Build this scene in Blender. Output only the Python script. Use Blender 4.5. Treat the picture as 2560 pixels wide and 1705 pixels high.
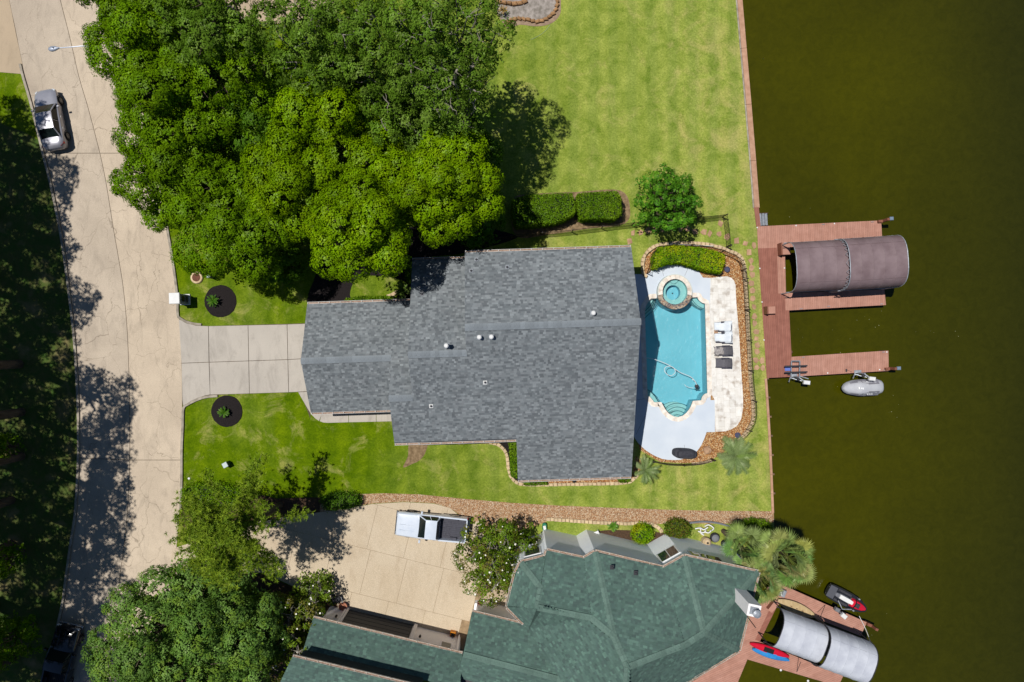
import bpy, bmesh, math, random
import numpy as np
from mathutils import Vector, Matrix, noise as mnoise

# ------------------------------------------------------------------ scene, camera, light
scene = bpy.context.scene
for o in list(bpy.data.objects):
    bpy.data.objects.remove(o, do_unlink=True)
COL = scene.collection
H = 53.333          # camera height above the lawn, metres
F = 1706.667        # focal length in photograph pixels (24 mm lens on a 36 mm sensor, 2560 px wide)
cam_d = bpy.data.cameras.new("camera")
cam_d.sensor_width = 36.0
cam_d.lens = 24.0
cam_d.clip_start = 0.5
cam_d.clip_end = 3000
cam = bpy.data.objects.new("camera", cam_d)
COL.objects.link(cam)
cam.location = (0, 0, H)
cam.rotation_euler = (0, 0, 0)
scene.camera = cam

SHX, SHY = 0.340, -0.152                       # shadow offset per metre of height
sun_dir = Vector((SHX, SHY, -1)).normalized()
SUN_EL = math.asin(-sun_dir.z)
SUN_ROT = math.atan2(-SHX, -SHY)
world = bpy.data.worlds.new("World")
scene.world = world
world.use_nodes = True
wn = world.node_tree.nodes
wl = world.node_tree.links
for n in list(wn):
    wn.remove(n)
sky = wn.new("ShaderNodeTexSky")
sky.sky_type = 'NISHITA'
sky.sun_disc = False
sky.sun_elevation = SUN_EL
sky.sun_rotation = SUN_ROT
sky.dust_density = 0.0
sky.ozone_density = 6.0
sky.air_density = 1.0
bg = wn.new("ShaderNodeBackground")
bg.inputs[1].default_value = 0.05
wo = wn.new("ShaderNodeOutputWorld")
wl.new(sky.outputs[0], bg.inputs[0])
wl.new(bg.outputs[0], wo.inputs[0])
sun_d = bpy.data.lights.new("sun", 'SUN')
sun_d.energy = 4.6
sun_d.angle = math.radians(0.5)
sun_d.color = (1.0, 0.965, 0.90)
sun = bpy.data.objects.new("sun", sun_d)
COL.objects.link(sun)
sun.location = (-40, 18, 100)
sun.rotation_euler = sun_dir.to_track_quat('-Z', 'Y').to_euler()
vs = scene.view_settings
vs.view_transform = 'Standard'
vs.look = 'None'
vs.exposure = 0.0
vs.gamma = 1.0
vs.use_curve_mapping = False
scene.render.engine = 'CYCLES'
scene.cycles.use_denoising = True
scene.cycles.max_bounces = 8
scene.cycles.transparent_max_bounces = 16

R = random.Random(7)
RN = np.random.default_rng(11)

# ------------------------------------------------------------------ helpers
def g(px, py, z=0.0):
    s = (H - z) / F
    return Vector(((px - 1280) * s, -(py - 852.5) * s, z))
def gp(pts, z=0.0):
    return [g(a, b, z) for a, b in pts]
def lin(c):
    c = c / 255.0
    return c / 12.92 if c <= 0.04045 else ((c + 0.055) / 1.055) ** 2.4
def A(r, g_, b, k=0.70):
    """albedo of a surface whose sunlit colour in the photograph is r, g, b"""
    return (min(.9, lin(r) * k), min(.9, lin(g_) * k), min(.9, lin(b) * k))
def wm(o):
    return (wm(o.parent) @ o.matrix_basis) if o.parent else o.matrix_basis.copy()

def new_mat(name):
    m = bpy.data.materials.new(name)
    m.use_nodes = True
    nt = m.node_tree
    b = nt.nodes["Principled BSDF"]
    return m, nt.nodes, nt.links, b
def ramp(nodes, links, fac, c1, c2, p1=.35, p2=.65):
    r = nodes.new("ShaderNodeValToRGB")
    r.color_ramp.elements[0].position = p1
    r.color_ramp.elements[1].position = p2
    r.color_ramp.elements[0].color = (*c1, 1)
    r.color_ramp.elements[1].color = (*c2, 1)
    links.new(fac, r.inputs[0])
    return r.outputs[0]
def mixc(nodes, links, fac, a, b, mode='MIX'):
    m = nodes.new("ShaderNodeMix")
    m.data_type = 'RGBA'
    m.blend_type = mode
    for sock, val in ((m.inputs[0], fac), (m.inputs[6], a), (m.inputs[7], b)):
        if hasattr(val, 'is_output'):
            links.new(val, sock)
        elif isinstance(val, (int, float)):
            sock.default_value = val
        else:
            sock.default_value = (*val, 1)
    return m.outputs[2]
def noise(nodes, links, vec, scale, detail=4, rough=.55, dist=0.0):
    n = nodes.new("ShaderNodeTexNoise")
    n.inputs['Scale'].default_value = scale
    n.inputs['Detail'].default_value = detail
    n.inputs['Roughness'].default_value = rough
    n.inputs['Distortion'].default_value = dist
    if vec is not None:
        links.new(vec, n.inputs['Vector'])
    return n.outputs['Fac']
def coords(nodes, links, kind='Object', stretch=None):
    t = nodes.new("ShaderNodeTexCoord")
    v = t.outputs[kind]
    if stretch:
        mp = nodes.new("ShaderNodeMapping")
        mp.inputs['Scale'].default_value = stretch
        links.new(v, mp.inputs[0])
        v = mp.outputs[0]
    return v
def add_bump(nodes, links, b, fac, strength, dist=.02):
    bp = nodes.new("ShaderNodeBump")
    bp.inputs['Strength'].default_value = strength
    bp.inputs['Distance'].default_value = dist
    links.new(fac, bp.inputs['Height'])
    links.new(bp.outputs[0], b.inputs['Normal'])

def mat(name, c, c2=None, scale=3.0, rough=.8, spec=.3, metal=0.0, bump=0.0, bscale=30, attr=False,
        detail=5, rp=(.35, .65), rand=0.0, stretch=None, bdist=.02, c3=None, scale3=.4, rp3=(.45, .7), coat=0.0):
    m, N, L, b = new_mat(name)
    v = coords(N, L, 'Object', stretch)
    col = None
    if c2 is not None:
        col = ramp(N, L, noise(N, L, v, scale, detail), c, c2, *rp)
    if c3 is not None:
        base = col if col is not None else c
        f = ramp(N, L, noise(N, L, v, scale3, 5), (0, 0, 0), (1, 1, 1), *rp3)
        col = mixc(N, L, f, base, c3)
    if attr:
        a = N.new("ShaderNodeAttribute")
        a.attribute_name = "Col"
        col = mixc(N, L, 1.0, col if col is not None else c, a.outputs['Color'], 'MULTIPLY')
    if rand:
        oi = N.new("ShaderNodeObjectInfo")
        r = ramp(N, L, oi.outputs['Random'], (1 - rand,) * 3, (1 + rand,) * 3, 0, 1)
        col = mixc(N, L, 1.0, col if col is not None else c, r, 'MULTIPLY')
    if col is not None:
        L.new(col, b.inputs['Base Color'])
    else:
        b.inputs['Base Color'].default_value = (*c, 1)
    b.inputs['Roughness'].default_value = rough
    b.inputs['Specular IOR Level'].default_value = spec
    b.inputs['Metallic'].default_value = metal
    if coat:
        b.inputs['Coat Weight'].default_value = coat
        b.inputs['Coat Roughness'].default_value = .05
    if bump:
        add_bump(N, L, b, noise(N, L, v, bscale, 4), bump, bdist)
    return m

def leaf_mat(name, c, trans=.32, gloss=.12):
    m, N, L, b = new_mat(name)
    N.remove(b)
    a = N.new("ShaderNodeAttribute")
    a.attribute_name = "Col"
    col = mixc(N, L, 1.0, c, a.outputs['Color'], 'MULTIPLY')
    d = N.new("ShaderNodeBsdfDiffuse")
    t = N.new("ShaderNodeBsdfTranslucent")
    gl = N.new("ShaderNodeBsdfGlossy")
    gl.inputs['Roughness'].default_value = .38
    gl.inputs['Color'].default_value = (.4, .42, .3, 1)
    L.new(col, d.inputs['Color'])
    tc = mixc(N, L, 1.0, col, (1.0, 1.05, .45), 'MULTIPLY')
    L.new(tc, t.inputs['Color'])
    m1 = N.new("ShaderNodeMixShader")
    m1.inputs[0].default_value = trans
    L.new(d.outputs[0], m1.inputs[1])
    L.new(t.outputs[0], m1.inputs[2])
    m2 = N.new("ShaderNodeMixShader")
    m2.inputs[0].default_value = gloss * .12
    L.new(m1.outputs[0], m2.inputs[1])
    L.new(gl.outputs[0], m2.inputs[2])
    L.new(m2.outputs[0], N["Material Output"].inputs[0])
    return m

def tag(o, label=None, cat=None, group=None, kind=None):
    if label: o["label"] = label
    if cat: o["category"] = cat
    if group: o["group"] = group
    if kind: o["kind"] = kind
    return o
def thing(name, label, cat, loc=(0, 0, 0), rotz=0.0, group=None):
    o = bpy.data.objects.new(name, None)
    COL.objects.link(o)
    o.empty_display_size = .2
    o.matrix_basis = Matrix.Translation(Vector(loc)) @ Matrix.Rotation(rotz, 4, 'Z')
    return tag(o, label, cat, group)

def mesh_obj(name, V, FC, m, parent=None, local=False, cols=None, smooth=False, sizes=None):
    """V (n,3), FC list of tuples, or flat numpy int array with constant size in sizes"""
    V = np.asarray(V, dtype=np.float32)
    me = bpy.data.meshes.new(name)
    if parent is not None and not local:
        inv = np.array(wm(parent).inverted())
        V = (V @ inv[:3, :3].T + inv[:3, 3]).astype(np.float32)
    if sizes is None:
        me.from_pydata(V.tolist(), [], FC)
    else:
        nf = len(FC) // sizes
        me.vertices.add(len(V))
        me.vertices.foreach_set('co', V.ravel())
        me.loops.add(len(FC))
        me.loops.foreach_set('vertex_index', np.asarray(FC, dtype=np.int32))
        me.polygons.add(nf)
        me.polygons.foreach_set('loop_start', np.arange(0, nf * sizes, sizes, dtype=np.int32))
        me.update(calc_edges=True)
    if cols is not None:
        at = me.attributes.new("Col", 'FLOAT_COLOR', 'FACE')
        c = np.ones((len(me.polygons), 4), dtype=np.float32)
        c[:, :3] = np.asarray(cols, dtype=np.float32)
        at.data.foreach_set('color', c.ravel())
    if smooth:
        me.polygons.foreach_set('use_smooth', [True] * len(me.polygons))
    me.materials.append(m)
    me.update()
    o = bpy.data.objects.new(name, me)
    COL.objects.link(o)
    if parent is not None:
        o.parent = parent
    return o

def piece(name, me, parent, M):
    """another object on shared mesh data, placed by world matrix M"""
    o = bpy.data.objects.new(name, me)
    COL.objects.link(o)
    if parent is not None:
        o.parent = parent
        o.matrix_basis = wm(parent).inverted() @ M
    else:
        o.matrix_basis = M
    return o

class MB:
    def __init__(s):
        s.V = []; s.F = []; s.C = []
    def add(s, V, Fs, col=None):
        n = len(s.V)
        s.V.extend([tuple(v) for v in V])
        for f in Fs:
            s.F.append(tuple(i + n for i in f))
            s.C.append(col or (1, 1, 1))
        return s
    def box(s, c, d, rz=0.0, col=None, ry=0.0, rx=0.0):
        M = Matrix.Translation(Vector(c)) @ Matrix.Rotation(rz, 4, 'Z') @ Matrix.Rotation(ry, 4, 'Y') @ Matrix.Rotation(rx, 4, 'X')
        hx, hy, hz = d[0] / 2, d[1] / 2, d[2] / 2
        V = [M @ Vector((x, y, z)) for z in (-hz, hz) for y in (-hy, hy) for x in (-hx, hx)]
        return s.add(V, [(0, 2, 3, 1), (4, 5, 7, 6), (0, 1, 5, 4), (2, 6, 7, 3), (0, 4, 6, 2), (1, 3, 7, 5)], col)
    def bevbox(s, c, d, b=.02, rz=0.0, col=None, ry=0.0):
        """box with chamfered upper edges"""
        M = Matrix.Translation(Vector(c)) @ Matrix.Rotation(rz, 4, 'Z') @ Matrix.Rotation(ry, 4, 'Y')
        hx, hy, hz = d[0] / 2, d[1] / 2, d[2] / 2
        V = []
        for (ix, iy, z) in ((hx, hy, -hz), (hx, hy, hz - b), (hx - b, hy - b, hz)):
            V += [M @ Vector(p) for p in ((-ix, -iy, z), (ix, -iy, z), (ix, iy, z), (-ix, iy, z))]
        Fs = [(3, 2, 1, 0), (8, 9, 10, 11)]
        for k in (0, 4):
            for i in range(4):
                j = (i + 1) % 4
                Fs.append((k + i, k + j, k + 4 + j, k + 4 + i))
        return s.add(V, Fs, col)
    def prism(s, poly, z0, z1, col=None, bev=0.0):
        """poly: list of xy(z) points, any order"""
        P = [(p[0], p[1]) for p in poly]
        a = sum(P[i][0] * P[(i + 1) % len(P)][1] - P[(i + 1) % len(P)][0] * P[i][1] for i in range(len(P)))
        if a < 0: P.reverse()
        n = len(P)
        V = [(x, y, z0) for x, y in P] + [(x, y, z1) for x, y in P]
        Fs = [tuple(range(n - 1, -1, -1)), tuple(range(n, 2 * n))]
        Fs += [(i, (i + 1) % n, n + (i + 1) % n, n + i) for i in range(n)]
        return s.add(V, Fs, col)
    def tube(s, pts, r, n=6, col=None, cap=True):
        pts = [Vector(p) for p in pts]
        rs = r if isinstance(r, (list, tuple)) else [r] * len(pts)
        V = []; Fs = []
        ref = None
        for i, p in enumerate(pts):
            t = (pts[min(i + 1, len(pts) - 1)] - pts[max(i - 1, 0)])
            if t.length < 1e-9: t = Vector((0, 0, 1))
            t.normalize()
            if ref is None:
                ref = Vector((0, 0, 1)) if abs(t.z) < .9 else Vector((1, 0, 0))
            u = t.cross(ref)
            if u.length < 1e-6:
                u = t.cross(Vector((0, 1, 0)))
            u.normalize()
            ref = u.cross(t)
            for k in range(n):
                a = 2 * math.pi * k / n
                V.append(p + (u * math.cos(a) + ref * math.sin(a)) * rs[i])
        for i in range(len(pts) - 1):
            for k in range(n):
                j = (k + 1) % n
                Fs.append((i * n + k, i * n + j, (i + 1) * n + j, (i + 1) * n + k))
        if cap:
            Fs.append(tuple(range(n - 1, -1, -1)))
            Fs.append(tuple((len(pts) - 1) * n + k for k in range(n)))
        return s.add(V, Fs, col)
    def lathe(s, c, prof, n=16, col=None, sx=1.0, sy=1.0):
        """prof: list of (r, z) from bottom to top around c"""
        V = []; Fs = []
        for r, z in prof:
            for k in range(n):
                a = 2 * math.pi * k / n
                V.append((c[0] + sx * r * math.cos(a), c[1] + sy * r * math.sin(a), c[2] + z))
        for i in range(len(prof) - 1):
            for k in range(n):
                j = (k + 1) % n
                Fs.append((i * n + k, i * n + j, (i + 1) * n + j, (i + 1) * n + k))
        Fs.append(tuple(range(n - 1, -1, -1)))
        Fs.append(tuple((len(prof) - 1) * n + k for k in range(n)))
        return s.add(V, Fs, col)
    def loft(s, secs, ring=False, caps=True, col=None):
        n = len(secs[0]); V = []; Fs = []
        for sec in secs: V += [tuple(p) for p in sec]
        for i in range(len(secs) - 1):
            for k in range(n if ring else n - 1):
                j = (k + 1) % n
                Fs.append((i * n + k, i * n + j, (i + 1) * n + j, (i + 1) * n + k))
        if caps:
            Fs.append(tuple(range(n - 1, -1, -1)))
            Fs.append(tuple((len(secs) - 1) * n + k for k in range(n)))
        return s.add(V, Fs, col)
    def quad(s, a, b, c, d, col=None):
        return s.add([a, b, c, d], [(0, 1, 2, 3)], col)
    def build(s, name, m, parent=None, local=False, smooth=False, colors=False, label=None):
        o = mesh_obj(name, s.V, s.F, m, parent, local, s.C if colors else None, smooth)
        if label: o["label"] = label
        return o
    def mesh(s, name, m, colors=False, smooth=False):
        o = mesh_obj(name, s.V, s.F, m, None, True, s.C if colors else None, smooth)
        me = o.data
        bpy.data.objects.remove(o)
        return me

def smooth_mesh(o, angle=40):
    me = o.data
    me.polygons.foreach_set('use_smooth', [True] * len(me.polygons))
    bm = bmesh.new(); bm.from_mesh(me)
    bmesh.ops.recalc_face_normals(bm, faces=bm.faces)
    for e in bm.edges:
        if len(e.link_faces) == 2:
            e.smooth = e.calc_face_angle(0) < math.radians(angle)
    bm.to_mesh(me); bm.free()
    return o
def fix_normals(o):
    bm = bmesh.new(); bm.from_mesh(o.data)
    bmesh.ops.recalc_face_normals(bm, faces=bm.faces)
    bm.to_mesh(o.data); bm.free()
    return o

def sheet(name, outer, holes, z, m, kind='structure', parent=None, sub=None):
    """flat polygon with holes, at height z"""
    bm = bmesh.new()
    for loop in [outer] + list(holes):
        vs_ = [bm.verts.new((p[0], p[1], z)) for p in loop]
        for i in range(len(vs_)):
            bm.edges.new((vs_[i], vs_[(i + 1) % len(vs_)]))
    bmesh.ops.triangle_fill(bm, edges=bm.edges[:], use_beauty=True)
    bm.normal_update()
    for f in bm.faces:
        if f.normal.z < 0: f.normal_flip()
    me = bpy.data.meshes.new(name)
    if parent is not None:
        bm.transform(wm(parent).inverted())
    bm.to_mesh(me); bm.free()
    me.materials.append(m)
    o = bpy.data.objects.new(name, me)
    COL.objects.link(o)
    if parent is not None: o.parent = parent
    if kind: o["kind"] = kind
    return o

def spline(pts, n=6, closed=False):
    """Catmull-Rom through 2D/3D points"""
    P = [Vector(p) for p in pts]
    out = []
    N_ = len(P)
    rng = range(N_ if closed else N_ - 1)
    for i in rng:
        p0 = P[(i - 1) % N_] if (closed or i > 0) else P[i]
        p1 = P[i]; p2 = P[(i + 1) % N_]
        p3 = P[(i + 2) % N_] if (closed or i + 2 < N_) else p2
        for k in range(n):
            t = k / n
            out.append(0.5 * ((2 * p1) + (p2 - p0) * t + (2 * p0 - 5 * p1 + 4 * p2 - p3) * t * t + (3 * p1 - p0 - 3 * p2 + p3) * t ** 3))
    if not closed: out.append(P[-1])
    return out
def arc(cx, cy, r, a0, a1, n=16, ry=None):
    ry = ry or r
    return [(cx + r * math.cos(math.radians(a0 + (a1 - a0) * i / n)), cy + ry * math.sin(math.radians(a0 + (a1 - a0) * i / n))) for i in range(n + 1)]
def resample(pts, step):
    pts = [Vector(p) for p in pts]
    out = [pts[0].copy()]
    carry = 0.0
    for a, b in zip(pts, pts[1:]):
        d = (b - a).length
        if d < 1e-9: continue
        t = step - carry
        while t <= d:
            out.append(a.lerp(b, t / d)); t += step
        carry = d - (t - step)
    return out
def offset_line(pts, d):
    """shift an open xy polyline to its left by d"""
    P = [Vector((p[0], p[1])) for p in pts]; out = []
    for i, p in enumerate(P):
        t = P[min(i + 1, len(P) - 1)] - P[max(i - 1, 0)]
        t.normalize()
        out.append(Vector((p.x - t.y * d, p.y + t.x * d)))
    return out
def strip_poly(line, w0, w1):
    a = offset_line(line, w0); b = offset_line(line, w1)
    return a + b[::-1]
def clip_half(poly, n, d):
    """keep points with n.p <= d"""
    out = []
    for i in range(len(poly)):
        a, b = poly[i], poly[(i + 1) % len(poly)]
        da, db = a.dot(n) - d, b.dot(n) - d
        if da <= 0: out.append(a)
        if (da < 0 < db) or (db < 0 < da):
            out.append(a.lerp(b, da / (da - db)))
    return out
def strips(poly, ang, width, gap=.006, off=0.0):
    """cut a polygon into strips running along direction ang (radians)"""
    P = [Vector((p[0], p[1])) for p in poly]
    n = Vector((-math.sin(ang), math.cos(ang)))
    ds = [p.dot(n) for p in P]
    d = min(ds) + off
    res = []
    while d < max(ds):
        q = clip_half(clip_half(P, n, d + width - gap), -n, -d)
        if len(q) >= 3:
            a = abs(sum(q[i].x * q[(i + 1) % len(q)].y - q[(i + 1) % len(q)].x * q[i].y for i in range(len(q)))) / 2
            if a > .004: res.append(q)
        d += width
    return res
def block_meshes(name, m, n=4, b=.12, seed=3):
    """unit stone blocks with chipped, chamfered corners"""
    r = random.Random(seed); out = []
    for k in range(n):
        mb = MB(); V = []
        for (s_, z) in ((.5, 0.0), (.5, .78), (.5 - b, 1.0)):
            for (x, y) in ((-1, -1), (1, -1), (1, 1), (-1, 1)):
                V.append((x * s_ + r.uniform(-.05, .05), y * s_ + r.uniform(-.06, .06), z + (r.uniform(-.06, .06) if z else 0)))
        Fs = [(3, 2, 1, 0), (8, 9, 10, 11)]
        for q in (0, 4):
            for i in range(4):
                j = (i + 1) % 4
                Fs.append((q + i, q + j, q + 4 + j, q + 4 + i))
        mb.add(V, Fs)
        out.append(mb.mesh(name, m))
    return out
def stone_row(parent, meshes, line, step, w, h, z=0.0, name='stone', gap=.92, jit=.05):
    pts = resample(line, step)
    for a, b in zip(pts, pts[1:]):
        c = (a + b) / 2
        t = b - a
        Mx = Matrix.Translation((c.x, c.y, z)) @ Matrix.Rotation(math.atan2(t.y, t.x) + R.uniform(-jit, jit), 4, 'Z') @ \
            Matrix.Diagonal((t.length * gap, w * R.uniform(.9, 1.1), h * R.uniform(.9, 1.12), 1))
        piece(name, R.choice(meshes), parent, Mx)
# ------------------------------------------------------------------ materials
def lawn_material():
    m, N, L, b = new_mat("lawn_grass")
    v = coords(N, L, 'Object')
    big = noise(N, L, v, .11, 6, .62, .6)
    mid = noise(N, L, v, .8, 8, .72, .5)
    fine = noise(N, L, v, 7.0, 6, .8)
    tuft = noise(N, L, v, 30.0, 4, .85)
    green = ramp(N, L, mid, A(78, 106, 4, .78), A(112, 136, 10, .78), .34, .66)
    dry = ramp(N, L, mid, A(112, 136, 46, .78), A(172, 182, 96, .78), .30, .70)
    sep = N.new("ShaderNodeSeparateXYZ"); L.new(v, sep.inputs[0])
    mp = N.new("ShaderNodeMapRange")
    mp.inputs[1].default_value = -13; mp.inputs[2].default_value = 6
    L.new(sep.outputs[0], mp.inputs[0])
    madd = N.new("ShaderNodeMath"); madd.operation = 'MULTIPLY_ADD'
    L.new(big, madd.inputs[0]); madd.inputs[1].default_value = 1.5; madd.inputs[2].default_value = -.72
    mad2 = N.new("ShaderNodeMath"); mad2.operation = 'ADD'; mad2.use_clamp = True
    L.new(mp.outputs[0], mad2.inputs[0]); L.new(madd.outputs[0], mad2.inputs[1])
    col = mixc(N, L, mad2.outputs[0], green, dry)
    # straw-coloured worn patches
    wornf = noise(N, L, v, .42, 7, .72, .8)
    edge = N.new("ShaderNodeMapRange"); L.new(sep.outputs[0], edge.inputs[0])
    edge.inputs[1].default_value = 9; edge.inputs[2].default_value = 18; edge.inputs[3].default_value = 0; edge.inputs[4].default_value = .10
    wadd = N.new("ShaderNodeMath"); wadd.operation = 'ADD'; L.new(wornf, wadd.inputs[0]); L.new(edge.outputs[0], wadd.inputs[1])
    worn = ramp(N, L, wadd.outputs[0], (0, 0, 0), (1, 1, 1), .53, .72)
    wm_ = N.new("ShaderNodeMath"); wm_.operation = 'MULTIPLY'; L.new(worn, wm_.inputs[0]); wm_.inputs[1].default_value = .62
    col = mixc(N, L, wm_.outputs[0], col, A(196, 184, 124, .78))
    # mowing stripes on the drier lawn
    wv = N.new("ShaderNodeTexWave"); wv.wave_type = 'BANDS'; wv.bands_direction = 'X'
    wv.inputs['Scale'].default_value = .20; wv.inputs['Distortion'].default_value = 2.5; wv.inputs['Detail'].default_value = 3
    wv.inputs['Detail Scale'].default_value = .6
    L.new(v, wv.inputs[0])
    wc = ramp(N, L, wv.outputs['Fac'], (.90, .93, .92), (1.06, 1.04, 1.0), .2, .8)
    col = mixc(N, L, 1.0, col, wc, 'MULTIPLY')
    fc = ramp(N, L, fine, (.56, .62, .46), (1.42, 1.36, 1.36), .3, .7)
    col = mixc(N, L, 1.0, col, fc, 'MULTIPLY')
    tc = ramp(N, L, tuft, (.58, .62, .52), (1.44, 1.4, 1.36), .33, .67)
    col = mixc(N, L, 1.0, col, tc, 'MULTIPLY')
    L.new(col, b.inputs['Base Color'])
    b.inputs['Roughness'].default_value = 1
    b.inputs['Specular IOR Level'].default_value = .05
    add_bump(N, L, b, tuft, .8, .05)
    return m

def concrete_material(name, c1, c2, stain, crack=True, agg=.12, crack_scale=.46):
    m, N, L, b = new_mat(name)
    v = coords(N, L, 'Object')
    big = noise(N, L, v, .22, 6, .6, .3)
    col = ramp(N, L, big, c1, c2, .32, .68)
    st = ramp(N, L, noise(N, L, coords(N, L, "Object", (1.6, .6, 1)), .7, 9, .74, .6), (0, 0, 0), (1, 1, 1), .50, .76)
    sm = N.new("ShaderNodeMath"); sm.operation = 'MULTIPLY'; sm.inputs[1].default_value = .6
    L.new(st, sm.inputs[0])
    col = mixc(N, L, sm.outputs[0], col, stain)
    grit = noise(N, L, v, 26, 5, .8)
    gc = ramp(N, L, grit, (1 - agg * 2.2,) * 3, (1 + agg * 1.6,) * 3, .3, .7)
    col = mixc(N, L, 1.0, col, gc, 'MULTIPLY')
    sp = ramp(N, L, noise(N, L, v, 7, 2, .5), (.6, .55, .5), (1, 1, 1), .22, .27)
    col = mixc(N, L, .5, col, mixc(N, L, 1.0, col, sp, 'MULTIPLY'))
    if crack:
        nz = N.new("ShaderNodeTexNoise"); nz.inputs['Scale'].default_value = .8; nz.inputs['Detail'].default_value = 6
        L.new(v, nz.inputs['Vector'])
        vm = N.new("ShaderNodeVectorMath"); vm.operation = 'MULTIPLY_ADD'
        L.new(nz.outputs['Color'], vm.inputs[0]); vm.inputs[1].default_value = (1.6, 1.6, 0); L.new(v, vm.inputs[2])
        vo = N.new("ShaderNodeTexVoronoi"); vo.feature = 'DISTANCE_TO_EDGE'; vo.inputs['Scale'].default_value = crack_scale
        mp = N.new("ShaderNodeMapping"); mp.inputs['Scale'].default_value = (1.25, .62, 0)
        L.new(vm.outputs[0], mp.inputs[0]); L.new(mp.outputs[0], vo.inputs['Vector'])
        cr = ramp(N, L, vo.outputs['Distance'], (0, 0, 0), (1, 1, 1), .0008, .0065)
        # cracks fade in and out
        fade = ramp(N, L, noise(N, L, v, .35, 4), (0, 0, 0), (1, 1, 1), .32, .48)
        inv = N.new("ShaderNodeMath"); inv.operation = 'SUBTRACT'; inv.inputs[0].default_value = 1; L.new(cr, inv.inputs[1])
        mul = N.new("ShaderNodeMath"); mul.operation = 'MULTIPLY'; L.new(inv.outputs[0], mul.inputs[0]); L.new(fade, mul.inputs[1])
        m2 = N.new("ShaderNodeMath"); m2.operation = 'MULTIPLY'; L.new(mul.outputs[0], m2.inputs[0]); m2.inputs[1].default_value = .52
        col = mixc(N, L, m2.outputs[0], col, A(92, 78, 62))
    L.new(col, b.inputs['Base Color'])
    b.inputs['Roughness'].default_value = .92
    b.inputs['Specular IOR Level'].default_value = .2
    add_bump(N, L, b, grit, .25, .01)
    return m

def pebble_material(name, cols, scale=9.0):
    m, N, L, b = new_mat(name)
    v = coords(N, L, 'Object')
    vo = N.new("ShaderNodeTexVoronoi"); vo.inputs['Scale'].default_value = scale
    L.new(v, vo.inputs['Vector'])
    sep = N.new("ShaderNodeSeparateColor"); L.new(vo.outputs['Color'], sep.inputs[0])
    r = N.new("ShaderNodeValToRGB"); r.color_ramp.interpolation = 'CONSTANT'
    els = r.color_ramp.elements
    while len(els) < len(cols): els.new(.5)
    for i, c in enumerate(cols):
        els[i].position = i / len(cols); els[i].color = (*c, 1)
    L.new(sep.outputs[0], r.inputs[0])
    dd = ramp(N, L, vo.outputs['Distance'], (1.1, 1.1, 1.1), (.5, .46, .42), .3, .8)
    col = mixc(N, L, 1.0, r.outputs[0], dd, 'MULTIPLY')
    L.new(col, b.inputs['Base Color'])
    b.inputs['Roughness'].default_value = .85
    iv = N.new("ShaderNodeMath"); iv.operation = 'SUBTRACT'; iv.inputs[0].default_value = 1; L.new(vo.outputs['Distance'], iv.inputs[1])
    add_bump(N, L, b, iv.outputs[0], .8, .05)
    return m

def lake_material():
    m, N, L, b = new_mat("lake_water")
    v = coords(N, L, 'Object')
    big = noise(N, L, v, .035, 4, .55, .4)
    fine = noise(N, L, v, 1.6, 8, .75, .6)
    col = ramp(N, L, big, A(57, 57, 3, .82), A(72, 71, 2, .82), .36, .64)
    sx = N.new('ShaderNodeSeparateXYZ'); L.new(v, sx.inputs[0])
    mr = N.new('ShaderNodeMapRange'); L.new(sx.outputs[0], mr.inputs[0]); mr.inputs[1].default_value = 27; mr.inputs[2].default_value = 42
    col = mixc(N, L, mr.outputs[0], col, A(43, 45, 9, .82))  # vignette and reflection fall-off put into the water colour, darker away from shore
    fc = ramp(N, L, fine, (.80, .83, .8), (1.16, 1.14, 1.2), .3, .7)
    col = mixc(N, L, 1.0, col, fc, 'MULTIPLY')
    L.new(col, b.inputs['Base Color'])
    b.inputs['Roughness'].default_value = .07
    b.inputs['IOR'].default_value = 1.33
    wav = noise(N, L, coords(N, L, 'Object', (1, 1.8, 1)), 3.4, 6, .68, .5)
    add_bump(N, L, b, wav, .5, .05)
    return m

def pool_water_material():
    m, N, L, b = new_mat("pool_water")
    N.remove(b)
    v = coords(N, L, 'Object')
    tr = N.new("ShaderNodeBsdfTransparent"); tr.inputs[0].default_value = (.62, .90, .93, 1)
    gl = N.new("ShaderNodeBsdfGlossy"); gl.inputs['Roughness'].default_value = .26
    lw = N.new("ShaderNodeFresnel"); lw.inputs['IOR'].default_value = 1.33
    bp = N.new("ShaderNodeBump"); bp.inputs['Strength'].default_value = .7; bp.inputs['Distance'].default_value = .07
    L.new(noise(N, L, v, 3.2, 4, .6, .8), bp.inputs['Height'])
    L.new(bp.outputs[0], gl.inputs['Normal']); L.new(bp.outputs[0], lw.inputs['Normal'])
    mx = N.new("ShaderNodeMixShader")
    L.new(lw.outputs[0], mx.inputs[0]); L.new(tr.outputs[0], mx.inputs[1]); L.new(gl.outputs[0], mx.inputs[2])
    L.new(mx.outputs[0], N["Material Output"].inputs[0])
    return m

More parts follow.
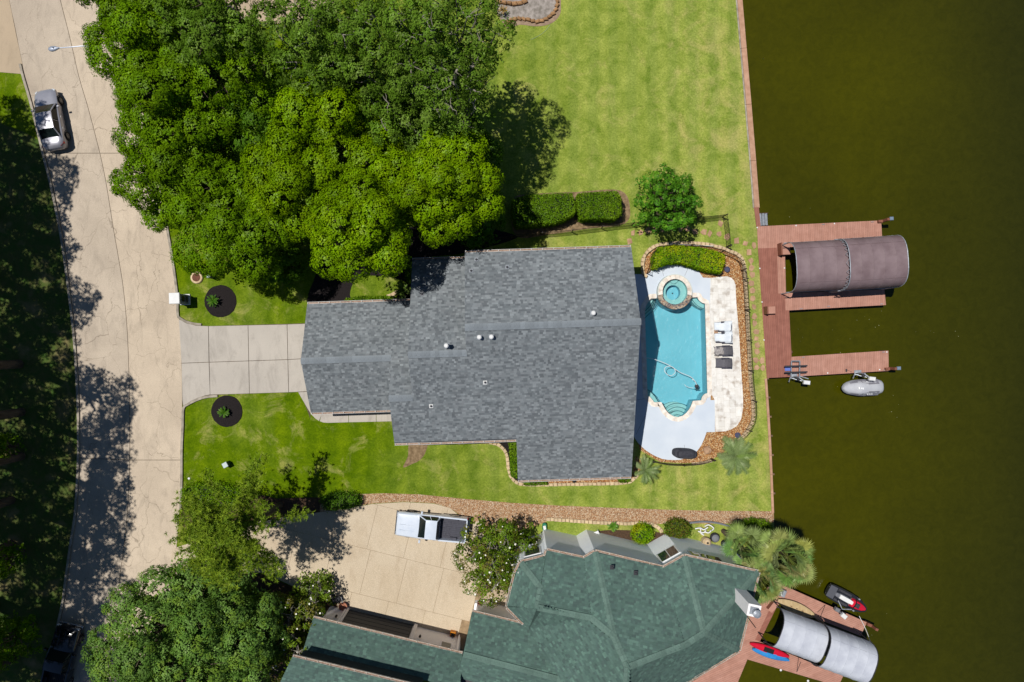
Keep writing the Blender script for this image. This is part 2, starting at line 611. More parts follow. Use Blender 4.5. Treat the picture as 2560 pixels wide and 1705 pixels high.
M_lawn = lawn_material()
M_road = concrete_material("road_concrete", A(222, 204, 181, .76), A(200, 183, 162, .76), A(152, 139, 124, .76))
M_roadw = concrete_material("road_concrete_worn", A(213, 197, 177, .76), A(190, 175, 157, .76), A(150, 138, 125, .76))
M_drive = concrete_material("driveway_concrete", A(212, 203, 192), A(196, 188, 178), A(150, 142, 134), crack=False, agg=.06)
M_drive2 = concrete_material("exposed_aggregate", A(220, 203, 178, .76), A(210, 191, 164, .76), A(184, 162, 134, .76), crack=False, agg=.2)
M_drive3 = concrete_material("pale_driveway", A(206, 184, 156), A(196, 176, 150), A(168, 150, 128), crack=False, agg=.06)
M_kerb = mat("kerb_concrete", A(196, 186, 170), A(150, 140, 126), 2.0, .9, bump=.3, bscale=20)
M_joint = mat("joint_filler", A(110, 92, 70), A(70, 60, 50), 3.0)
M_joint2 = mat("aggregate_joint", A(176, 150, 116), A(150, 126, 96), 3.0)
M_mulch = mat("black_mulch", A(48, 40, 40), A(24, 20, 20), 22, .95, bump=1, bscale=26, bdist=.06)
M_mulch2 = mat("brown_mulch", A(112, 86, 64), A(66, 50, 38), 18, .95, bump=1, bscale=26, bdist=.06)
M_dirt = mat("bare_soil", A(168, 142, 110), A(120, 98, 70), 3.5, .95, bump=.6, bscale=24, bdist=.04)
M_pebble = pebble_material("tan_pebbles", [A(190, 130, 70), A(222, 176, 118), A(160, 100, 52), A(236, 206, 160), A(178, 118, 64), A(206, 150, 92)], 15)
M_gravel = pebble_material("river_gravel", [A(204, 164, 124), A(220, 186, 150), A(186, 132, 88), A(232, 208, 178), A(172, 132, 96), A(212, 170, 128)], 17.0)
M_lake = lake_material()
M_poolwater = pool_water_material()
M_plaster = mat("pool_plaster", (.29, .46, .53), (.33, .50, .57), .6, .7)
M_plaster2 = mat("step_plaster", (.46, .50, .47), (.52, .55, .52), 1.2, .7)
M_tilewl = mat("waterline_tile", A(60, 110, 120), A(40, 70, 84), 8, .3)
M_trav = mat("travertine", A(246, 243, 238, .77), A(234, 229, 221, .77), 2.2, .75, rand=.06, c3=A(188, 176, 164, .77), scale3=1.5, rp3=(.52, .70), bump=.2, bscale=14)
M_coping = mat("coping_stone", A(250, 242, 232, .8), A(226, 212, 196, .8), 3.0, .75, rand=.09, c3=A(190, 172, 158, .8), scale3=2.2, rp3=(.56, .78), bump=.25, bscale=14)
M_deck = mat("painted_pool_deck", A(222, 230, 240, .76), A(210, 220, 233, .76), .5, .6, bump=.15, bscale=50)
M_spabrick = mat("spa_stone", (1, 1, 1), attr=True, rough=.7, bump=.3, bscale=30)
M_cream = mat("cream_block", A(236, 212, 176), A(206, 178, 138), 3.0, .9, rand=.12, bump=.4, bscale=18)
M_flag = mat("flagstone", A(206, 168, 134), A(176, 138, 108), 3.0, .9, rand=.12, bump=.4, bscale=14)
M_rock = mat("sandstone_rock", A(200, 156, 108), A(140, 104, 74), 3.0, .9, rand=.25, bump=.6, bscale=10)
M_iron = mat("black_iron", A(46, 38, 34), rough=.5, spec=.4)
M_seacap = mat("seawall_cap", A(212, 168, 140), A(190, 146, 118), 2.5, .9, rand=.06, bump=.3, bscale=20)
M_seawall = mat("seawall_face", A(150, 118, 92), A(100, 80, 62), 2.5, .9)
M_white = mat("white_paint", A(240, 240, 238, .78), A(226, 226, 226, .78), 2.0, .5)
M_metal = mat("galvanised_metal", A(190, 196, 204), A(160, 166, 176), 5, .45, metal=.3)
M_black = mat("black_plastic", (.012, .012, .013), rough=.5)
M_grey = mat("grey_plastic", A(128, 130, 136), rough=.6)
M_dark = mat("dark_shade_grey", A(70, 70, 76), A(56, 56, 62), 6, .7)

# ------------------------------------------------------------------ land, water, road
FAR = 420
SEA = [(1733, -1500), (1853 - 24, -300), (1853, 0), (1889, 426), (1895, 518), (1899, 566), (1917, 946), (1927, 1100), (1936, 1320),
       (1915, 1420), (1880, 1560), (1848, 1640), (1716, 1716), (1690, 1900), (1640, 3000)]
sea_w = gp(SEA)
POOL = ([(1617, 975), (1615, 900), (1613, 850), (1611, 780), (1613, 766), (1618, 757), (1624, 748), (1627, 745.5), (1642, 745)] +
        [(1685 + 44 * math.cos(math.radians(a)), 730 + 44 * math.sin(math.radians(a))) for a in range(158, 21, -8)] +
        [(1727, 743), (1744, 742)] + [(1746, 748), (1751, 753.5), (1757, 757), (1763, 758)] +
        [(1764, 790), (1765.5, 840), (1767, 900), (1769, 983)] + [(1761, 986), (1756, 992), (1753, 1001.5)] + [(1732.5, 1003)] +
        [(1729, 1013), (1724, 1023), (1716, 1033), (1707, 1040), (1695, 1043.5), (1683, 1041.5), (1672, 1035), (1663, 1025), (1657, 1015), (1652.5, 1006)] +
        [(1634, 1006.5), (1630, 1000), (1624, 993), (1618, 989)])
pool_w = gp(POOL)
spa_c = g(1685, 729.5); SPA_R = 32 / 32.0
def circ(c, r, n=36, a0=0):
    return [Vector((c.x + r * math.cos(a0 + 2 * math.pi * i / n), c.y + r * math.sin(a0 + 2 * math.pi * i / n), 0)) for i in range(n)]
# one hole for pool and spa together
SPAHOLE = [(1685 + 44 * math.cos(math.radians(a)), 730 + 44 * math.sin(math.radians(a))) for a in range(166, 375, 8)]
pool_spa_hole = gp([p for p in POOL[:9]] + SPAHOLE + POOL[9 + len(range(158, 21, -8)):])
big_l = [Vector((-FAR, g(0, 3000).y - 60, 0)), Vector((-FAR, FAR, 0)), Vector((sea_w[0].x, FAR, 0))]
lawn_outer = sea_w + [Vector((sea_w[-1].x, g(0, 3000).y - 60, 0))] + big_l
lawn = sheet("lawn", lawn_outer, [pool_spa_hole], 0.0, M_lawn)
tag(lawn, "mown green and straw lawn round the houses down to the lake wall", "lawn")
lake = sheet("lake", [Vector((sea_w[0].x - .05, FAR, 0))] + [p - Vector((.05, 0, 0)) for p in sea_w] + [Vector((sea_w[-1].x - .05, -FAR, 0)), Vector((FAR * 2, -FAR, 0)), Vector((FAR * 2, FAR, 0))], [], -0.85, M_lake)
tag(lake, "dark olive green lake water along the seawall", "lake")

LK = [(-60, -300), (22, 0), (55, 160), (62, 190), (85, 270), (112, 383), (130, 455), (152, 560), (165, 640), (178, 740), (190, 850), (199, 1000), (200, 1145),
      (193, 1278), (181, 1360), (170, 1440), (160, 1510), (145, 1580), (130, 1640), (112, 1705), (40, 1960)]
CL = [(75, -300), (151, 0), (177, 103), (197, 190), (222, 275), (250, 383), (265, 455), (283, 567), (297, 648), (309, 725), (319, 840), (324, 1000), (325, 1150),
      (319, 1278), (309, 1375), (300, 1440), (292, 1510), (278, 1580), (262, 1640), (246, 1705), (174, 1960)]
RK = [(210, -300), (287, 0), (320, 120), (338, 200), (360, 285), (388, 383), (400, 440), (416, 567), (428, 638), (441, 735), (452, 850), (456, 1000), (452.5, 1150),
      (449, 1278), (441, 1375), (432, 1440), (424, 1510), (410, 1580), (394, 1640), (378, 1705), (306, 1960)]
ROADZ = .012
def road_band(A_, B_, i0, i1):
    a = spline([g(*p) for p in A_[i0:i1 + 1]], 4); b = spline([g(*p) for p in B_[i0:i1 + 1]], 4)
    return a + b[::-1]
base = sheet("road", spline([g(*p) for p in LK], 4) + spline([g(*p) for p in RK], 4)[::-1], [], .004, M_joint)
tag(base, "pale concrete street curving past the front lawn", "road")
def inset_poly(poly, d):
    P = [Vector((p[0], p[1])) for p in poly]
    c = sum(P, Vector((0, 0))) / len(P)
    n = len(P); out = []
    area = sum(P[i].x * P[(i + 1) % n].y - P[(i + 1) % n].x * P[i].y for i in range(n))
    sgn = 1 if area > 0 else -1
    for i in range(n):
        e1 = (P[i] - P[i - 1]); e2 = (P[(i + 1) % n] - P[i])
        if e1.length < 1e-6 or e2.length < 1e-6: out.append(P[i]); continue
        e1.normalize(); e2.normalize()
        n1 = Vector((-e1.y, e1.x)) * sgn; n2 = Vector((-e2.y, e2.x)) * sgn
        b_ = n1 + n2
        if b_.length < .3: out.append(P[i]); continue
        b_.normalize()
        out.append(P[i] + b_ * (d / max(.4, b_.dot(n1))))
    return out
def slab(name, poly, z0, z1, m, parent, gap=.012):
    P = inset_poly(poly, gap)
    mb = MB(); mb.prism(P, z0, z1)
    return mb.build(name, m, parent)
for (i0, i1) in ((0, 5), (5, 12), (12, 20)):
    slab("concrete_slab", road_band(LK, CL, i0, i1), .006, ROADZ, M_roadw, base, .02)
    slab("concrete_slab", road_band(CL, RK, i0, i1), .006, ROADZ, M_road, base, .02)

def kerb_run(pts, name, label, width=.18, side=-1, h=.13):
    k = thing(name, label, "kerb", g(*pts[len(pts) // 2]))
    line = spline([g(*p) for p in pts], 6)
    pcs = resample(line, .25)
    n = 14
    for i in range(0, len(pcs) - 1, n):
        seg = pcs[i:i + n + 1]
        if len(seg) < 2: continue
        mb = MB()
        P = strip_poly(seg, 0, side * width)
        # pull the ends in a touch so each kerb length reads on its own
        mb.prism(P, 0.0, h + R.uniform(-.004, .004))
        mb.build("kerb_length", M_kerb, k)
    return k
kerb_run(LK[2:], "kerb", "grey concrete kerb on the shaded side of the street", side=-1)
kerb_run(RK[5:10] + [(443, 787), (448, 796), (466, 807), (490, 813), (510, 814.5)], "kerb", "concrete kerb turning from the street into the driveway by the mailbox", side=1)
kerb_run([(545, 987), (525, 988), (505, 992), (485, 1000), (468, 1009), (457, 1020), (455, 1069), (452.5, 1124), (452, 1205), (449, 1278)], "kerb", "pale kerb turning out of the driveway below the lower mulch ring", side=1)

# ------------------------------------------------------------------ driveways and walks
dv = thing("driveway", "light grey concrete driveway slabs up to the grey roofed garage", "driveway", g(600, 900))
dv["kind"] = "structure"
DY = [0.0]
rows = [((452, 850 - 45), (770, 808)), ((453, 908), (770, 896)), ((458, 1004), (770, 979))]
sheet("joint_bed", gp([(449, 800), (466, 807), (490, 813), (524, 815), (770, 808), (776, 1046), (750, 980), (540, 987), (520, 989), (500, 994), (480, 1003), (457, 1016), (455, 1000), (453, 900)]), [], .005, M_joint, None, dv)
def drow(px, k):
    (x0, y0), (x1, y1) = rows[k]
    return y0 + (y1 - y0) * (px - x0) / (x1 - x0)
cols_px = [(455, 456), (521.5, 525.5), (620.5, 624), (718, 722), (775, 778)]
slabs = [
    [(447, 797), (466, 807.5), (490, 813.5), (521.5, 815), (523, 905.5), (454, 908)],
    [(454, 908), (523, 905.5), (526, 986.5), (512, 989.5), (496, 995), (478, 1003), (458, 1015), (456, 1000)],
]
for i in range(1, 4):
    a, b_ = cols_px[i], cols_px[i + 1]
    top = 815 - (i - 1) * 2.2; top2 = top - 2.2
    mid = 905.5 - (i - 1) * 3.3; mid2 = mid - 3.3
    bot = 987 - (i - 1) * 3; bot2 = bot - 3
    am = (a[0] + a[1]) / 2; bm_ = (b_[0] + b_[1]) / 2
    slabs.append([(a[0], top), (b_[0], top2), (bm_, mid2), (am, mid)])
    slabs.append([(am, mid), (bm_, mid2), (b_[1], bot2), (a[1], bot)])
for s_ in slabs:
    slab("concrete_slab", gp(s_), .006, .035, M_drive, dv, .02)
for s_ in ([(746, 980), (776, 978), (800, 1030), (800, 1056), (792, 1050), (780, 1038), (766, 1014)],
           [(800, 1030), (807, 1033), (799, 1054), (794, 1052), (790, 1049)],):
    pass
walk = thing("side_walk", "narrow concrete walk along the garage's lower eave", "walk", g(880, 1045))
walk["kind"] = "structure"
for s_ in ([(745, 980), (781, 978), (800, 1015), (808, 1030), (798, 1053), (789, 1047), (778, 1036), (768, 1020)],
           [(808, 1022), (871, 1020), (872, 1056), (820, 1057.5), (808, 1056.5), (799, 1053)],
           [(871, 1020), (940, 1018), (941, 1054.5), (872, 1056)],
           [(940, 1018), (1000, 1016), (1000, 1053), (941, 1054.5)]):
    slab("concrete_slab", gp(s_), .004, .035, M_drive, walk, .018)

nd = thing("driveway", "tan exposed aggregate driveway in front of the green roofed house", "driveway", g(950, 1400))
nd["kind"] = "structure"
ND = [(430, 1372), (560, 1330), (660, 1300), (760, 1286), (860, 1272), (930, 1260), (1010, 1255), (1085, 1259), (1125, 1270), (1150, 1290), (1180, 1310), (1215, 1290), (1235, 1330), (1215, 1520), (1180, 1530), (1165, 1640), (860, 1560), (840, 1500), (760, 1478), (660, 1432), (560, 1425), (425, 1500)]
sheet("joint_bed", gp(ND), [], .005, M_joint2, None, nd)
nda = math.radians(-14.0)
ndp = [Vector((p.x, p.y)) for p in gp(ND)]
def tri_convex(poly):
    bm = bmesh.new()
    f = bm.faces.new([bm.verts.new((p.x, p.y, 0)) for p in poly])
    r_ = bmesh.ops.triangulate(bm, faces=[f])
    res = [[Vector((v.co.x, v.co.y)) for v in f.verts] for f in bm.faces]
    bm.free(); return res
for st in strips(ndp, nda, 3.55, .02, .5):
    for q in strips(st, nda + math.pi / 2, 2.95, .02, 1.0):
        mb = MB(); mb.prism(q, .006, .03); mb.build("concrete_slab", M_drive2, nd)

ld = thing("driveway", "pale concrete driveway cut off by the upper left corner", "driveway", g(20, 90))
ld["kind"] = "structure"
slab("concrete_slab", gp([(-420, -160), (-38, -200), (-8, -110), (24, 0), (41, 85), (57, 160), (60, 186), (0, 181), (-420, 200)]), .003, .03, M_drive3, ld)

# ------------------------------------------------------------------ planting beds laid on the lawn
def bed(name, pts, m, label, z=.02, smooth=True, holes=()):
    P = spline([g(*p) for p in pts], 5, True) if smooth else gp(pts)
    o = sheet(name, P, holes, z, m)
    tag(o, label, "bed")
    return o
bed("gravel_bed", [(880, 1236), (960, 1233), (1050, 1236), (1150, 1246), (1280, 1257), (1400, 1264), (1550, 1270), (1700, 1275), (1820, 1277), (1934, 1278), (1935, 1306), (1850, 1309), (1700, 1309), (1600, 1310), (1500, 1306), (1400, 1300), (1370, 1302), (1300, 1330), (1240, 1330), (1185, 1310), (1150, 1288), (1125, 1270), (1085, 1258), (1010, 1254), (930, 1259), (860, 1270), (800, 1280), (800, 1262)], M_gravel, "river gravel strip between the two properties", .016, False)
bed("mulch_bed", [(690, 1246), (780, 1243), (860, 1246), (905, 1248), (880, 1262), (800, 1284), (700, 1300), (560, 1340), (470, 1360), (452, 1300), (456, 1222), (560, 1215)], M_mulch2, "brown mulch under the pine between lawn and tan driveway", .012, False)
bed("mulch_bed", [(430, 1500), (560, 1428), (660, 1436), (760, 1480), (850, 1500), (865, 1530), (790, 1560), (740, 1640), (640, 1760), (300, 1760), (390, 1600)], M_mulch2, "brown mulch under the white flowering tree and street trees", .012, False)
bed("pebble_bed", [(1605, 655), (1609, 640), (1617, 627), (1635, 615), (1653, 609), (1702, 606), (1783, 613), (1819, 624), (1848, 637), (1860, 658), (1864, 710), (1868, 780), (1872, 860), (1876, 933), (1884, 1000), (1885, 1035), (1880, 1060), (1862, 1088), (1832, 1112), (1800, 1138), (1769, 1154), (1710, 1158), (1650, 1155), (1600, 1125), (1590, 1090), (1640, 1080), (1594, 1000), (1594, 760), (1600, 700), (1608, 692)], M_pebble, "tan pebble bed curving round the pool terrace", .01, False, [pool_spa_hole])
bed("soil_bed", [(1283, 500), (1330, 485), (1440, 480), (1550, 476), (1575, 520), (1560, 560), (1470, 572), (1380, 585), (1290, 590)], M_dirt, "bare soil under the clipped hedges on the side lawn", .011)
bed("soil_bed", [(830, 600), (1000, 570), (1160, 560), (1280, 585), (1280, 600), (1165, 632), (1045, 655), (1040, 750), (900, 756), (780, 762), (770, 740), (785, 700)], M_mulch, "dark shaded soil under the big trees beside the garage", .009)  # tree shade over lawn and soil, put into a black ground colour
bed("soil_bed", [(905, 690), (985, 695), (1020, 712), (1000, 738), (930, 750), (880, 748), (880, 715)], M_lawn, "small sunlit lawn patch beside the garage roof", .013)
bed("mulch_bed", [(1265, 1104), (1300, 1104), (1300, 1200), (1290, 1204), (1278, 1190), (1274, 1150), (1268, 1130), (1250, 1115), (1220, 1106)], M_mulch, "dark mulch bed in the corner of the lower eaves", .012, False)
bed("pebble_bed", [(1300, 1200), (1580, 1190), (1590, 1140), (1605, 1150), (1600, 1180), (1578, 1205), (1500, 1212), (1380, 1214), (1305, 1213)], M_pebble, "narrow pebble strip under the south eave", .01, False)
bed("soil_bed", [(1025, 1108), (1066, 1106), (1064, 1130), (1050, 1150), (1030, 1160), (1008, 1168), (1020, 1140)], M_dirt, "worn straw patch of lawn below the eave", .008)
bed("mulch_bed", [(1490, 1330), (1560, 1325), (1660, 1332), (1700, 1340), (1690, 1370), (1620, 1378), (1500, 1360)], M_mulch2, "dark brown planting bed against the white house wall", .03)
bed("lawn_strip", [(1368, 1303), (1440, 1306), (1500, 1312), (1490, 1338), (1430, 1340), (1368, 1328)], M_lawn, "narrow grass strip above the white house wall", .025, False)
bed("lawn_strip", [(1730, 1312), (1800, 1318), (1850, 1340), (1860, 1380), (1790, 1372), (1730, 1350)], M_lawn, "little green plot with pots beside the palms", .03, False)
bed("shade_ground", [(-300, 420), (60, 330), (140, 520), (172, 760), (190, 1000), (185, 1300), (150, 1500), (100, 1700), (-300, 1900)], mat("leaf_litter", A(96, 100, 48), A(66, 98, 30), 1.6, .95, bump=.8, bscale=20, bdist=.05, c3=A(150, 132, 92), scale3=.5, rp3=(.55, .72)), "shaded leaf litter and thin grass left of the street", .005)
# two black mulch rings
for (cx, cy, r_, lab) in ((551.5, 753, 40.5, "round black mulch ring with a small sago palm by the mailbox"), (567.5, 1028, 39.5, "round black mulch ring with a sago palm below the driveway")):
    c = g(cx, cy)
    mb = MB()
    nn = 40
    prof = [(r_ / 32.0, 0.0), (r_ / 32.0 * .97, .05), (r_ / 32.0 * .8, .07), (.3, .12), (.02, .13)]
    mb.lathe(c, prof, nn)
    V = mb.V
    mb.V = [(x + R.uniform(-.02, .02), y + R.uniform(-.02, .02), z) for x, y, z in V]
    o = mb.build("mulch_ring", M_mulch); tag(o, lab, "mulch ring", "mulch rings")

# stone edged bed cut off by the top of the picture
pb = thing("stone_edged_bed", "rock edged grey gravel bed cut off by the top edge", "bed", g(1335, 20))
sheet("mortar_border", spline([g(*p) for p in [(1265, 68), (1300, 62), (1340, 66), (1375, 60), (1398, 40), (1402, 10), (1395, -40), (1320, -90), (1240, -60), (1235, 10)]], 5, True), [], .015, mat("mortar", A(176, 150, 126), A(150, 126, 104), 3), None, pb)
sheet("gravel_fill", spline([g(*p) for p in [(1255, 48), (1290, 46), (1330, 52), (1368, 42), (1388, 22), (1388, -10), (1320, -70), (1250, -50), (1240, 10)]], 5, True), [], .05, mat("grey_gravel", A(186, 176, 168), A(136, 128, 118), 3, .9, bump=.7, bscale=30), None, pb)
rocks = block_meshes("rock", M_rock, 5, .2, 5)
stone_row(pb, rocks, spline([g(*p) for p in [(1262, 62), (1285, 48), (1320, 50), (1345, 56), (1372, 44), (1390, 25), (1392, -5), (1380, -40)]], 6), .36, .24, .22, 0, 'rock', .95, .5)
stone_row(pb, rocks, spline([g(*p) for p in [(1240, 6), (1270, 10), (1290, 12), (1312, 6), (1322, -4)]], 6), .42, .3, .3, 0, 'rock', .95, .5)
mb = MB(); mb.tube(spline([g(x, y, .02) for x, y in ((1375, 62), (1368, 72), (1355, 84), (1342, 92), (1327, 99))], 5), .018, 5)
o = mb.build("garden_hose", mat("pale_hose", A(170, 190, 140))); tag(o, "thin pale green hose on the grass below the rock edged bed", "hose")

# ------------------------------------------------------------------ seawall
sw = thing("seawall", "pinkish concrete capped seawall between lawn and lake", "seawall", g(1870, 300))
line = [g(*p) for p in SEA]
mb = MB()
for a, b_ in zip(line, line[1:]):
    mb.quad((a.x, a.y, -2.5), (b_.x, b_.y, -2.5), (b_.x, b_.y, .02), (a.x, a.y, .02))
mb.build("wall_face", M_seawall, sw)
north = [g(*p) for p in [(1829, -300), (1853, 0), (1872, 220), (1889, 426), (1896, 520)]]
pts = resample(spline(north, 6), 4.4)
pts.append(north[-1].copy())
for a, b_ in zip(pts, pts[1:]):
    t = (b_ - a).normalized()
    mb = MB(); mb.prism(strip_poly([a + t * .012, b_ - t * .012], -.32, .07), -.1, .09 + R.uniform(-.004, .004))
    mb.build("cap_block", M_seacap, sw)
    mb = MB(); mb.prism(strip_poly([a + t * .012, b_ - t * .012], -.44, -.33), -.05, .05)
    mb.build("back_rail", M_kerb, sw)
south = resample(spline([g(*p) for p in [(1916, 946), (1926, 1100), (1935, 1312)]], 6), 1.5)
for a, b_ in zip(south, south[1:]):
    t = (b_ - a).normalized()
    mb = MB(); mb.prism(strip_poly([a + t * .008, b_ - t * .008], -.16, .02), -.1, .08 + R.uniform(-.004, .004))
    mb.build("cap_block", M_seacap, sw)
    mb = MB(); mb.box((a.x + .12, a.y, -.6), (.16, .14, 1.2)); mb.build("pile", M_seawall, sw)

pt = sheet("patio", gp([(560, -120), (860, -120), (850, 30), (700, 60), (560, 40)]), [], .02, M_drive3)
tag(pt, "pale patio glimpsed through the trees at the top edge", "patio")
# ------------------------------------------------------------------ pool
pool = thing("swimming_pool", "turquoise swimming pool with scalloped corners and a curved bay", "pool", g(1690, 880))
WZ = -.12
def wall_ring(poly, z0, z1, inward=True):
    mb = MB(); n = len(poly)
    for i in range(n):
        a, b_ = poly[i], poly[(i + 1) % n]
        mb.quad((a.x, a.y, z0), (b_.x, b_.y, z0), (b_.x, b_.y, z1), (a.x, a.y, z1))
    return mb
wall_ring(pool_w, -1.75, -.22).build("basin_wall", M_plaster, pool)
wall_ring(pool_w, -.22, .03).build("waterline_tile", M_tilewl, pool)
sheet("basin_floor", pool_w, [], -1.45, M_plaster, None, pool)
sheet("water_surface", pool_w, [], WZ, M_poolwater, None, pool)
# steps and ledges
def clip_block(name, pts, z0, z1, m=M_plaster2):
    mb = MB(); mb.prism(gp(pts), z0, z1); return mb.build(name, m, pool)
bay = [(1729, 1013), (1724, 1023), (1716, 1033), (1707, 1040), (1695, 1043.5), (1683, 1041.5), (1672, 1035), (1663, 1025), (1657, 1015)]
bayc = (1696, 1052)
for k, (r_, z) in enumerate(((44, -1.0), (34.5, -.75), (25, -.5), (15, -.3))):
    top = [(bayc[0] - 2 + r_ * math.cos(math.radians(a)), bayc[1] + r_ * math.sin(math.radians(a))) for a in range(200, 341, 7)]
    c0 = Vector((1695, 1003))
    P = [p for p in top if (p[1] < 1042)]
    # bay outline under each arc
    def inside_bay(p):
        return (p[0] - 1693) ** 2 / 37.5 ** 2 + (p[1] - 1005) ** 2 / 39.5 ** 2 < 1
    P = [p for p in P if inside_bay(p)]
    if len(P) < 3: continue
    xl, yl = P[0]; xr, yr = P[-1]
    low = [(1693 + 37 * math.cos(math.radians(a)), 1005 + 38.5 * math.sin(math.radians(a))) for a in range(0, 181, 6)]
    low = [q for q in low if q[1] > max(yl, yr) - 3 and xl - 4 < q[0] < xr + 4]
    clip_block("step", P + low, -1.7, z - .1 + k * .001)
    mb = MB(); mb.tube([g(x, y, z - .085) for x, y in P], .022, 4); mb.build("step_trim", M_tilewl, pool)
clip_block("ledge", [(1618, 989), (1624, 993), (1630, 1000), (1634, 1006), (1648, 1006), (1640, 993), (1632, 984), (1624, 977), (1617.5, 974)], -1.7, -.42)
for pts_, z_ in (([(1648, 1006), (1640, 993), (1632, 984), (1624, 977), (1617.5, 974)], -.41), ([(1763, 772), (1752, 769), (1741, 762), (1733, 753), (1728, 743.5)], -.41)):
    mb = MB(); mb.tube(spline([g(x, y, z_) for x, y in pts_], 4), .022, 4); mb.build("step_trim", M_tilewl, pool)
clip_block("ledge", [(1728, 743.5), (1744, 742.5), (1746, 748), (1751, 753.5), (1757, 757), (1763, 758.5), (1763, 772), (1752, 769), (1741, 762), (1733, 753)], -1.7, -.42)
for k, o_ in enumerate((0, 8, 17)):
    clip_block("step", [(1613, 767), (1618, 757.5), (1624, 748.5), (1627, 746), (1635 + o_ * .55, 745.7), (1634 + o_ * .6, 752 + o_ * .3), (1627 + o_ * .5, 763 + o_ * .6), (1612, 778 + o_ * 1.0)], -1.7, -.45 - k * .28)
    mb = MB(); mb.tube(spline([g(x, y, -.44 - k * .28) for x, y in ((1635 + o_ * .55, 745.7), (1634 + o_ * .6, 752 + o_ * .3), (1627 + o_ * .5, 763 + o_ * .6), (1612, 778 + o_ * 1.0))], 4), .022, 4); mb.build("step_trim", M_tilewl, pool)
# raised spa
spa = thing("spa", "round raised spa with a stone spillway at the head of the pool", "spa", spa_c)
SPT = .34
rin, rout = SPA_R, 44.6 / 32
mb = MB()
for i in range(48):
    a, b_ = 2 * math.pi * i / 48, 2 * math.pi * (i + 1) / 48
    P = lambda r_, t, z: (spa_c.x + r_ * math.cos(t), spa_c.y + r_ * math.sin(t), z)
    mb.quad(P(rin, a, -1.2), P(rin, b_, -1.2), P(rin, b_, SPT - .02), P(rin, a, SPT - .02))
    mb.quad(P(rout - .04, a, -1.5), P(rout - .04, b_, -1.5), P(rout - .04, b_, SPT - .02), P(rout - .04, a, SPT - .02))
    mb.quad(P(rin, a, SPT - .02), P(rin, b_, SPT - .02), P(rout - .04, b_, SPT - .02), P(rout - .04, a, SPT - .02))
mb.build("shell", M_plaster2, spa)
well = Vector((spa_c.x - .03, spa_c.y - .04, 0)); wr = 18.5 / 32
sheet("seat", circ(spa_c, rin - .002, 40), [circ(well, wr, 36)], -.22, M_plaster2, None, spa)
wall_ring(circ(well, wr, 36), -1.0, -.222).build("well_wall", M_plaster, spa)
sheet("well_floor", circ(well, wr, 36), [], -.9, M_plaster, None, spa)
mb = MB(); mb.lathe((well.x + .12, well.y - .02, -.9), [(.06, 0), (.06, .02)], 12); mb.build("drain", M_dark, spa)
sheet("water_surface", circ(spa_c, rin - .004, 40), [], SPT - .14, M_poolwater, None, spa)
mb = MB(); mb.prism([spa_c + Vector((x / 32, y / 32, 0)) for x, y in ((-11.5, 30), (0, 31.4), (11.5, 30), (6, 22.5), (0, 20.5), (-6, 22.5))], -.6, -.06); mb.build("step", M_plaster2, spa)
# spillway of small multicoloured stones (lower arc), coping on the upper arc
mb = MB(); rr = random.Random(4)
pal = [A(150, 128, 112), A(176, 150, 124), A(120, 104, 100), A(196, 176, 152), A(106, 96, 98), A(166, 120, 90), A(90, 84, 88)]
for ring_i in range(4):
    r0 = rin + ring_i * (rout - rin) / 4; r1 = r0 + (rout - rin) / 4 - .012
    a = math.radians(193)
    while a < math.radians(347):
        da = rr.uniform(.09, .17) / r0
        b_ = min(a + da, math.radians(347))
        c = lambda r_, t, z: (spa_c.x + r_ * math.cos(t), spa_c.y + r_ * math.sin(t), z)
        z1 = SPT + rr.uniform(.0, .014)
        V = [c(r_, t, z) for z in (SPT - .06, z1) for (r_, t) in ((r0, a), (r1, a), (r1, b_ - .012 / r0), (r0, b_ - .012 / r0))]
        mb.add(V, [(4, 5, 6, 7), (0, 1, 5, 4), (1, 2, 6, 5), (2, 3, 7, 6), (3, 0, 4, 7)], rr.choice(pal))
        a = b_
o = mb.build("spillway_stones", M_spabrick, spa, colors=True); o["kind"] = "stuff"
for i in range(12):
    a, b_ = math.radians(-13 + i * 206 / 12), math.radians(-13 + (i + 1) * 206 / 12 - .7)
    P = [(spa_c.x + r_ * math.cos(t), spa_c.y + r_ * math.sin(t)) for r_, t in ((rin - .03, a), (rin - .03, (a + b_) / 2), (rin - .03, b_), (41 / 32, b_), (41.4 / 32, (a + b_) / 2), (41 / 32, a))]
    mb = MB(); mb.prism(P, SPT - .05, SPT + .02 + R.uniform(0, .004)); mb.build("coping_stone", M_coping, spa)
# pool coping
cop_line = [pool_w[i] for i in range(len(pool_w))]
nspa = len(range(158, 21, -8))
seqA = [p for p in (POOL[9 + nspa:] + POOL[:9])]
cl = [g(*p) for p in seqA]
cres = resample(cl, .06)
i = 0
while i < len(cres) - 3:
    n_ = min(R.choice((7, 8, 9, 10)), len(cres) - 1 - i)
    seg = cres[i:i + n_ + 1]
    t = (seg[-1] - seg[0])
    P = strip_poly([seg[0].lerp(seg[1], .15)] + seg[1:-1] + [seg[-1].lerp(seg[-2], .15)], -.03, .33)
    mb = MB(); mb.prism(P, -.02, .066 + R.uniform(0, .005)); mb.build("coping_stone", M_coping, pool)
    i += n_

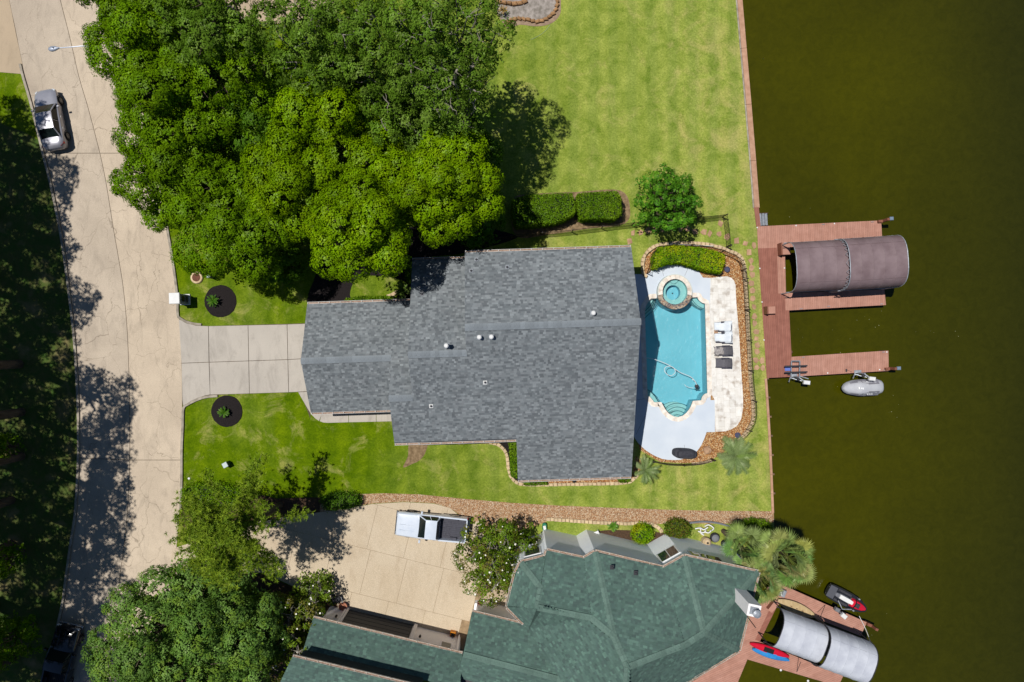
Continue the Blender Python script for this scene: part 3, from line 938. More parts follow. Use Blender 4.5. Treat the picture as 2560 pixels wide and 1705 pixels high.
# painted deck and travertine terrace
deck_pts = [(1540, 684), (1588, 685.5), (1620, 685.5), (1633, 671), (1650, 661), (1672, 656), (1695, 653), (1718, 657), (1735, 666), (1745, 676), (1751, 685), (1757, 694), (1776, 695),
            (1778, 720), (1779.5, 760), (1776, 1000), (1787, 1000), (1787, 1080), (1766, 1080), (1761, 1095), (1753, 1113), (1739, 1132), (1727, 1140), (1715, 1145.5), (1700, 1149), (1687, 1150), (1670, 1149.5), (1655, 1147), (1640, 1141), (1628, 1134.6), (1615, 1126), (1606, 1118), (1594, 1106), (1584, 1091), (1540, 1092)]
cop_out = offset_line(cl, .29)
# deck: outer boundary with a hole of pool + spa
dk = sheet("pool_deck", gp(deck_pts), [[Vector((p.x, p.y, 0)) for p in pool_spa_hole]], .04, M_deck)
tag(dk, "pale blue painted concrete deck round the pool", "pool deck")
mb = MB()
for a, b_ in (((1651, 662), (1659, 690)), ((1723, 664), (1711, 690)), ((1590, 1086), (1612, 1040)), ((1590, 1000), (1614, 996)), ((1710, 1112), (1712, 1124))):
    p, q = g(*a), g(*b_)
    mb.prism(strip_poly([p, q], -.008, .008), .041, .0425)
mb.build("control_joint", M_joint, dk)
tr = thing("terrace", "sunlit white travertine terrace between pool and pebble bed", "terrace", g(1810, 900))
tr["kind"] = "structure"
TR = [(1774.5, 757), (1776, 695), (1800, 692), (1818, 691), (1828, 695), (1834, 701), (1838, 712), (1840, 752), (1847, 836), (1852, 920), (1857, 990), (1857, 1020), (1852, 1048), (1842, 1064), (1828, 1073), (1812, 1078), (1788, 1079), (1786, 1000), (1778, 985)]
sheet("tile_bed", gp(TR), [], .043, mat("tile_grout", A(208, 196, 178), A(190, 178, 160), 3), None, tr)
trp = [Vector((p.x, p.y)) for p in gp(TR)]
ta = math.radians(-87.2)
rr = random.Random(9)
for st in strips(trp, ta, .46, .009):
    q0 = st; wtile = rr.choice((.46, .61, .76))
    for q in strips(st, ta + math.pi / 2, rr.choice((.46, .61, .76, .61)), .009, rr.uniform(-.4, 0)):
        mb = MB(); mb.prism(q, .044, .060 + rr.uniform(0, .004)); mb.build("tile", M_trav, tr)

# ------------------------------------------------------------------ pool hose, cleaner
M_hose = mat("white_hose", A(232, 240, 244), rough=.4)
hp = thing("pool_cleaner", "pool cleaner with a looped white hose floating in the pool", "pool cleaner", g(1735, 968, WZ))
hz = WZ + .02
hpts = [(1614, 894), (1638, 899), (1660, 907), (1676, 915), (1685, 921), (1688, 929), (1684, 936), (1676, 939), (1668, 936), (1662, 929), (1661, 922), (1665, 917), (1672, 915.5), (1680, 917), (1688, 923), (1700, 931), (1715, 937), (1726, 942), (1733, 948), (1738, 955), (1741, 962)]
mb = MB(); mb.tube([Vector(p) + Vector((0, 0, .012 * i / 21)) for i, p in enumerate(spline([g(x, y, hz) for x, y in hpts], 6))], .026, 6); mb.build("hose", M_hose, hp)
mb = MB(); mb.tube(spline([g(x, y, hz) for x, y in ((1711, 961), (1716, 966), (1726, 969), (1734, 970))], 5), .02, 5); mb.build("hose_tail", M_hose, hp)
c = g(1742, 969, WZ)
mb = MB(); mb.lathe(c + Vector((0, .1, -.12)), [(.10, 0), (.16, .05), (.16, .14), (.08, .2)], 14); mb.build("cleaner_body", M_dark, hp)
mb = MB(); mb.bevbox(c + Vector((.02, -.12, -.02)), (.36, .09, .08), .02, .05); mb.build("cleaner_skirt", M_black, hp)
mb = MB(); mb.lathe(g(1732, 949, WZ) + Vector((0, 0, .0)), [(.03, 0), (.05, .03), (.03, .06)], 8); mb.build("hose_float", M_white, hp)

# ------------------------------------------------------------------ loungers on the terrace
M_wicker = mat("charcoal_wicker", A(92, 90, 102), A(66, 66, 76), 14, .7, bump=.6, bscale=50)
M_sling = mat("lounger_sling", A(122, 120, 126), A(88, 88, 96), 5, .75, stretch=(1, 14, 1))
M_wcloth = mat("white_towel_cloth", A(236, 242, 248, .78), A(222, 230, 240, .78), 4, .9, bump=.3, bscale=8)
M_gcloth = mat("grey_towel", A(196, 190, 188), A(140, 134, 132), 6, .95, bump=.8, bscale=12)
def lounger(px, py, label, rot=0.0, cover=None, towel=None):
    t = thing("lounger", label, "lounger", g(px, py, .06), rot, "loungers along the pool edge")
    # low sling chair, back towards the lake (+x), seat towards the pool (-x)
    mb = MB()
    for s_ in (-1, 1):
        mb.tube([(-.62, s_ * .33, .20), (-.30, s_ * .34, .22), (.0, s_ * .35, .22), (.22, s_ * .35, .35), (.46, s_ * .34, .78)], .035, 6)
    mb.tube([(.46, -.34, .78), (.47, 0, .80), (.46, .34, .78)], .035, 6)
    mb.build("frame", M_wicker, t, True)
    for s_ in (-1, 1):
        mb = MB(); mb.bevbox((.10, s_ * .36, .42), (.62, .11, .07), .02); mb.build("armrest", M_wicker, t, True)
    for x in (-.5, .3):
        for s_ in (-1, 1):
            mb = MB(); mb.tube([(x, s_ * .34, .0), (x, s_ * .34, .24)], .025, 6); mb.build("leg", M_wicker, t, True)
    prof = [(-.60, .20), (-.3, .19), (-.05, .19), (.10, .24), (.26, .42), (.46, .78)]
    mb = MB()
    mb.loft([[(x, y, z) for y in (-.31, -.1, .1, .31)] for x, z in prof], caps=False)
    mb.loft([[(x + .02, y, z - .03) for y in (.31, .1, -.1, -.31)] for x, z in prof], caps=False)
    mb.build("sling", M_sling, t, True)
    if cover:
        mb = MB(); secs = []
        for x, z in [(-.66, .10), (-.62, .26), (-.36, .25), (-.10, .27), (.06, .50), (.30, .62), (.50, .86), (.54, .60), (.55, .15)]:
            wf = .72 if x < -.3 else (.9 if x < 0 else 1.0)
            secs.append([(x, y * wf + (.05 if x < -.3 else 0), (z + .03 * math.sin(x * 23 + y * 7) - (.25 if abs(y) > .41 else 0))) for y in (-.44, -.40, -.2, 0, .2, .40, .44)])
        mb.loft(secs, caps=False)
        mb.build("cover", M_wcloth, t, True, True)
    if towel:
        mb = MB(); secs = []
        rr = random.Random(5)
        for i in range(8):
            x = -.78 + i * .1
            secs.append([(x + rr.uniform(-.05, .05), -.36 + .1 * j + rr.uniform(-.03, .03) - (.1 if i == 3 else 0), .24 + rr.uniform(0, .09) - (.12 if j in (0, 7) else 0)) for j in range(8)])
        mb.loft(secs, caps=False); mb.build("towel", M_gcloth, t, True)
    return t
lounger(1805.5, 817, "white covered lounger nearest the spa", .03, cover=True)
lounger(1806.5, 844.5, "white covered lounger beside the dark towel draped one", .03, cover=True)
lounger(1808, 876.5, "dark wicker lounger with a crumpled grey towel on its foot", .03, towel=True)
lounger(1806.5, 907, "dark wicker lounger with a bare sling, farthest from the spa", .0)
mb = MB(); c = g(1788, 830, .06)
mb.bevbox(c + Vector((0, 0, .2)), (.28, .24, .04), .01)
for sx in (-1, 1):
    for sy in (-1, 1): mb.tube([c + Vector((sx * .11, sy * .09, 0)), c + Vector((sx * .11, sy * .09, .19))], .012, 5)
o = mb.build("side_table", M_flag); tag(o, "little tan side table between the two white loungers", "table")

# covered grill
gr = thing("covered_grill", "barbecue grill under a charcoal cover at the deck's lower edge", "grill", g(1707, 1131, .04), -.05)
def rrect(hx, hy, z, n=5, p=3.2, dx=0.0, dy=0.0):
    out = []
    for i in range(n * 8):
        a = 2 * math.pi * i / (n * 8)
        cx, sy = math.cos(a), math.sin(a)
        out.append((dx + hx * abs(cx) ** (2 / p) * (1 if cx >= 0 else -1), dy + hy * abs(sy) ** (2 / p) * (1 if sy >= 0 else -1), z))
    return out
M_cover = mat("charcoal_cover", A(72, 72, 80), A(56, 56, 64), 5, .8, bump=.4, bscale=7, bdist=.05)
mb = MB(); mb.loft([rrect(.86, .36, 0), rrect(.87, .37, .3), rrect(.84, .36, .88), rrect(.66, .34, .95), rrect(.60, .30, 1.12, dy=.0), rrect(.5, .2, 1.18)], True)
smooth_mesh(mb.build("cover", M_cover, gr, True), 35)
for x in (-.05, .21, .34):
    mb = MB(); mb.lathe((x, -.2, 1.1), [(.07, 0), (.07, .07), (.045, .09)], 12); mb.build("knob", M_dark, gr, True)

# ------------------------------------------------------------------ stone edging round the pebble bed
blk = block_meshes("edging_block", M_cream, 5, .1, 8)
ed = thing("stone_edging", "cream block edging wall round the pool pebble bed", "edging", g(1864, 720))
EDG = [(1617, 693), (1608, 686), (1605, 668), (1606, 652), (1610, 640), (1619, 628), (1634, 617), (1654, 611), (1702, 608), (1750, 610), (1783, 615), (1819, 626), (1846, 639), (1858, 660), (1861, 700), (1864, 745), (1867, 800), (1870, 860), (1874, 933), (1879, 990), (1882, 1020), (1880, 1052), (1862, 1084), (1836, 1106)]
stone_row(ed, blk, spline([g(*p) for p in EDG], 6), .33, .26, .26, 0, 'edging_block')
ed2 = thing("stone_edging", "low cream block edging below the deck by the grill", "edging", g(1740, 1158))
stone_row(ed2, blk, spline([g(*p) for p in [(1780, 1150), (1755, 1157), (1725, 1160)]], 6), .33, .24, .12, 0, 'edging_block')
ed3 = thing("stone_edging", "tan block edging curving round the dark bed below the eaves", "edging", g(1270, 1130))
stone_row(ed3, blk, spline([g(*p) for p in [(1145, 1107), (1200, 1105), (1240, 1109), (1258, 1121), (1268, 1140), (1270, 1165), (1276, 1188), (1287, 1203), (1310, 1211), (1380, 1211), (1440, 1210), (1500, 1209), (1560, 1207), (1580, 1200), (1594, 1185), (1600, 1168)]], 6), .34, .24, .14, 0, 'edging_block')
ed4 = thing("stone_edging", "tan block edging along the gravel above the white house", "edging", g(1480, 1303))
stone_row(ed4, blk, spline([g(*p) for p in [(1366, 1297), (1430, 1301), (1500, 1306), (1560, 1308), (1620, 1308), (1645, 1318), (1658, 1336)]], 6), .30, .26, .16, 0, 'edging_block')
ed5 = thing("stone_edging", "short tan block edging beside the garage roof palm", "edging", g(985, 735))
stone_row(ed5, blk, spline([g(*p) for p in [(968, 742), (985, 735), (1000, 725)]], 6), .36, .28, .15, 0, 'edging_block')

# stepping stones
sp = thing("stepping_stone_path", "tan flagstone stepping path looping round the pool bed to the dock", "path", g(1880, 720))
sp["kind"] = "structure"
SS = [(1573, 602), (1582, 583), (1602, 581), (1620, 576), (1638, 571), (1657, 572), (1679, 571), (1701, 572), (1718, 572), (1737, 578), (1759, 580), (1775, 584), (1797, 585), (1818, 592), (1841, 601), (1863, 609), (1885, 613),
      (1872, 630), (1877, 652), (1878, 670), (1880, 688), (1878, 709), (1880, 727), (1882, 747), (1885, 768), (1886, 790), (1887, 808), (1890, 829), (1890, 846), (1893, 864), (1892, 880), (1889, 900), (1904, 902), (1892, 918), (1907, 920), (1906, 566), (1800, 560)]
rr = random.Random(21)
for (x, y) in SS:
    c = g(x, y)
    if x > 1895 and y < 600: continue
    n_ = rr.choice((4, 5, 5))
    a0 = rr.uniform(0, 6.28)
    P = []
    for k in range(n_):
        a = a0 + 2 * math.pi * k / n_ + rr.uniform(-.22, .22)
        r_ = rr.uniform(.21, .34)
        P.append((c.x + r_ * math.cos(a) * .85, c.y + r_ * math.sin(a)))
    mb = MB(); mb.prism(P, .0, .045 + rr.uniform(0, .01)); mb.build("stepping_stone", M_flag, sp)

# ------------------------------------------------------------------ iron fences
def fence(pts, label, h=1.25, zbase=0.0, post_every=2.35, gap=.115):
    line = [g(*p, zbase) for p in pts]
    fl = thing("iron_fence", label, "fence", line[len(line) // 2])
    poly = spline(line, 8) if len(line) > 2 else line
    pk = resample(poly, gap)
    mbp = MB(); mbp.box((0, 0, .5), (.024, .024, 1)); pm = mbp.mesh("picket", M_iron)
    mbq = MB(); mbq.box((0, 0, .5), (.06, .06, 1)); mbq.box((0, 0, 1.02), (.075, .075, .04)); qm = mbq.mesh("post", M_iron)
    for p in pk:
        piece("picket", pm, fl, Matrix.Translation((p.x, p.y, zbase + .08)) @ Matrix.Diagonal((1, 1, h - .1, 1)))
    for p in resample(poly, post_every) + [poly[-1]]:
        piece("post", qm, fl, Matrix.Translation((p.x, p.y, zbase)) @ Matrix.Diagonal((1, 1, h + .06, 1)))
    for z in (.14, h - .08):
        mb = MB(); mb.tube([Vector((p.x, p.y, zbase + z)) for p in resample(poly, .3) + [poly[-1]]], .014, 4); mb.build("rail", M_iron, fl)
    return fl
fence([(1205, 607), (1300, 592), (1400, 584), (1500, 572), (1590, 562)], "black iron picket fence below the clipped hedges")
fence([(1590, 562), (1700, 552), (1760, 548), (1806, 543)], "short iron fence panel under the dark green tree")
fence([(1806, 543), (1811, 575), (1815, 620)], "iron gate panel of fence crossing the stepping stones near the lake")
fence([(1617, 684), (1624, 660), (1630, 634), (1645, 624), (1680, 616), (1740, 618), (1800, 633), (1838, 650), (1850, 668), (1856, 700)], "iron fence curving round the hedge behind the spa")
fence([(1856, 700), (1859, 745), (1862, 800), (1866, 860), (1870, 930), (1875, 985), (1879, 1020), (1876, 1050), (1860, 1080), (1838, 1102)], "iron fence along the lake side of the pool terrace")
fence([(1628, 1150), (1660, 1157), (1700, 1159), (1745, 1156), (1778, 1146)], "low iron fence below the covered grill", 1.0)
# planters, kerb lights and small things near the pool
for (x, y, lab) in ((1816, 674, "round blue grey pot ring in the pebbles beside the pool hedge"), (1842, 1087, "round blue grey pot ring in the pebbles by the lower fence")):
    c = g(x, y); mb = MB()
    mb.lathe(c, [(.17, 0), (.22, .18), (.225, .24), (.19, .24), (.17, .16)], 18)
    o = mb.build("pot_ring", mat("blue_pot", A(82, 84, 112), rough=.4)); tag(o, lab, "pot", "pot rings in the pebble bed")
bd = MB(); bd.lathe(g(1767, 1125), [(.30, 0), (.34, .12), (.26, .26), (.08, .33)], 9)
bd.V = [(x + R.uniform(-.05, .05), y + R.uniform(-.05, .05), z) for x, y, z in bd.V]
tag(bd.build("boulder", M_flag), "pinkish boulder in the pebbles right of the covered grill", "boulder")
pv = thing("pool_pole", "white pool pole lying along the edging above the hedge", "pole", g(1740, 612, .27))
mb = MB(); mb.tube([g(1668, 610, .3), g(1784, 615, .3)], .022, 6); mb.build("shaft", M_white, pv)
mb = MB(); mb.bevbox(g(1682, 610, .32), (.62, .16, .06), .02, -.05); mb.build("net_frame", M_grey, pv)
tag((lambda m_: (m_.lathe(g(1434, 1201), [(.12, 0), (.13, .32), (.05, .36)], 12), m_.build("drain_cover", M_black))[1])(MB()), "small black round utility cover under the south eave", "utility cover")
# ------------------------------------------------------------------ shingle roofs
def shingles(mb, poly, udir, pal, ex=.15, wmin=.14, wmax=.40, rr=None, lift=.022, surf=False):
    """lay overlapping shingle tabs on planar polygon poly (list of Vector)"""
    rr = rr or R
    u = Vector(udir).normalized()
    c = sum(poly, Vector()) / len(poly)
    nrm = Vector()
    for i in range(len(poly)):
        a, b_ = poly[i], poly[(i + 1) % len(poly)]
        nrm += (a - c).cross(b_ - c)
    nrm.normalize()
    if nrm.z < 0: nrm = -nrm
    u = (u - nrm * u.dot(nrm)).normalized()
    v = nrm.cross(u)
    if v.z < 0: v = -v; 
    Q = [((p - c).dot(u), (p - c).dot(v)) for p in poly]
    tris = None
    if surf:
        bm = bmesh.new(); fc_ = bm.faces.new([bm.verts.new(p) for p in poly]); bmesh.ops.triangulate(bm, faces=[fc_])
        tris = [[v_.co.copy() for v_ in f_.verts] for f_ in bm.faces]; bm.free()
    def on_surf(p):
        best = None; bd_ = 1e9
        for a_, b2_, c2_ in tris:
            d_ = (b2_.x - a_.x) * (c2_.y - a_.y) - (c2_.x - a_.x) * (b2_.y - a_.y)
            if abs(d_) < 1e-9: continue
            w1 = ((p.x - a_.x) * (c2_.y - a_.y) - (c2_.x - a_.x) * (p.y - a_.y)) / d_
            w2 = ((b2_.x - a_.x) * (p.y - a_.y) - (p.x - a_.x) * (b2_.y - a_.y)) / d_
            out_ = max(-w1, -w2, w1 + w2 - 1)
            if out_ < bd_: bd_ = out_; best = a_.z + w1 * (b2_.z - a_.z) + w2 * (c2_.z - a_.z)
        return best
    v0 = min(q[1] for q in Q); v1 = max(q[1] for q in Q)
    k = 0
    while v0 + k * ex < v1 - .01:
        va = v0 + k * ex; vm = va + ex * .5
        xs = []
        for i in range(len(Q)):
            (x0, y0), (x1, y1) = Q[i], Q[(i + 1) % len(Q)]
            if (y0 <= vm < y1) or (y1 <= vm < y0):
                xs.append(x0 + (x1 - x0) * (vm - y0) / (y1 - y0))
        xs.sort()
        for a, b_ in zip(xs[0::2], xs[1::2]):
            x = a - rr.uniform(0, .2)
            row = rr.uniform(.95, 1.05)
            while x < b_:
                w = rr.uniform(wmin, wmax)
                xa, xb = max(a, x), min(b_, x + w)
                x += w
                if xb - xa < .02: continue
                t = rr.choice((lift * .55, lift, lift * 1.3))
                cc = rr.choice(pal); f = rr.uniform(.9, 1.1) * row
                col = (cc[0] * f, cc[1] * f, cc[2] * f)
                P = lambda uu, vv, h: c + u * uu + v * vv + nrm * h
                V = [P(xa, va, t), P(xb, va, t), P(xb, va + ex * 1.1, .003), P(xa, va + ex * 1.1, .003), P(xa, va, 0), P(xb, va, 0)]
                if tris:
                    V = [Vector((q_.x, q_.y, on_surf(q_) + h_)) for q_, h_ in zip(V, (t, t, .003, .003, 0, 0))]
                mb.add(V, [(0, 1, 2, 3), (4, 5, 1, 0)], col)
        k += 1
def ridge_caps(parent, a, b_, m, step=.28, w=.34, drop=.07, name='ridge_cap', col=None):
    a, b_ = Vector(a), Vector(b_)
    L_ = (b_ - a).length; n = max(1, int(L_ / step))
    t = (b_ - a).normalized(); sd = t.cross(Vector((0, 0, 1))).normalized(); up = sd.cross(t)
    me_ = MB()
    V = []
    for x, z in ((0, .03), (step * 1.12, .012)):
        V += [(x, -w / 2, z - drop), (x, 0, z), (x, w / 2, z - drop)]
    V += [(0, -w / 2, -drop), (0, 0, 0), (0, w / 2, -drop)]
    me_.add(V, [(0, 1, 4, 3), (1, 2, 5, 4), (6, 7, 1, 0), (7, 8, 2, 1)])
    me = me_.mesh(name, m)
    Rm = Matrix(((t.x, sd.x, up.x, 0), (t.y, sd.y, up.y, 0), (t.z, sd.z, up.z, 0), (0, 0, 0, 1)))
    for i in range(n):
        p = a + t * (L_ * i / n) + Vector((0, 0, .035))
        piece(name, me, parent, Matrix.Translation(p) @ Rm)
def roof_slab(parent, poly, m, th=.12, drop=.02, name='roof_deck'):
    mb = MB(); n = len(poly)
    V = [p - Vector((0, 0, drop)) for p in poly] + [p - Vector((0, 0, th + drop)) for p in poly]
    bm = bmesh.new(); vv_ = [bm.verts.new(p) for p in poly]; bm.verts.index_update(); fc_ = bm.faces.new(vv_)
    bmesh.ops.triangulate(bm, faces=[fc_]); ti = [tuple(v_.index for v_ in f_.verts) for f_ in bm.faces]; bm.free()
    mb.add(V, ti + [(c2 + n, b2 + n, a2 + n) for a2, b2, c2 in ti] + [(i, n + i, n + (i + 1) % n, (i + 1) % n) for i in range(n)])
    return fix_normals(mb.build(name, m, parent))
def gutter(parent, a, b_, out, m_out, m_in, hang=.9, w=.15):
    """open channel from a to b_, out = horizontal outward unit vector"""
    a, b_, out = Vector(a), Vector(b_), Vector(out).normalized()
    d = -Vector((0, 0, 1))
    mb = MB()
    p = [(0.0, 0.0), (0.0, .12), (w, .12), (w, 0.0), (w - .025, 0.0), (w - .025, .09), (.02, .09), (.02, 0.0)]
    mb.loft([[q + out * x + d * z for x, z in p] for q in (a, b_)], ring=True)
    o = fix_normals(mb.build("gutter", m_out, parent))
    mb = MB(); mb.quad(a + out * .022 + d * .07, b_ + out * .022 + d * .07, b_ + out * (w - .027) + d * .07, a + out * (w - .027) + d * .07)
    mb.build("debris", m_in, o)
    L_ = (b_ - a).length; t = (b_ - a).normalized()
    n = max(1, int(L_ / hang))
    mbh = MB(); mbh.box((0, 0, 0), (.035, w, .02)); hm = mbh.mesh("hanger", m_out)
    for i in range(n + 1):
        q = a + t * (.05 + (L_ - .1) * i / n) + out * (w / 2) + Vector((0, 0, .006))
        piece("hanger", hm, o, Matrix.Translation(q) @ Matrix.Rotation(math.atan2(t.y, t.x), 4, 'Z'))
    return o
def vent(parent, p, kind='pipe', nrm=Vector((0, 0, 1)), m=None):
    v = bpy.data.objects.new("roof_vent", None); COL.objects.link(v); v.parent = parent
    v.matrix_basis = wm(parent).inverted() @ Matrix.Translation(Vector(p))
    q = nrm.to_track_quat('Z', 'Y').to_matrix().to_4x4()
    if kind == 'low':
        mb = MB(); mb.bevbox((0, 0, .03), (.28, .3, .03), .01); mb.V = [tuple(q @ Vector(x)) for x in mb.V]; mb.build("flashing", m or M_metal, v, True)
        mb = MB(); mb.lathe((0, 0, 0), [(.08, 0), (.075, .14), (.05, .16)], 12); mb.build("pipe", M_dark, v, True)
    else:
        mb = MB(); mb.bevbox((0, 0, .03), (.36, .36, .03), .01); mb.V = [tuple(q @ Vector(x)) for x in mb.V]; mb.build("flashing", m or M_metal, v, True)
        mb = MB(); mb.lathe((0, 0, 0), [(.09, 0), (.09, .36)], 12); mb.build("pipe", m or M_white, v, True)
        mb = MB(); mb.lathe((0, 0, .36), [(.15, 0), (.15, .08), (.09, .13)], 14); mb.build("cap", m or M_white, v, True)
    return v

# ------------------------------------------------------------------ grey roofed house
TH = math.atan(.0335)
hs = thing("house", "house with a stepped grey shingle roof in the middle of the picture", "house", (0, 0, 0), TH)
def hv(px, py, z):
    p = g(px, py, z)
    return (p.x * math.cos(TH) + p.y * math.sin(TH), -p.x * math.sin(TH) + p.y * math.cos(TH))
def hw(u, v, z):
    return Vector((u * math.cos(TH) - v * math.sin(TH), u * math.sin(TH) + v * math.cos(TH), z))
RZ = 8.5
uE = (hv(1602, 804, RZ)[0] + hv(1600, 852, 8.0)[0]) / 2
uM = hv(1162, 819, RZ)[0]
vR = (hv(1602, 804, RZ)[1] + hv(1162, 819, RZ)[1]) / 2
vS2 = hv(1436, 1196, 2.8)[1]
sS = (RZ - 2.8) / (vR - vS2)
zS = lambda v: RZ - sS * (vR - v)
vNM = hv(1370, 625, 5.9)[1]
def hitS(px, py):
    z = 5.0
    for _ in range(30): z = zS(hv(px, py, z)[1])
    return hv(px, py, z) + (z,)
uStep = hitS(1293, 1150)[0]
vS1 = hitS(1170, 1102)[1]
u_, v2, z2 = hitS(1090, 885)
uW2 = hv(1020, 889, z2)[0]
vN2 = hv(1100, 648, 4.2)[1]
zG = 4.8
vG = (hv(752, 903, zG)[1] + hv(960, 895, zG)[1]) / 2
uG = hv(752, 903, zG)[0]
vGN = hv(900, 756, 2.8)[1]; vGS = hv(878, 1028, 2.8)[1]
sGN = (zG - 2.8) / (vGN - vG)
# W3 ridge: GN plane meets S plane
v3 = (zG + sGN * vG - RZ + sS * vR) / (sS + sGN)
z3 = zS(v3)
uW3 = hv(972, 1000, z3)[0]
grey_pal = [A(*c_, .80) for c_ in ((102, 108, 114), (117, 124, 130), (123, 130, 136), (119, 125, 131), (133, 140, 146), (100, 106, 112), (114, 121, 127), (108, 115, 121), (126, 133, 139))]
M_shing = mat("grey_shingle", (1.04, 1.02, .99), (1.15, 1.12, 1.08), .5, attr=True, rough=.95, spec=.12, bump=.5, bscale=60)
M_deckg = mat("roof_underlay", A(70, 74, 84), rough=.95)
M_capg = mat("grey_ridge_cap", A(138, 145, 151, .8), A(126, 133, 139, .8), 6, .95, rand=.10, spec=.12)
roof = bpy.data.objects.new("roof", None); COL.objects.link(roof); roof.parent = hs
def P3(u, v, z): return hw(u, v, z)
Spoly = [P3(uW3, vS1, zS(vS1)), P3(uStep, vS1, zS(vS1)), P3(uStep, vS2, 2.8), P3(uE, vS2, 2.8), P3(uE, vR, RZ), P3(uM, vR, RZ), P3(uM, v2, z2), P3(uW2, v2, z2), P3(uW2, v3, z3), P3(uW3, v3, z3)]
MN = [P3(uM, vR, RZ), P3(uE, vR, RZ), P3(uE, vNM, 5.9), P3(uM, vNM, 5.9)]
W2N = [P3(uW2, v2, z2), P3(uM + .3, v2, z2), P3(uM + .3, vN2, 4.2), P3(uW2, vN2, 4.2)]
GN = [P3(uG, vG, zG), P3(uW3, vG, zG), P3(uW3, v3, z3), P3(uW2 + .3, v3, z3), P3(uW2 + .3, vGN, 2.8), P3(uG, vGN, 2.8)]
GS = [P3(uG, vG, zG), P3(uW3 + .3, vG, zG), P3(uW3 + .3, vGS, 2.8), P3(uG, vGS, 2.8)]
ud = (math.cos(TH), math.sin(TH), 0)
for P in (Spoly, MN, W2N, GN, GS):
    roof_slab(roof, P, M_deckg)
mb = MB(); rr = random.Random(31)
for P in (Spoly, MN, W2N, GN, GS):
    shingles(mb, P, ud, grey_pal, .15, .12, .30, rr=rr)
o = mb.build("shingles", M_shing, roof, colors=True); o["kind"] = "stuff"
for (a, b_) in ((P3(uM, vR, RZ), P3(uE, vR, RZ)), (P3(uW2, v2, z2), P3(uM, v2, z2)), (P3(uW3, v3, z3), P3(uW2, v3, z3)), (P3(uG, vG, zG), P3(uW3, vG, zG))):
    ridge_caps(roof, a, b_, M_capg, .30, .46, .085)
M_debris = mat("gutter_debris", A(190, 164, 146), A(150, 118, 98), 9, .95)
M_gut = mat("white_gutter", A(236, 232, 228), A(206, 200, 196), 6, .5)
nN = hw(0, 1, 0); nS = hw(0, -1, 0)
def gtr(u0, u1, v, z, out):
    gutter(roof, hw(u0, v, z - .02) + Vector(out) * .01, hw(u1, v, z - .02) + Vector(out) * .01, out, M_gut, M_debris, .75)
gtr(uM, uE, vNM, 5.9, nN); gtr(uW2, uM, vN2, 4.2, nN); gtr(uG, uW2, vGN, 2.8, nN)
gtr(uG, uW3, vGS, 2.8, nS); gtr(uW3, uW3 + 1.75, vS1, zS(vS1), nS); gtr(uW3 + 1.75, uStep, vS1 - .02, zS(vS1), nS); gtr(uStep, uE, vS2, 2.8, nS)
# walls
M_wallg = mat("house_siding", A(206, 202, 194), A(190, 186, 178), 2, .8)
M_glass = mat("window_glass", (.02, .03, .035), rough=.05, spec=.6)
def gable_solid(u0, u1, prof):
    mb = MB(); n = len(prof)
    V = [hw(u0, v, z) for v, z in prof] + [hw(u1, v, z) for v, z in prof]
    mb.add(V, [tuple(range(n)), tuple(range(2 * n - 1, n - 1, -1))] + [(i, n + i, n + (i + 1) % n, (i + 1) % n) for i in range(n)])
    return fix_normals(mb.build("wall", M_wallg, hs))
dn = .16
gable_solid(uM + .1, uStep + .4, [(vS1 + .45, 0), (vS1 + .45, zS(vS1 + .45) - dn), (vR, RZ - dn), (vNM - .45, 5.9 + .2 - dn), (vNM - .45, 0)])
gable_solid(uStep + .4, uE - .45, [(vS2 + .45, 0), (vS2 + .45, zS(vS2 + .45) - dn), (vR, RZ - dn), (vNM - .45, 5.9 + .2 - dn), (vNM - .45, 0)])
gable_solid(uW2 + .3, uM + .1, [(vS1 + .45, 0), (vS1 + .45, zS(vS1 + .45) - dn), (v2, z2 - dn), (vN2 - .4, 4.2 + .15 - dn), (vN2 - .4, 0)])
gable_solid(uW3 + .3, uW2 + .3, [(vS1 + .45, 0), (vS1 + .45, zS(vS1 + .45) - dn), (v3, z3 - dn), (vGN - .4, 2.8 + .15 - dn), (vGN - .4, 0)])
gable_solid(uG + .35, uW3 + .3, [(vGS + .4, 0), (vGS + .4, 2.8 + .15 - dn), (vG, zG - dn), (vGN - .4, 2.8 + .15 - dn), (vGN - .4, 0)])
def window_on(parent, c, w, h, nrm, m_frame):
    n_ = Vector(nrm).normalized(); t = Vector((-n_.y, n_.x, 0))
    rz = math.atan2(n_.y, n_.x)
    wv = MB(); wv.box(Vector(c) + n_ * .02, (.06, w + .16, h + .16), rz)
    f_ = wv.build("window", m_frame, parent)
    k = max(1, int(w / .7))
    for i in range(k):
        mb = MB(); mb.box(Vector(c) + n_ * .045 + t * ((i + .5) * w / k - w / 2), (.03, w / k - .06, h), rz); mb.build("pane", M_glass, f_)
eN = hw(1, 0, 0)
for v in (-7.5, -4.5, -1.5, 3.5):
    window_on(hs, hw(uE - .45, v, 1.6), 1.8, 1.9, eN, M_white)
for u in (3.0, 6.5): window_on(hs, hw(u, vS2 + .45, 1.5), 1.4, 1.2, nS, M_white)
for u in (-5, -1.5): window_on(hs, hw(u, vS1 + .45, 1.6), 1.4, 1.3, nS, M_white)
mb = MB(); c = hw(uG + .35, vG, 1.15); mb.box(c - eN * .03, (.08, 4.9, 2.2), TH)
gd = mb.build("garage_door", M_white, hs)
for k in range(4):
    mb = MB(); mb.box(hw(uG + .30, vG, .36 + k * .54), (.05, 4.8, .5), TH); mb.build("panel", M_white, gd)
mb = MB(); mb.box(hw(uG + 3.2, vGS + .38, 1.05), (.95, .08, 2.1), TH); mb.build("door", M_dark, hs)
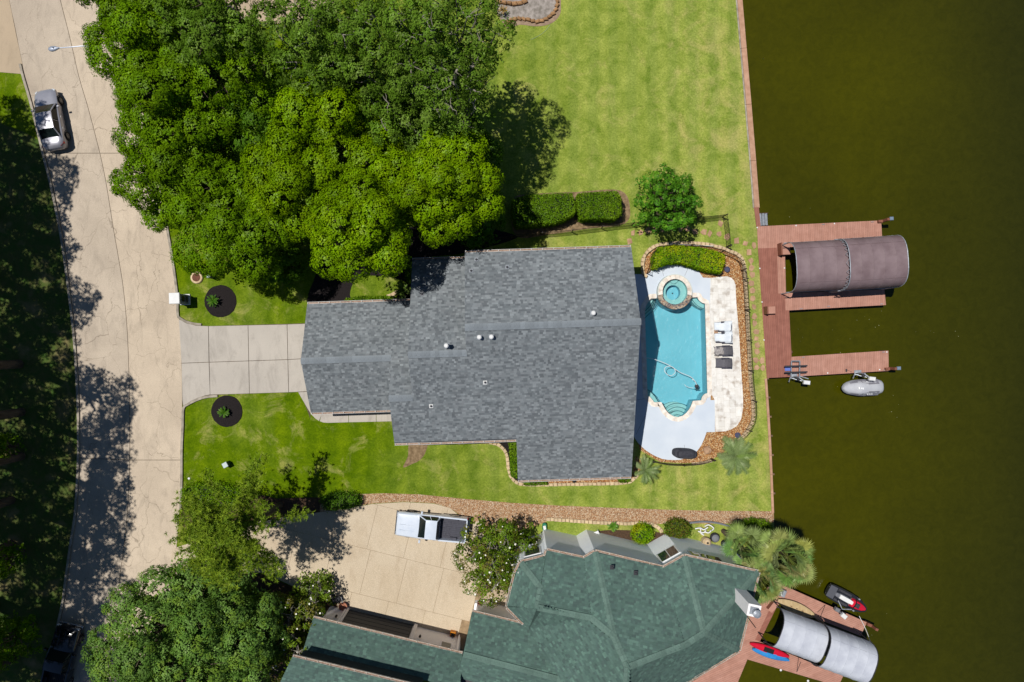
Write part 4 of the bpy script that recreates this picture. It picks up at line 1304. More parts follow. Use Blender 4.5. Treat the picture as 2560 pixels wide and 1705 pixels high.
# vents
def vent_at(px, py, planez, kind, nrm, m=None):
    z = 5.0
    for _ in range(30): z = planez(hv(px, py, z)[1])
    p = hw(*hv(px, py, z), z)
    vent(roof, p, kind, nrm, m)
nS_p = hw(0, -sS, 1).normalized()
sMN = (RZ - 5.9) / (vNM - vR); zMN = lambda v: RZ - sMN * (v - vR)
sW2 = (z2 - 4.2) / (vN2 - v2); zW2 = lambda v: z2 - sW2 * (v - v2)
nN_p = hw(0, sMN, 1).normalized()
for (x, y) in ((1191, 649), (1178, 677), (1268, 668)): vent_at(x, y, zMN, 'low', nN_p)
vent_at(1055, 735, zW2, 'low', nN_p, M_grey)
vent_at(1482, 783, zMN, 'pipe', nN_p)
for (x, y) in ((1199, 843), (1229, 842), (1117, 864)): vent_at(x, y, zS, 'pipe', nS_p)
for (x, y) in ((1213, 956), (1078, 1015)): vent_at(x, y, zS, 'low', nS_p, M_white)

# ------------------------------------------------------------------ green roofed house
gh = thing("house", "white stucco house with a green shingle hip roof at the lower edge", "house", g(1500, 1560))
groof = bpy.data.objects.new("roof", None); COL.objects.link(groof); groof.parent = gh
green_pal = [A(*c_, .80) for c_ in ((85, 109, 101), (87, 112, 103), (97, 125, 114), (81, 103, 96), (86, 110, 102), (82, 104, 98), (92, 117, 108), (80, 99, 94), (87, 110, 102))]
M_shing2 = mat("green_shingle", (.97, .97, .97), (1.07, 1.07, 1.07), .5, attr=True, rough=.95, spec=.12, bump=.5, bscale=60)
M_deck2 = mat("green_underlay", A(62, 84, 78), rough=.95)
M_cap2 = mat("green_ridge_cap", A(106, 130, 120, .8), A(94, 117, 108, .8), 6, .95, rand=.12, spec=.12)
EV = 5.8
VT = {  # px, py, z
    'a': (1302, 1406, EV), 'b': (1363, 1391, EV), 'c': (1367, 1376, EV), 'd': (1460, 1396, EV), 'e': (1488, 1379, EV), 'f': (1658.5, 1420, EV), 'h': (1711.6, 1390, EV),
    'i': (1895.5, 1430.5, EV), 'j': (1846.5, 1626.5, EV), 'k': (1700, 1714, EV), 'l': (1288, 1434, EV), 'm': (1268, 1517.5, EV), 'n': (1310, 1559, EV), 'o': (1321, 1572, EV + .1),
    'q': (1425, 1722, EV + .1), 'r': (1562, 1760, 9.1),
    'A': (1535, 1592, 8.5), 'B': (1569, 1668, 9.35), 'C': (1760, 1582, 8.3), 'D': (1344, 1519, 7.75), 'E': (1478, 1545, 7.75), 'G': (1713, 1612, 8.55), 'P': (1352, 1471, 7.1),
}
GV = {k: g(*p) for k, p in VT.items()}
gfaces = [(('c', 'd', 'E', 'D', 'P'), ('c', 'd')), (('d', 'e', 'A', 'E'), ('d', 'e')), (('e', 'f', 'G', 'B', 'A'), ('e', 'f')), (('f', 'h', 'C', 'G'), ('f', 'h')),
          (('h', 'i', 'C'), ('h', 'i')), (('i', 'j', 'C'), ('i', 'j')), (('j', 'k', 'r', 'B', 'G', 'C'), ('j', 'k')), (('o', 'q', 'r', 'B', 'A', 'E', 'D'), ('o', 'q')),
          (('a', 'b', 'c', 'P'), ('a', 'b')), (('l', 'a', 'P', 'D', 'm'), ('l', 'm')), (('m', 'D', 'o', 'n'), ('m', 'n'))]
gmb = MB(); rr = random.Random(77)
for keys, ev in gfaces:
    poly = [GV[k] for k in keys]
    roof_slab(groof, poly, M_deck2, .14, .05)
    shingles(gmb, poly, GV[ev[1]] - GV[ev[0]], green_pal, .165, .13, .30, rr, surf=True)
LKZ = {'la': (1180, 1530, 3.6), 'lb': (1440, 1592, 3.6), 'lc': (1440, 1709, 5.25), 'ld': (1158, 1636, 5.25), 'le': (1141, 1692, 4.3), 'lf': (1440, 1775, 4.3)}
LV = {k: g(*p) for k, p in LKZ.items()}
for poly, e in (([LV['la'], LV['lb'], LV['lc'], LV['ld']], ('la', 'lb')), ([LV['ld'], LV['lc'], LV['lf'], LV['le']], ('le', 'lf'))):
    roof_slab(groof, poly, M_deck2, .14, .1)
    shingles(gmb, poly, LV[e[1]] - LV[e[0]], green_pal, .165, .13, .30, rr, surf=True)
GA = [g(783, 1545, 3.6), g(1156, 1635, 3.6), g(1150, 1722, 5.2), g(757, 1628, 5.2)]
G2 = [g(731, 1642, 6.9), g(1040, 1716, 6.9), g(1010, 1900, 8.7), g(650, 1810, 8.7)]
for poly in (GA, G2):
    roof_slab(groof, poly, M_deck2, .14, .06)
    shingles(gmb, poly, poly[1] - poly[0], green_pal, .165, .13, .30, rr, surf=True)
o = gmb.build("shingles", M_shing2, groof, colors=True); o["kind"] = "stuff"
for a, b_ in (('e', 'A'), ('A', 'B'), ('E', 'A'), ('D', 'E'), ('B', 'G'), ('G', 'C'), ('h', 'C'), ('C', 'i'), ('C', 'j'), ('B', 'r'), ('P', 'D'), ('a', 'P')):
    ridge_caps(groof, GV[a], GV[b_], M_cap2, .34, .42, .06)
ridge_caps(groof, LV['ld'], LV['lc'], M_cap2, .34, .42, .08)
M_gut2 = mat("white_gutter_stained", A(232, 226, 218), A(190, 170, 150), 6, .5)
def gtr2(a, b_):
    a, b_ = Vector(a), Vector(b_); t = (b_ - a).normalized(); out = Vector((-t.y, t.x, 0))
    gutter(groof, a + out * .01, b_ + out * .01, out, M_gut2, M_debris, .85)
for a, b_ in (('a', 'b'), ('b', 'c'), ('c', 'd'), ('d', 'e'), ('e', 'f'), ('f', 'h'), ('h', 'i'), ('i', 'j'), ('j', 'k')): gtr2(GV[a], GV[b_])
for a, b_ in (('l', 'a'), ('m', 'l'), ('n', 'm')): gtr2(GV[a], GV[b_])
gtr2(LV['la'], LV['lb']); gtr2(GA[0], GA[1]); gtr2(G2[0], G2[1])
M_stucco = mat("sky_tinted_white_stucco", (.90, .93, .97), (.87, .90, .95), 3, .9, bump=.5, bscale=24)  # blue of the sky-lit shade is put into the white wall colour
M_lilac = mat("cream_render", (.84, .80, .79), (.78, .74, .73), 3, .9, bump=.3, bscale=24)
def walls(pts3, z1, m, name="wall"):
    P = [Vector((p.x, p.y)) for p in pts3]
    mb = MB(); mb.prism(P, 0, z1)
    return mb.build(name, m, gh)
foot = [GV[k] for k in ('a', 'b', 'c', 'd', 'e', 'f', 'h', 'i', 'j', 'k')] + [g(1425, 1722, EV)] + [GV[k] for k in ('o', 'n', 'm', 'l')]
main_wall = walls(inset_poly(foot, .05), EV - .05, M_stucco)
for poly, z in ((GA, 3.55), ([LV['la'], LV['lb'], LV['lf'], LV['le']], 3.5)):
    walls(inset_poly(poly, .4), z, M_lilac)
mb = MB(); a, b_ = G2[0] + Vector((.25, -.3, 0)), G2[1] + Vector((.25, -.3, 0))
P = [Vector((p.x, p.y)) for p in (a, b_, G2[2], G2[3])]
mb.prism(P, 0, 6.75); mb.build("upper_wall", mat("dark_shingle_wall", A(52, 66, 70), A(42, 54, 58), 4), gh)
# garage front: recessed dark door, lamps, niche window
tg = (GA[1] - GA[0]).normalized(); og = Vector((-tg.y, tg.x, 0)); rg = math.atan2(tg.y, tg.x)
gw = inset_poly(GA, .4)
ga0 = Vector((GA[0].x, GA[0].y, 0)) - og * .4
Lg = (GA[1] - GA[0]).length
def gpt(s_, out, z): return ga0 + tg * s_ + og * out + Vector((0, 0, z))
mb = MB(); mb.box(gpt(Lg * .40, .02, 1.35), (Lg * .46, .06, 2.6), rg); gdoor = mb.build("garage_door", mat("navy_door", A(34, 42, 54), rough=.6), gh)
for k in range(4):
    mb = MB(); mb.box(gpt(Lg * .40, .06, .36 + k * .62), (Lg * .45, .04, .56), rg); mb.build("panel", gdoor.data.materials[0], gdoor)
for s_ in (.15, .165, .645, .655):
    mb = MB(); mb.box(gpt(Lg * s_, .10, 1.45), (.14, .2, 2.9), rg); mb.build("door_jamb", M_lilac, gh)
for s_ in (.12, .70):
    mb = MB(); mb.lathe(gpt(Lg * s_, .18, 1.9), [(.03, -.15), (.08, -.1), (.1, .12), (.03, .2)], 8); mb.build("wall_lamp", M_black, gh)
mb = MB(); mb.box(gpt(Lg * .885, .0, 2.05), (.95, .12, 1.0), rg); nw = mb.build("window", M_lilac, gh)
mb = MB(); mb.box(gpt(Lg * .885, .07, 2.05), (.7, .03, .75), rg); mb.build("pane", M_glass, nw)
mb = MB(); mb.box(gpt(Lg * .96, .08, 1.7), (.12, .16, 3.4), rg); mb.build("downpipe", M_lilac, gh)
# windows on the white walls
def wall_window(a, b_, s_, z, w, h):
    t = (b_ - a); t.z = 0; L_ = t.length; t.normalize(); out = Vector((-t.y, t.x, 0))
    c = Vector((a.x, a.y, 0)) + t * (L_ * s_) - out * .05 + Vector((0, 0, z))
    window_on(gh, c, w, h, out, M_white)
wall_window(GV['a'], GV['b'], .5, 1.5, 1.1, 1.3); wall_window(GV['a'], GV['b'], .5, 4.0, 1.1, 1.3)
wall_window(GV['f'], GV['h'], .5, 3.9, 1.4, 1.6); wall_window(GV['h'], GV['i'], .35, 4.6, 2.2, .9)
# corner pilaster and buttresses
for k, hgt in (('c', 5.7), ('e', 5.7)):
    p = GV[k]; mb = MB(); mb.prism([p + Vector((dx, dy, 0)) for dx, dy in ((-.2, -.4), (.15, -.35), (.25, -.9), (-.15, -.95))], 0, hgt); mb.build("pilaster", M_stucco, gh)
# flat dark roof and well between the wings
mb = MB(); mb.prism(gp([(1139, 1692), (1210, 1706), (1210, 1760), (1120, 1740)], 4.1), 3.9, 4.1); mb.build("flat_roof", mat("dark_felt", A(84, 78, 82), rough=.9), gh)
# chimney
cb, ct = 5.0, 9.3
mb = MB(); cq = gp([(1872, 1508.5), (1904, 1515.5), (1898, 1546), (1866.5, 1538)], ct)
mb.prism(cq, cb, ct)
ch = mb.build("chimney", M_lilac, groof)
cc = sum(cq, Vector()) / 4
mb = MB(); mb.prism(inset_poly(cq, .14), ct, ct + .03); mb.build("crown", M_metal, ch)
mb = MB(); mb.lathe((cc.x + .05, cc.y - .05, ct + .03), [(.2, 0), (.2, .3), (.26, .32), (.26, .42), (.12, .5)], 16); mb.build("flue_cap", M_metal, ch)
mb = MB(); mb.tube([g(1868, 1541, 6.2), g(1889, 1569, 8.6)], .03, 5); mb.build("aerial", M_dark, groof)
for (x, y) in ((1530, 1418), (1589, 1432), (1541, 1537)):
    z = {1418: 6.9, 1432: 6.7, 1537: 7.9}[y]
    vent(groof, g(x, y, z - .35), 'low', Vector((0, 0, 1)), M_dark)
# ------------------------------------------------------------------ docks
M_board = mat("composite_board", A(194, 144, 126, .76), A(181, 131, 113, .76), 2.0, .75, rand=.07, stretch=(1, 1, 1), bump=.2, bscale=30)
M_board2 = mat("composite_board_aged", A(164, 108, 92, .76), A(150, 96, 81, .76), 2.0, .75, rand=.07, bump=.2, bscale=30)
M_brown = mat("brown_box_vinyl", A(150, 96, 76), A(132, 82, 64), 3, .6)
M_beam = mat("dock_beam", A(120, 84, 66), A(90, 62, 48), 3, .9)
DZ = .10
def dock_boards(parent, pts, ang, m, width=.143, z=DZ, name='board'):
    for q in strips([Vector((p.x, p.y)) for p in gp(pts, z)], ang, width, .010):
        mb = MB(); mb.prism(q, z - .035, z + R.uniform(-.002, .002)); mb.build(name, m, parent)
def dock_under(parent, pts, z=DZ):
    mb = MB(); mb.prism(inset_poly(gp(pts, z), .03), z - .26, z - .045); mb.build("frame", M_beam, parent)
dock = thing("boat_dock", "reddish brown dock with three arms beside the lawn", "dock", g(1935, 760, 0))
av = math.radians(-87.0)
arms = [([(1893, 566), (2203, 551), (2206, 607), (1964, 618), (1895, 621)], M_board), ([(1962, 733), (2211, 723.5), (2215, 762.5), (1973, 776), (1964, 776)], M_board),
        ([(1979, 892), (2221, 876.5), (2222, 927), (1979, 942)], M_board), ([(1942, 619), (1962, 618), (1965, 733), (1946, 734)], M_board)]
for P, m in arms:
    dock_boards(dock, P, av, m); dock_under(dock, P)
for P in ([(1895, 621), (1942, 619), (1946, 734), (1903, 736)], [(1903, 736), (1946, 734), (1964, 733.5), (1964, 776), (1906, 777)], [(1906, 777), (1973, 775.5), (1979, 892), (1979, 942), (1917, 945)], [(1885, 518), (1897, 518), (1902, 566), (1891, 566)]):
    dock_boards(dock, P, av, M_board2); dock_under(dock, P)
M_pile = mat("timber_pile", A(110, 80, 62), A(80, 58, 46), 4, .9)
for (x, y) in ((1968, 612), (2080, 607), (2198, 600), (1970, 740), (2090, 736), (2206, 728), (2208, 760), (1978, 880), (2100, 888), (2214, 880), (2216, 922), (2198, 556), (2050, 562)):
    c = g(x, y); mb = MB(); mb.tube([(c.x, c.y, -3), (c.x, c.y, -.02)], .13, 8); mb.build("pile", M_pile, dock)
def dot(parent, x, y, r_=.055, z=DZ, name='deck_light'):
    c = g(x, y, z); mb = MB(); mb.lathe(c, [(r_, 0), (r_, .02), (r_ * .6, .03)], 10); mb.build(name, M_white, parent)
for (x, y) in ((1893, 569), (1990, 564), (2086, 559), (1899.5, 671), (1961, 670), (1905, 755), (1910, 850), (2069, 932.5), (2199, 924), (2217, 880)): dot(dock, x, y)
def cleat(parent, x, y, rz=0.05, z=DZ):
    c = g(x, y, z); mb = MB(); mb.box(c + Vector((0, 0, .02)), (.07, .05, .04), rz); mb.box(c + Vector((0, 0, .05)), (.24, .035, .025), rz); mb.build("cleat", M_metal, parent)
for (x, y) in ((2058, 561), (2180, 555), (2002, 772), (2071, 765.5), (2203, 760), (2008, 893), (2012, 938), (2208, 880), (2211, 925)): cleat(dock, x, y)
for (x, y, lab) in ((2203, 553.5, "brown mooring post with a grey lamp box at the tip of the upper dock arm"), (2221, 922, "brown mooring post with a grey lamp box at the tip of the lower dock arm")):
    c = g(x, y, .2); t = thing("dock_post", lab, "post", (c.x, c.y, -.2), .05, "posts at the dock tips")
    mb = MB(); mb.box((-.1, 0, .28), (.34, .2, .5)); mb.build("bracket", M_brown, t, True)
    mb = MB(); mb.bevbox((.16, .03, .5), (.2, .2, 1.4), .02); mb.build("post", M_brown, t, True)
    mb = MB(); mb.bevbox((.36, .06, 1.2), (.28, .26, .16), .03); mb.build("lamp_box", mat("blue_grey_box", A(128, 146, 168), rough=.5), t, True)
# steps down to the water
st = thing("dock_steps", "grey grated steps down to the water above the dock", "steps", g(1907, 549, -.3))
for k, x in enumerate((1900.5, 1908, 1915)):
    for j in range(5):
        c = g(x - 2.2 + j * 1.25, 549 - k * .4, DZ - .02 - k * .22); mb = MB(); mb.box((c.x, c.y, c.z), (.03, .95, .04), .05); mb.build("tread_bar", M_metal, st)
for y in (533.5, 564):
    a, b_ = g(1897, y, .06), g(1920, y - 1, -.55)
    mb = MB(); mb.tube([a, b_], .045, 5); mb.build("stringer", M_beam, st)
# dock boxes
def dock_box(x, y, d, rz, label, back=None):
    t = thing("dock_box", label, "dock box", g(x, y, DZ), rz)
    mb = MB(); mb.bevbox((0, 0, d[2] / 2), d, .02); mb.build("box", M_brown, t, True)
    mb = MB(); mb.bevbox((0, 0, d[2] + .03), (d[0] + .06, d[1] + .06, .06), .02); mb.build("lid", M_board, t, True)
    if back:
        mb = MB(); mb.box((-d[0] / 2 - .07, 0, .4), (.1, d[1] + .1, .8)); mb.build("backrest", M_brown, t, True)
    return t
dock_box(1957, 624.5, (.62, .84, .55), .04, "brown bench box beside the brown canopy's open end", True)
dock_box(1922, 776, (.6, .5, .45), .04, "small brown bench box on the walkway below the canopy", True)

# ------------------------------------------------------------------ boat canopies
def canopy(name, label, base_pts, secs, m_skin, m_frame, n=14, legs=True):
    """secs: list of (end0, end1, half_width, z_eave, rise): barrel sections along an axis, end points in world xy"""
    t = thing(name, label, "boat canopy", (secs[0][0].x, secs[0][0].y, -.6))
    for (a, b_, hw_, ze, rise, bays) in secs:
        ax = (b_ - a); L_ = ax.length; ax.normalize(); sd = Vector((-ax.y, ax.x, 0))
        def arch(s_, off=0.0):
            out = []
            for i in range(n + 1):
                th = math.pi * i / n
                cx, sz = math.cos(th), math.sin(th)
                y = hw_ * (abs(cx) ** .72) * (1 if cx >= 0 else -1)
                z = ze + rise * (sz ** .8) + off
                out.append(a + ax * s_ + sd * y + Vector((0, 0, z)))
            return out
        nb = bays
        for k in range(nb):
            mb = MB(); rows_ = []
            for j in range(7):
                f = j / 6
                rows_.append(arch(L_ * (k + f) / nb + (.006 if j == 0 else 0), -.018 * math.sin(math.pi * f)))
            mb.loft(rows_, caps=False)
            mb.loft([[p - Vector((0, 0, .012)) for p in r_[::-1]] for r_ in rows_], caps=False)
            o = mb.build("fabric_panel", m_skin, t, smooth=True)
        for k in range(nb + 1):
            mb = MB(); mb.tube(arch(L_ * k / nb, .0 if 0 < k < nb else .02), .018 if 0 < k < nb else .032, 5); mb.build("rib", m_frame if k in (0, nb) else m_skin, t)
        for th in (.30, .70):
            cx, sz = math.cos(math.pi * th), math.sin(math.pi * th)
            y = hw_ * (abs(cx) ** .72) * (1 if cx >= 0 else -1); z = ze + rise * (sz ** .8) + .004
            mb = MB(); mb.tube([a + sd * y + Vector((0, 0, z)), a + ax * L_ + sd * y + Vector((0, 0, z))], .012, 4); mb.build("seam", m_skin, t)
        for s_ in (-1, 1):
            mb = MB(); mb.tube([a + ax * (-.25) + sd * s_ * hw_ + Vector((0, 0, ze)), a + ax * (L_ + .1) + sd * s_ * hw_ + Vector((0, 0, ze))], .035, 5); mb.build("side_rail", m_frame, t)
            for f in (.03, .97):
                p = a + ax * (L_ * f) + sd * s_ * hw_
                mb = MB(); mb.tube([(p.x, p.y, -1.2), (p.x, p.y, ze)], .045, 6); mb.build("leg", m_frame, t)
    return t
M_canb = mat("brown_canopy_vinyl", A(140, 121, 124, .78), A(122, 103, 106, .78), 1.1, .55, spec=.3, bump=.25, bscale=2.2, bdist=.05)
M_cang = mat("grey_canopy_vinyl", A(210, 214, 224, .78), A(190, 194, 206, .78), 1.1, .5, spec=.3, bump=.25, bscale=2.2, bdist=.05)
def mid(p, q): return (p + q) / 2
a = mid(g(1968, 607, 2.0), g(1973, 731, 2.0)); b_ = mid(g(2098, 599, 2.0), g(2104, 725, 2.0))
a2 = mid(g(2096, 598, 2.35), g(2101, 727, 2.35)); b2 = mid(g(2236, 589, 2.35), g(2242, 718, 2.35))
for v_ in (a, b_, a2, b2): v_.z = 0
can1 = canopy("boat_canopy", "brown vinyl barrel canopy over the boat slip in two sections", None, [(a, b_, 1.86, 2.0, 1.55, 4), (a2, b2, 1.92, 2.35, 1.62, 5)], M_canb, M_metal)
# truss between the two arches
ax = (b2 - a2).normalized(); sd = Vector((-ax.y, ax.x, 0))
mb = MB(); pr = None
for i in range(29):
    th = math.pi * i / 28; cx, sz = math.cos(th), math.sin(th)
    y = 1.9 * (abs(cx) ** .72) * (1 if cx >= 0 else -1)
    p = a2 + sd * y + ax * (-.16 + .24 * (i % 2)) + Vector((0, 0, 2.18 + 1.6 * sz ** .8 + .10 * (i % 2)))
    if pr is not None: mb.tube([pr, p], .014, 4)
    pr = p
o = mb.build("arch_truss", M_metal, can1); o["kind"] = "stuff"

# covered jet ski on a lift, empty lift
M_skicov = mat("grey_ski_cover", A(206, 208, 214), A(192, 194, 202), 2, .7, bump=.3, bscale=6, bdist=.03)
M_skicov2 = mat("darker_ski_cover", A(150, 150, 160), A(138, 138, 148), 2, .7)
sk = thing("covered_jet_ski", "jet ski under a light grey cover hanging beside the lower dock arm", "jet ski", g(2153, 968, -.2), .04)
# x towards stern (+x), bow to the left (-x)
secs = []
for x, hw_, zt in ((-1.58, .10, .42), (-1.45, .30, .50), (-1.2, .46, .58), (-.8, .58, .74), (-.45, .62, .98), (-.1, .62, .95), (.3, .61, .84), (.8, .60, .80), (1.2, .58, .66), (1.42, .52, .56), (1.52, .40, .48)):
    ring_ = []
    for j in range(13):
        th = math.pi * j / 12
        c_, s_ = math.cos(th), math.sin(th)
        wide = hw_ * (abs(c_) ** .55) * (1 if c_ >= 0 else -1)
        ring_.append((x, wide, .1 + (zt - .1) * s_ ** 1.25))
    secs.append(ring_)
mb = MB(); mb.loft(secs, caps=True); smooth_mesh(mb.build("cover", M_skicov, sk, True), 60)
for s_ in (-1, 1):
    mb = MB(); mb.loft([[(x, s_ * y0, z0), (x, s_ * y1, z1)] for x, y0, z0, y1, z1 in ((-1.1, .47, .42, .36, .55), (-.6, .60, .42, .44, .72), (-.3, .64, .44, .42, .84), (.1, .65, .45, .32, .88))], caps=False)
    mb.build("side_panel", M_skicov2, sk, True)
    mb = MB(); mb.loft([[(x, s_ * y0, z0), (x, s_ * y1, z1)] for x, y0, z0, y1, z1 in ((.14, .64, .46, .27, .91), (.6, .64, .46, .28, .84), (1.05, .62, .45, .28, .76))], caps=False)
    mb.build("seat_panel", M_skicov2, sk, True)
M_letter = mat("white_print", A(250, 250, 250, .85))
for (x, y, w, h_) in ((-.62, .02, .10, .16), (-.46, .0, .07, .11), (-.35, -.02, .06, .15)):
    mb = MB(); mb.box((x, y, .93 + (.04 if x > -.6 else -.02)), (w, h_, .02), .1); mb.build("print_mark", M_letter, sk, True)
for s_ in (-1, 1):
    for x in (.12, .28, .44):
        mb = MB(); mb.box((x, s_ * .5, .70), (.11, .05, .02), .1 * s_, rx=-s_ * .6); mb.build("print_mark", M_letter, sk, True)
def ski_lift(name, label, x, y, rz, fold):
    t = thing(name, label, "jet ski lift", g(x, y, DZ), rz)
    # x along dock edge, y towards dock
    mb = MB(); mb.bevbox((0, 0, .03), (.55, .24, .06), .01); mb.build("base_plate", M_metal, t, True)
    mb = MB(); mb.tube([(0, -.1, 0), (0, -.1, 1.1)], .06, 8); mb.build("post", M_metal, t, True)
    mb = MB(); mb.bevbox((.55, -.52, 1.05), (.48, .3, .26), .04, -.15); mb.build("motor_box", M_white, t, True)
    mb = MB(); mb.tube([(0, -.1, .9), (.3, -.35, 1.0), (.55, -.5, 1.0)], .05, 6); mb.build("arm", M_metal, t, True)
    mb = MB(); mb.tube([(-.4, -.15, .3), (-.05, -.3, .5), (.35, -.42, .7)], .035, 6); mb.build("brace", M_metal, t, True)
    mb = MB(); mb.tube([(-.42, -.5, .1), (-.42, -.22, .32), (-.1, -.2, .35)], .045, 5); mb.build("winch_frame", M_metal, t, True)
    mb = MB(); mb.bevbox((.1, -.25, .62), (.2, .26, .2), .03); mb.build("winch", M_dark, t, True)
    return t
ski_lift("jet_ski_lift", "galvanised swing lift holding the covered jet ski at the dock edge", 2144, 929, .04, 0)
el = ski_lift("jet_ski_lift", "empty galvanised jet ski lift with two dark bunks swung over the dock", 1984, 938, .03, 1)
for dx in (-6, 15):
    mb = MB(); mb.tube([g(1984 + dx, 945, .75), g(1985 + dx, 902.5, .75)], .045, 4); mb.build("cradle_arm", M_metal, el)
mb = MB(); mb.tube([g(1978, 902.5, .75), g(2000, 902.5, .75)], .045, 4); mb.build("cradle_end", M_metal, el)
for y in (915, 930.5):
    mb = MB(); mb.bevbox((g(1990, y, .84)), (1.75, .11, .09), .02, .03); mb.build("bunk", M_dark, el)
mb = MB(); mb.tube([g(1999, 940, .9), g(2021, 947, .95)], .04, 6); mb.build("guide_arm", M_metal, el)
mt = MB(); mt.bevbox(g(1969.5, 922, DZ + .05), (.46, .34, .1), .02, .03); tag(mt.build("cooler_mat", mat("blue_plastic", A(112, 134, 214), rough=.5)), "blue plastic tub beside the empty lift on the dock", "tub")
mt = MB(); mt.bevbox(g(1972, 935, DZ + .08), (.14, .2, .16), .02); tag(mt.build("power_box", M_dark), "small dark power box under the empty lift's bunk", "power box")
mt = thing("dock_winch_handle", "small dark pedal and cable on the lower dock arm", "pedal", g(2116, 926, DZ))
mb = MB(); mb.bevbox(g(2116, 926, DZ + .04), (.10, .22, .08), .02); mb.build("pedal", M_dark, mt)
mb = MB(); mb.tube([g(2118, 925, DZ + .03), g(2130, 930, DZ + .03)], .01, 4); mb.build("cable", M_beam, mt)

# ------------------------------------------------------------------ neighbour's dock
ndk = thing("boat_dock", "reddish dock angled off the green roofed house into the lake", "dock", g(1960, 1560))
nb_ang = math.radians(24)
ND1 = [(1955, 1462), (2163, 1556), (2152, 1590), (2050, 1548), (1940, 1505), (1905, 1500), (1880, 1480)]
NDU = [[(1955, 1462), (2167, 1556), (2152, 1590), (1945, 1508), (1918, 1500), (1918, 1468)],
       [(1918, 1478), (1945, 1508), (1895, 1606), (1838, 1640), (1870, 1560), (1888, 1500)],
       [(1895, 1602), (2108, 1690), (2096, 1716), (1840, 1640)],
       [(1838, 1636), (1872, 1640), (1842, 1712), (1700, 1760), (1690, 1730)]]
for P in NDU:
    dock_boards(ndk, P, nb_ang, M_board, .15, DZ + .02 + R.uniform(.002, .006)); dock_under(ndk, P, DZ)
bd_ang = math.radians(-24 + 84)
dock_boards(ndk, [(1930, 1512), (1946, 1509), (1900, 1603), (1888, 1600)], math.radians(33), M_board2, .15, DZ + .04)
for (x, y) in ((2160, 1560), (2060, 1520), (1990, 1640), (2100, 1686), (2075, 1530)):
    c = g(x, y); mb = MB(); mb.tube([(c.x, c.y, -3), (c.x, c.y, -.02)], .13, 8); mb.build("pile", M_pile, ndk)
for (x, y) in ((1952, 1675), (2020, 1702)): dot(ndk, x, y, .09)
t = thing("dock_post", "brown mooring post at the tip of the angled dock", "post", g(2166, 1556, -.2), -.4, "posts at the dock tips")
mb = MB(); mb.box((0, 0, .3), (.4, .22, .5)); mb.build("bracket", M_brown, t, True)
mb = MB(); mb.bevbox((.25, 0, .5), (.22, .2, 1.3), .02); mb.build("post", M_brown, t, True)
dock_box(1928, 1510, (.9, .34, .5), math.radians(52), "long brown bench box on the angled dock near the chimney")
t = thing("dock_locker", "clear topped grey locker on the angled dock under the palm", "locker", g(1940, 1473, DZ), math.radians(-22))
mb = MB(); mb.bevbox((0, 0, .3), (1.15, .55, .6), .03); mb.build("body", M_metal, t, True)
mb = MB(); mb.bevbox((-.12, 0, .63), (.85, .48, .05), .01); mb.build("lid", mat("smoky_lid", A(130, 134, 130), rough=.25), t, True)
mb = MB(); mb.box((.15, 0, .67), (.04, .5, .02), .6); mb.build("strap", M_white, t, True)
# grey canopy
axd = (g(2165, 1600, 2.3) - g(1950, 1520, 2.3)); axd.z = 0; axd.normalize()
sdn = Vector((-axd.y, axd.x, 0))
p_up = g(1947, 1518, 2.1); p_dn = g(1911, 1606, 2.1)
a = mid(p_up, p_dn); a.z = 0; hw1 = (p_up - p_dn).length / 2
sec1 = (a + axd * .1, a + axd * 3.6, hw1 * .98, 2.1, 1.5, 4)
sec2 = (a + axd * 3.5, a + axd * 7.15, hw1 * 1.04, 2.5, 1.6, 5)
can2 = canopy("boat_canopy", "pale grey vinyl barrel canopy on the angled dock, cut off by the lower edge", None, [sec1, sec2], M_cang, M_dark)
mb = MB(); mb.tube(spline([g(2148, 1540, DZ + .1), g(2165, 1575, .6), g(2178, 1610, 1.5)], 6), .02, 5); tag(mb.build("mooring_line", M_white), "pale rope from the angled dock to the grey canopy", "rope")
mb = MB(); mb.tube([g(2063, 1512, .15), g(2050, 1545, 1.9)], .02, 5); tag(mb.build("boat_hook", M_dark), "thin dark pole leaning on the grey canopy's upper side", "pole")
mb = MB(); mb.tube([g(1992, 1680, .15), g(2002, 1655, 1.9)], .02, 5); tag(mb.build("boat_hook", M_dark), "thin dark pole leaning on the grey canopy's lower side", "pole")
# kayaks and paddle board
def hull(name, label, cat_, p0, p1, wid, hgt, m, z, flat=False, group=None, extras=None):
    p0, p1 = Vector(p0), Vector(p1)
    t = thing(name, label, cat_, ((p0 + p1) / 2), 0, group)
    ax_ = (p1 - p0); L_ = ax_.length; ax_.normalize(); sd_ = Vector((-ax_.y, ax_.x, 0))
    mb = MB(); secs_ = []
    for i in range(15):
        f = i / 14
        w = wid / 2 * max(.04, math.sin(math.pi * min(1, max(0, .03 + .94 * f))) ** .62)
        hh = hgt * (.55 + .45 * math.sin(math.pi * f)) if not flat else hgt
        up = (.09 * (abs(f - .5) * 2) ** 3) if not flat else 0
        ring_ = []
        for j in range(12):
            th = 2 * math.pi * j / 12
            ring_.append(p0 + ax_ * (L_ * f) + sd_ * (w * math.cos(th)) + Vector((0, 0, hh / 2 + up + hh / 2 * math.sin(th))))
        secs_.append(ring_)
    mb.loft(secs_, True); smooth_mesh(mb.build("hull", m, t), 60)
    return t, ax_, sd_
M_red = mat("red_plastic", A(236, 30, 62), A(214, 22, 52), 2, .35, coat=.3)
M_blue = mat("blue_hull", A(64, 160, 232), A(50, 140, 214), 2, .35, coat=.3)
t, kx, ks = hull("kayak", "red kayak lying on the dock beside the grey canopy", "kayak", g(1873, 1606, .2), g(1970, 1639, .2), .62, .34, M_red, .2, group="kayaks on the angled dock")
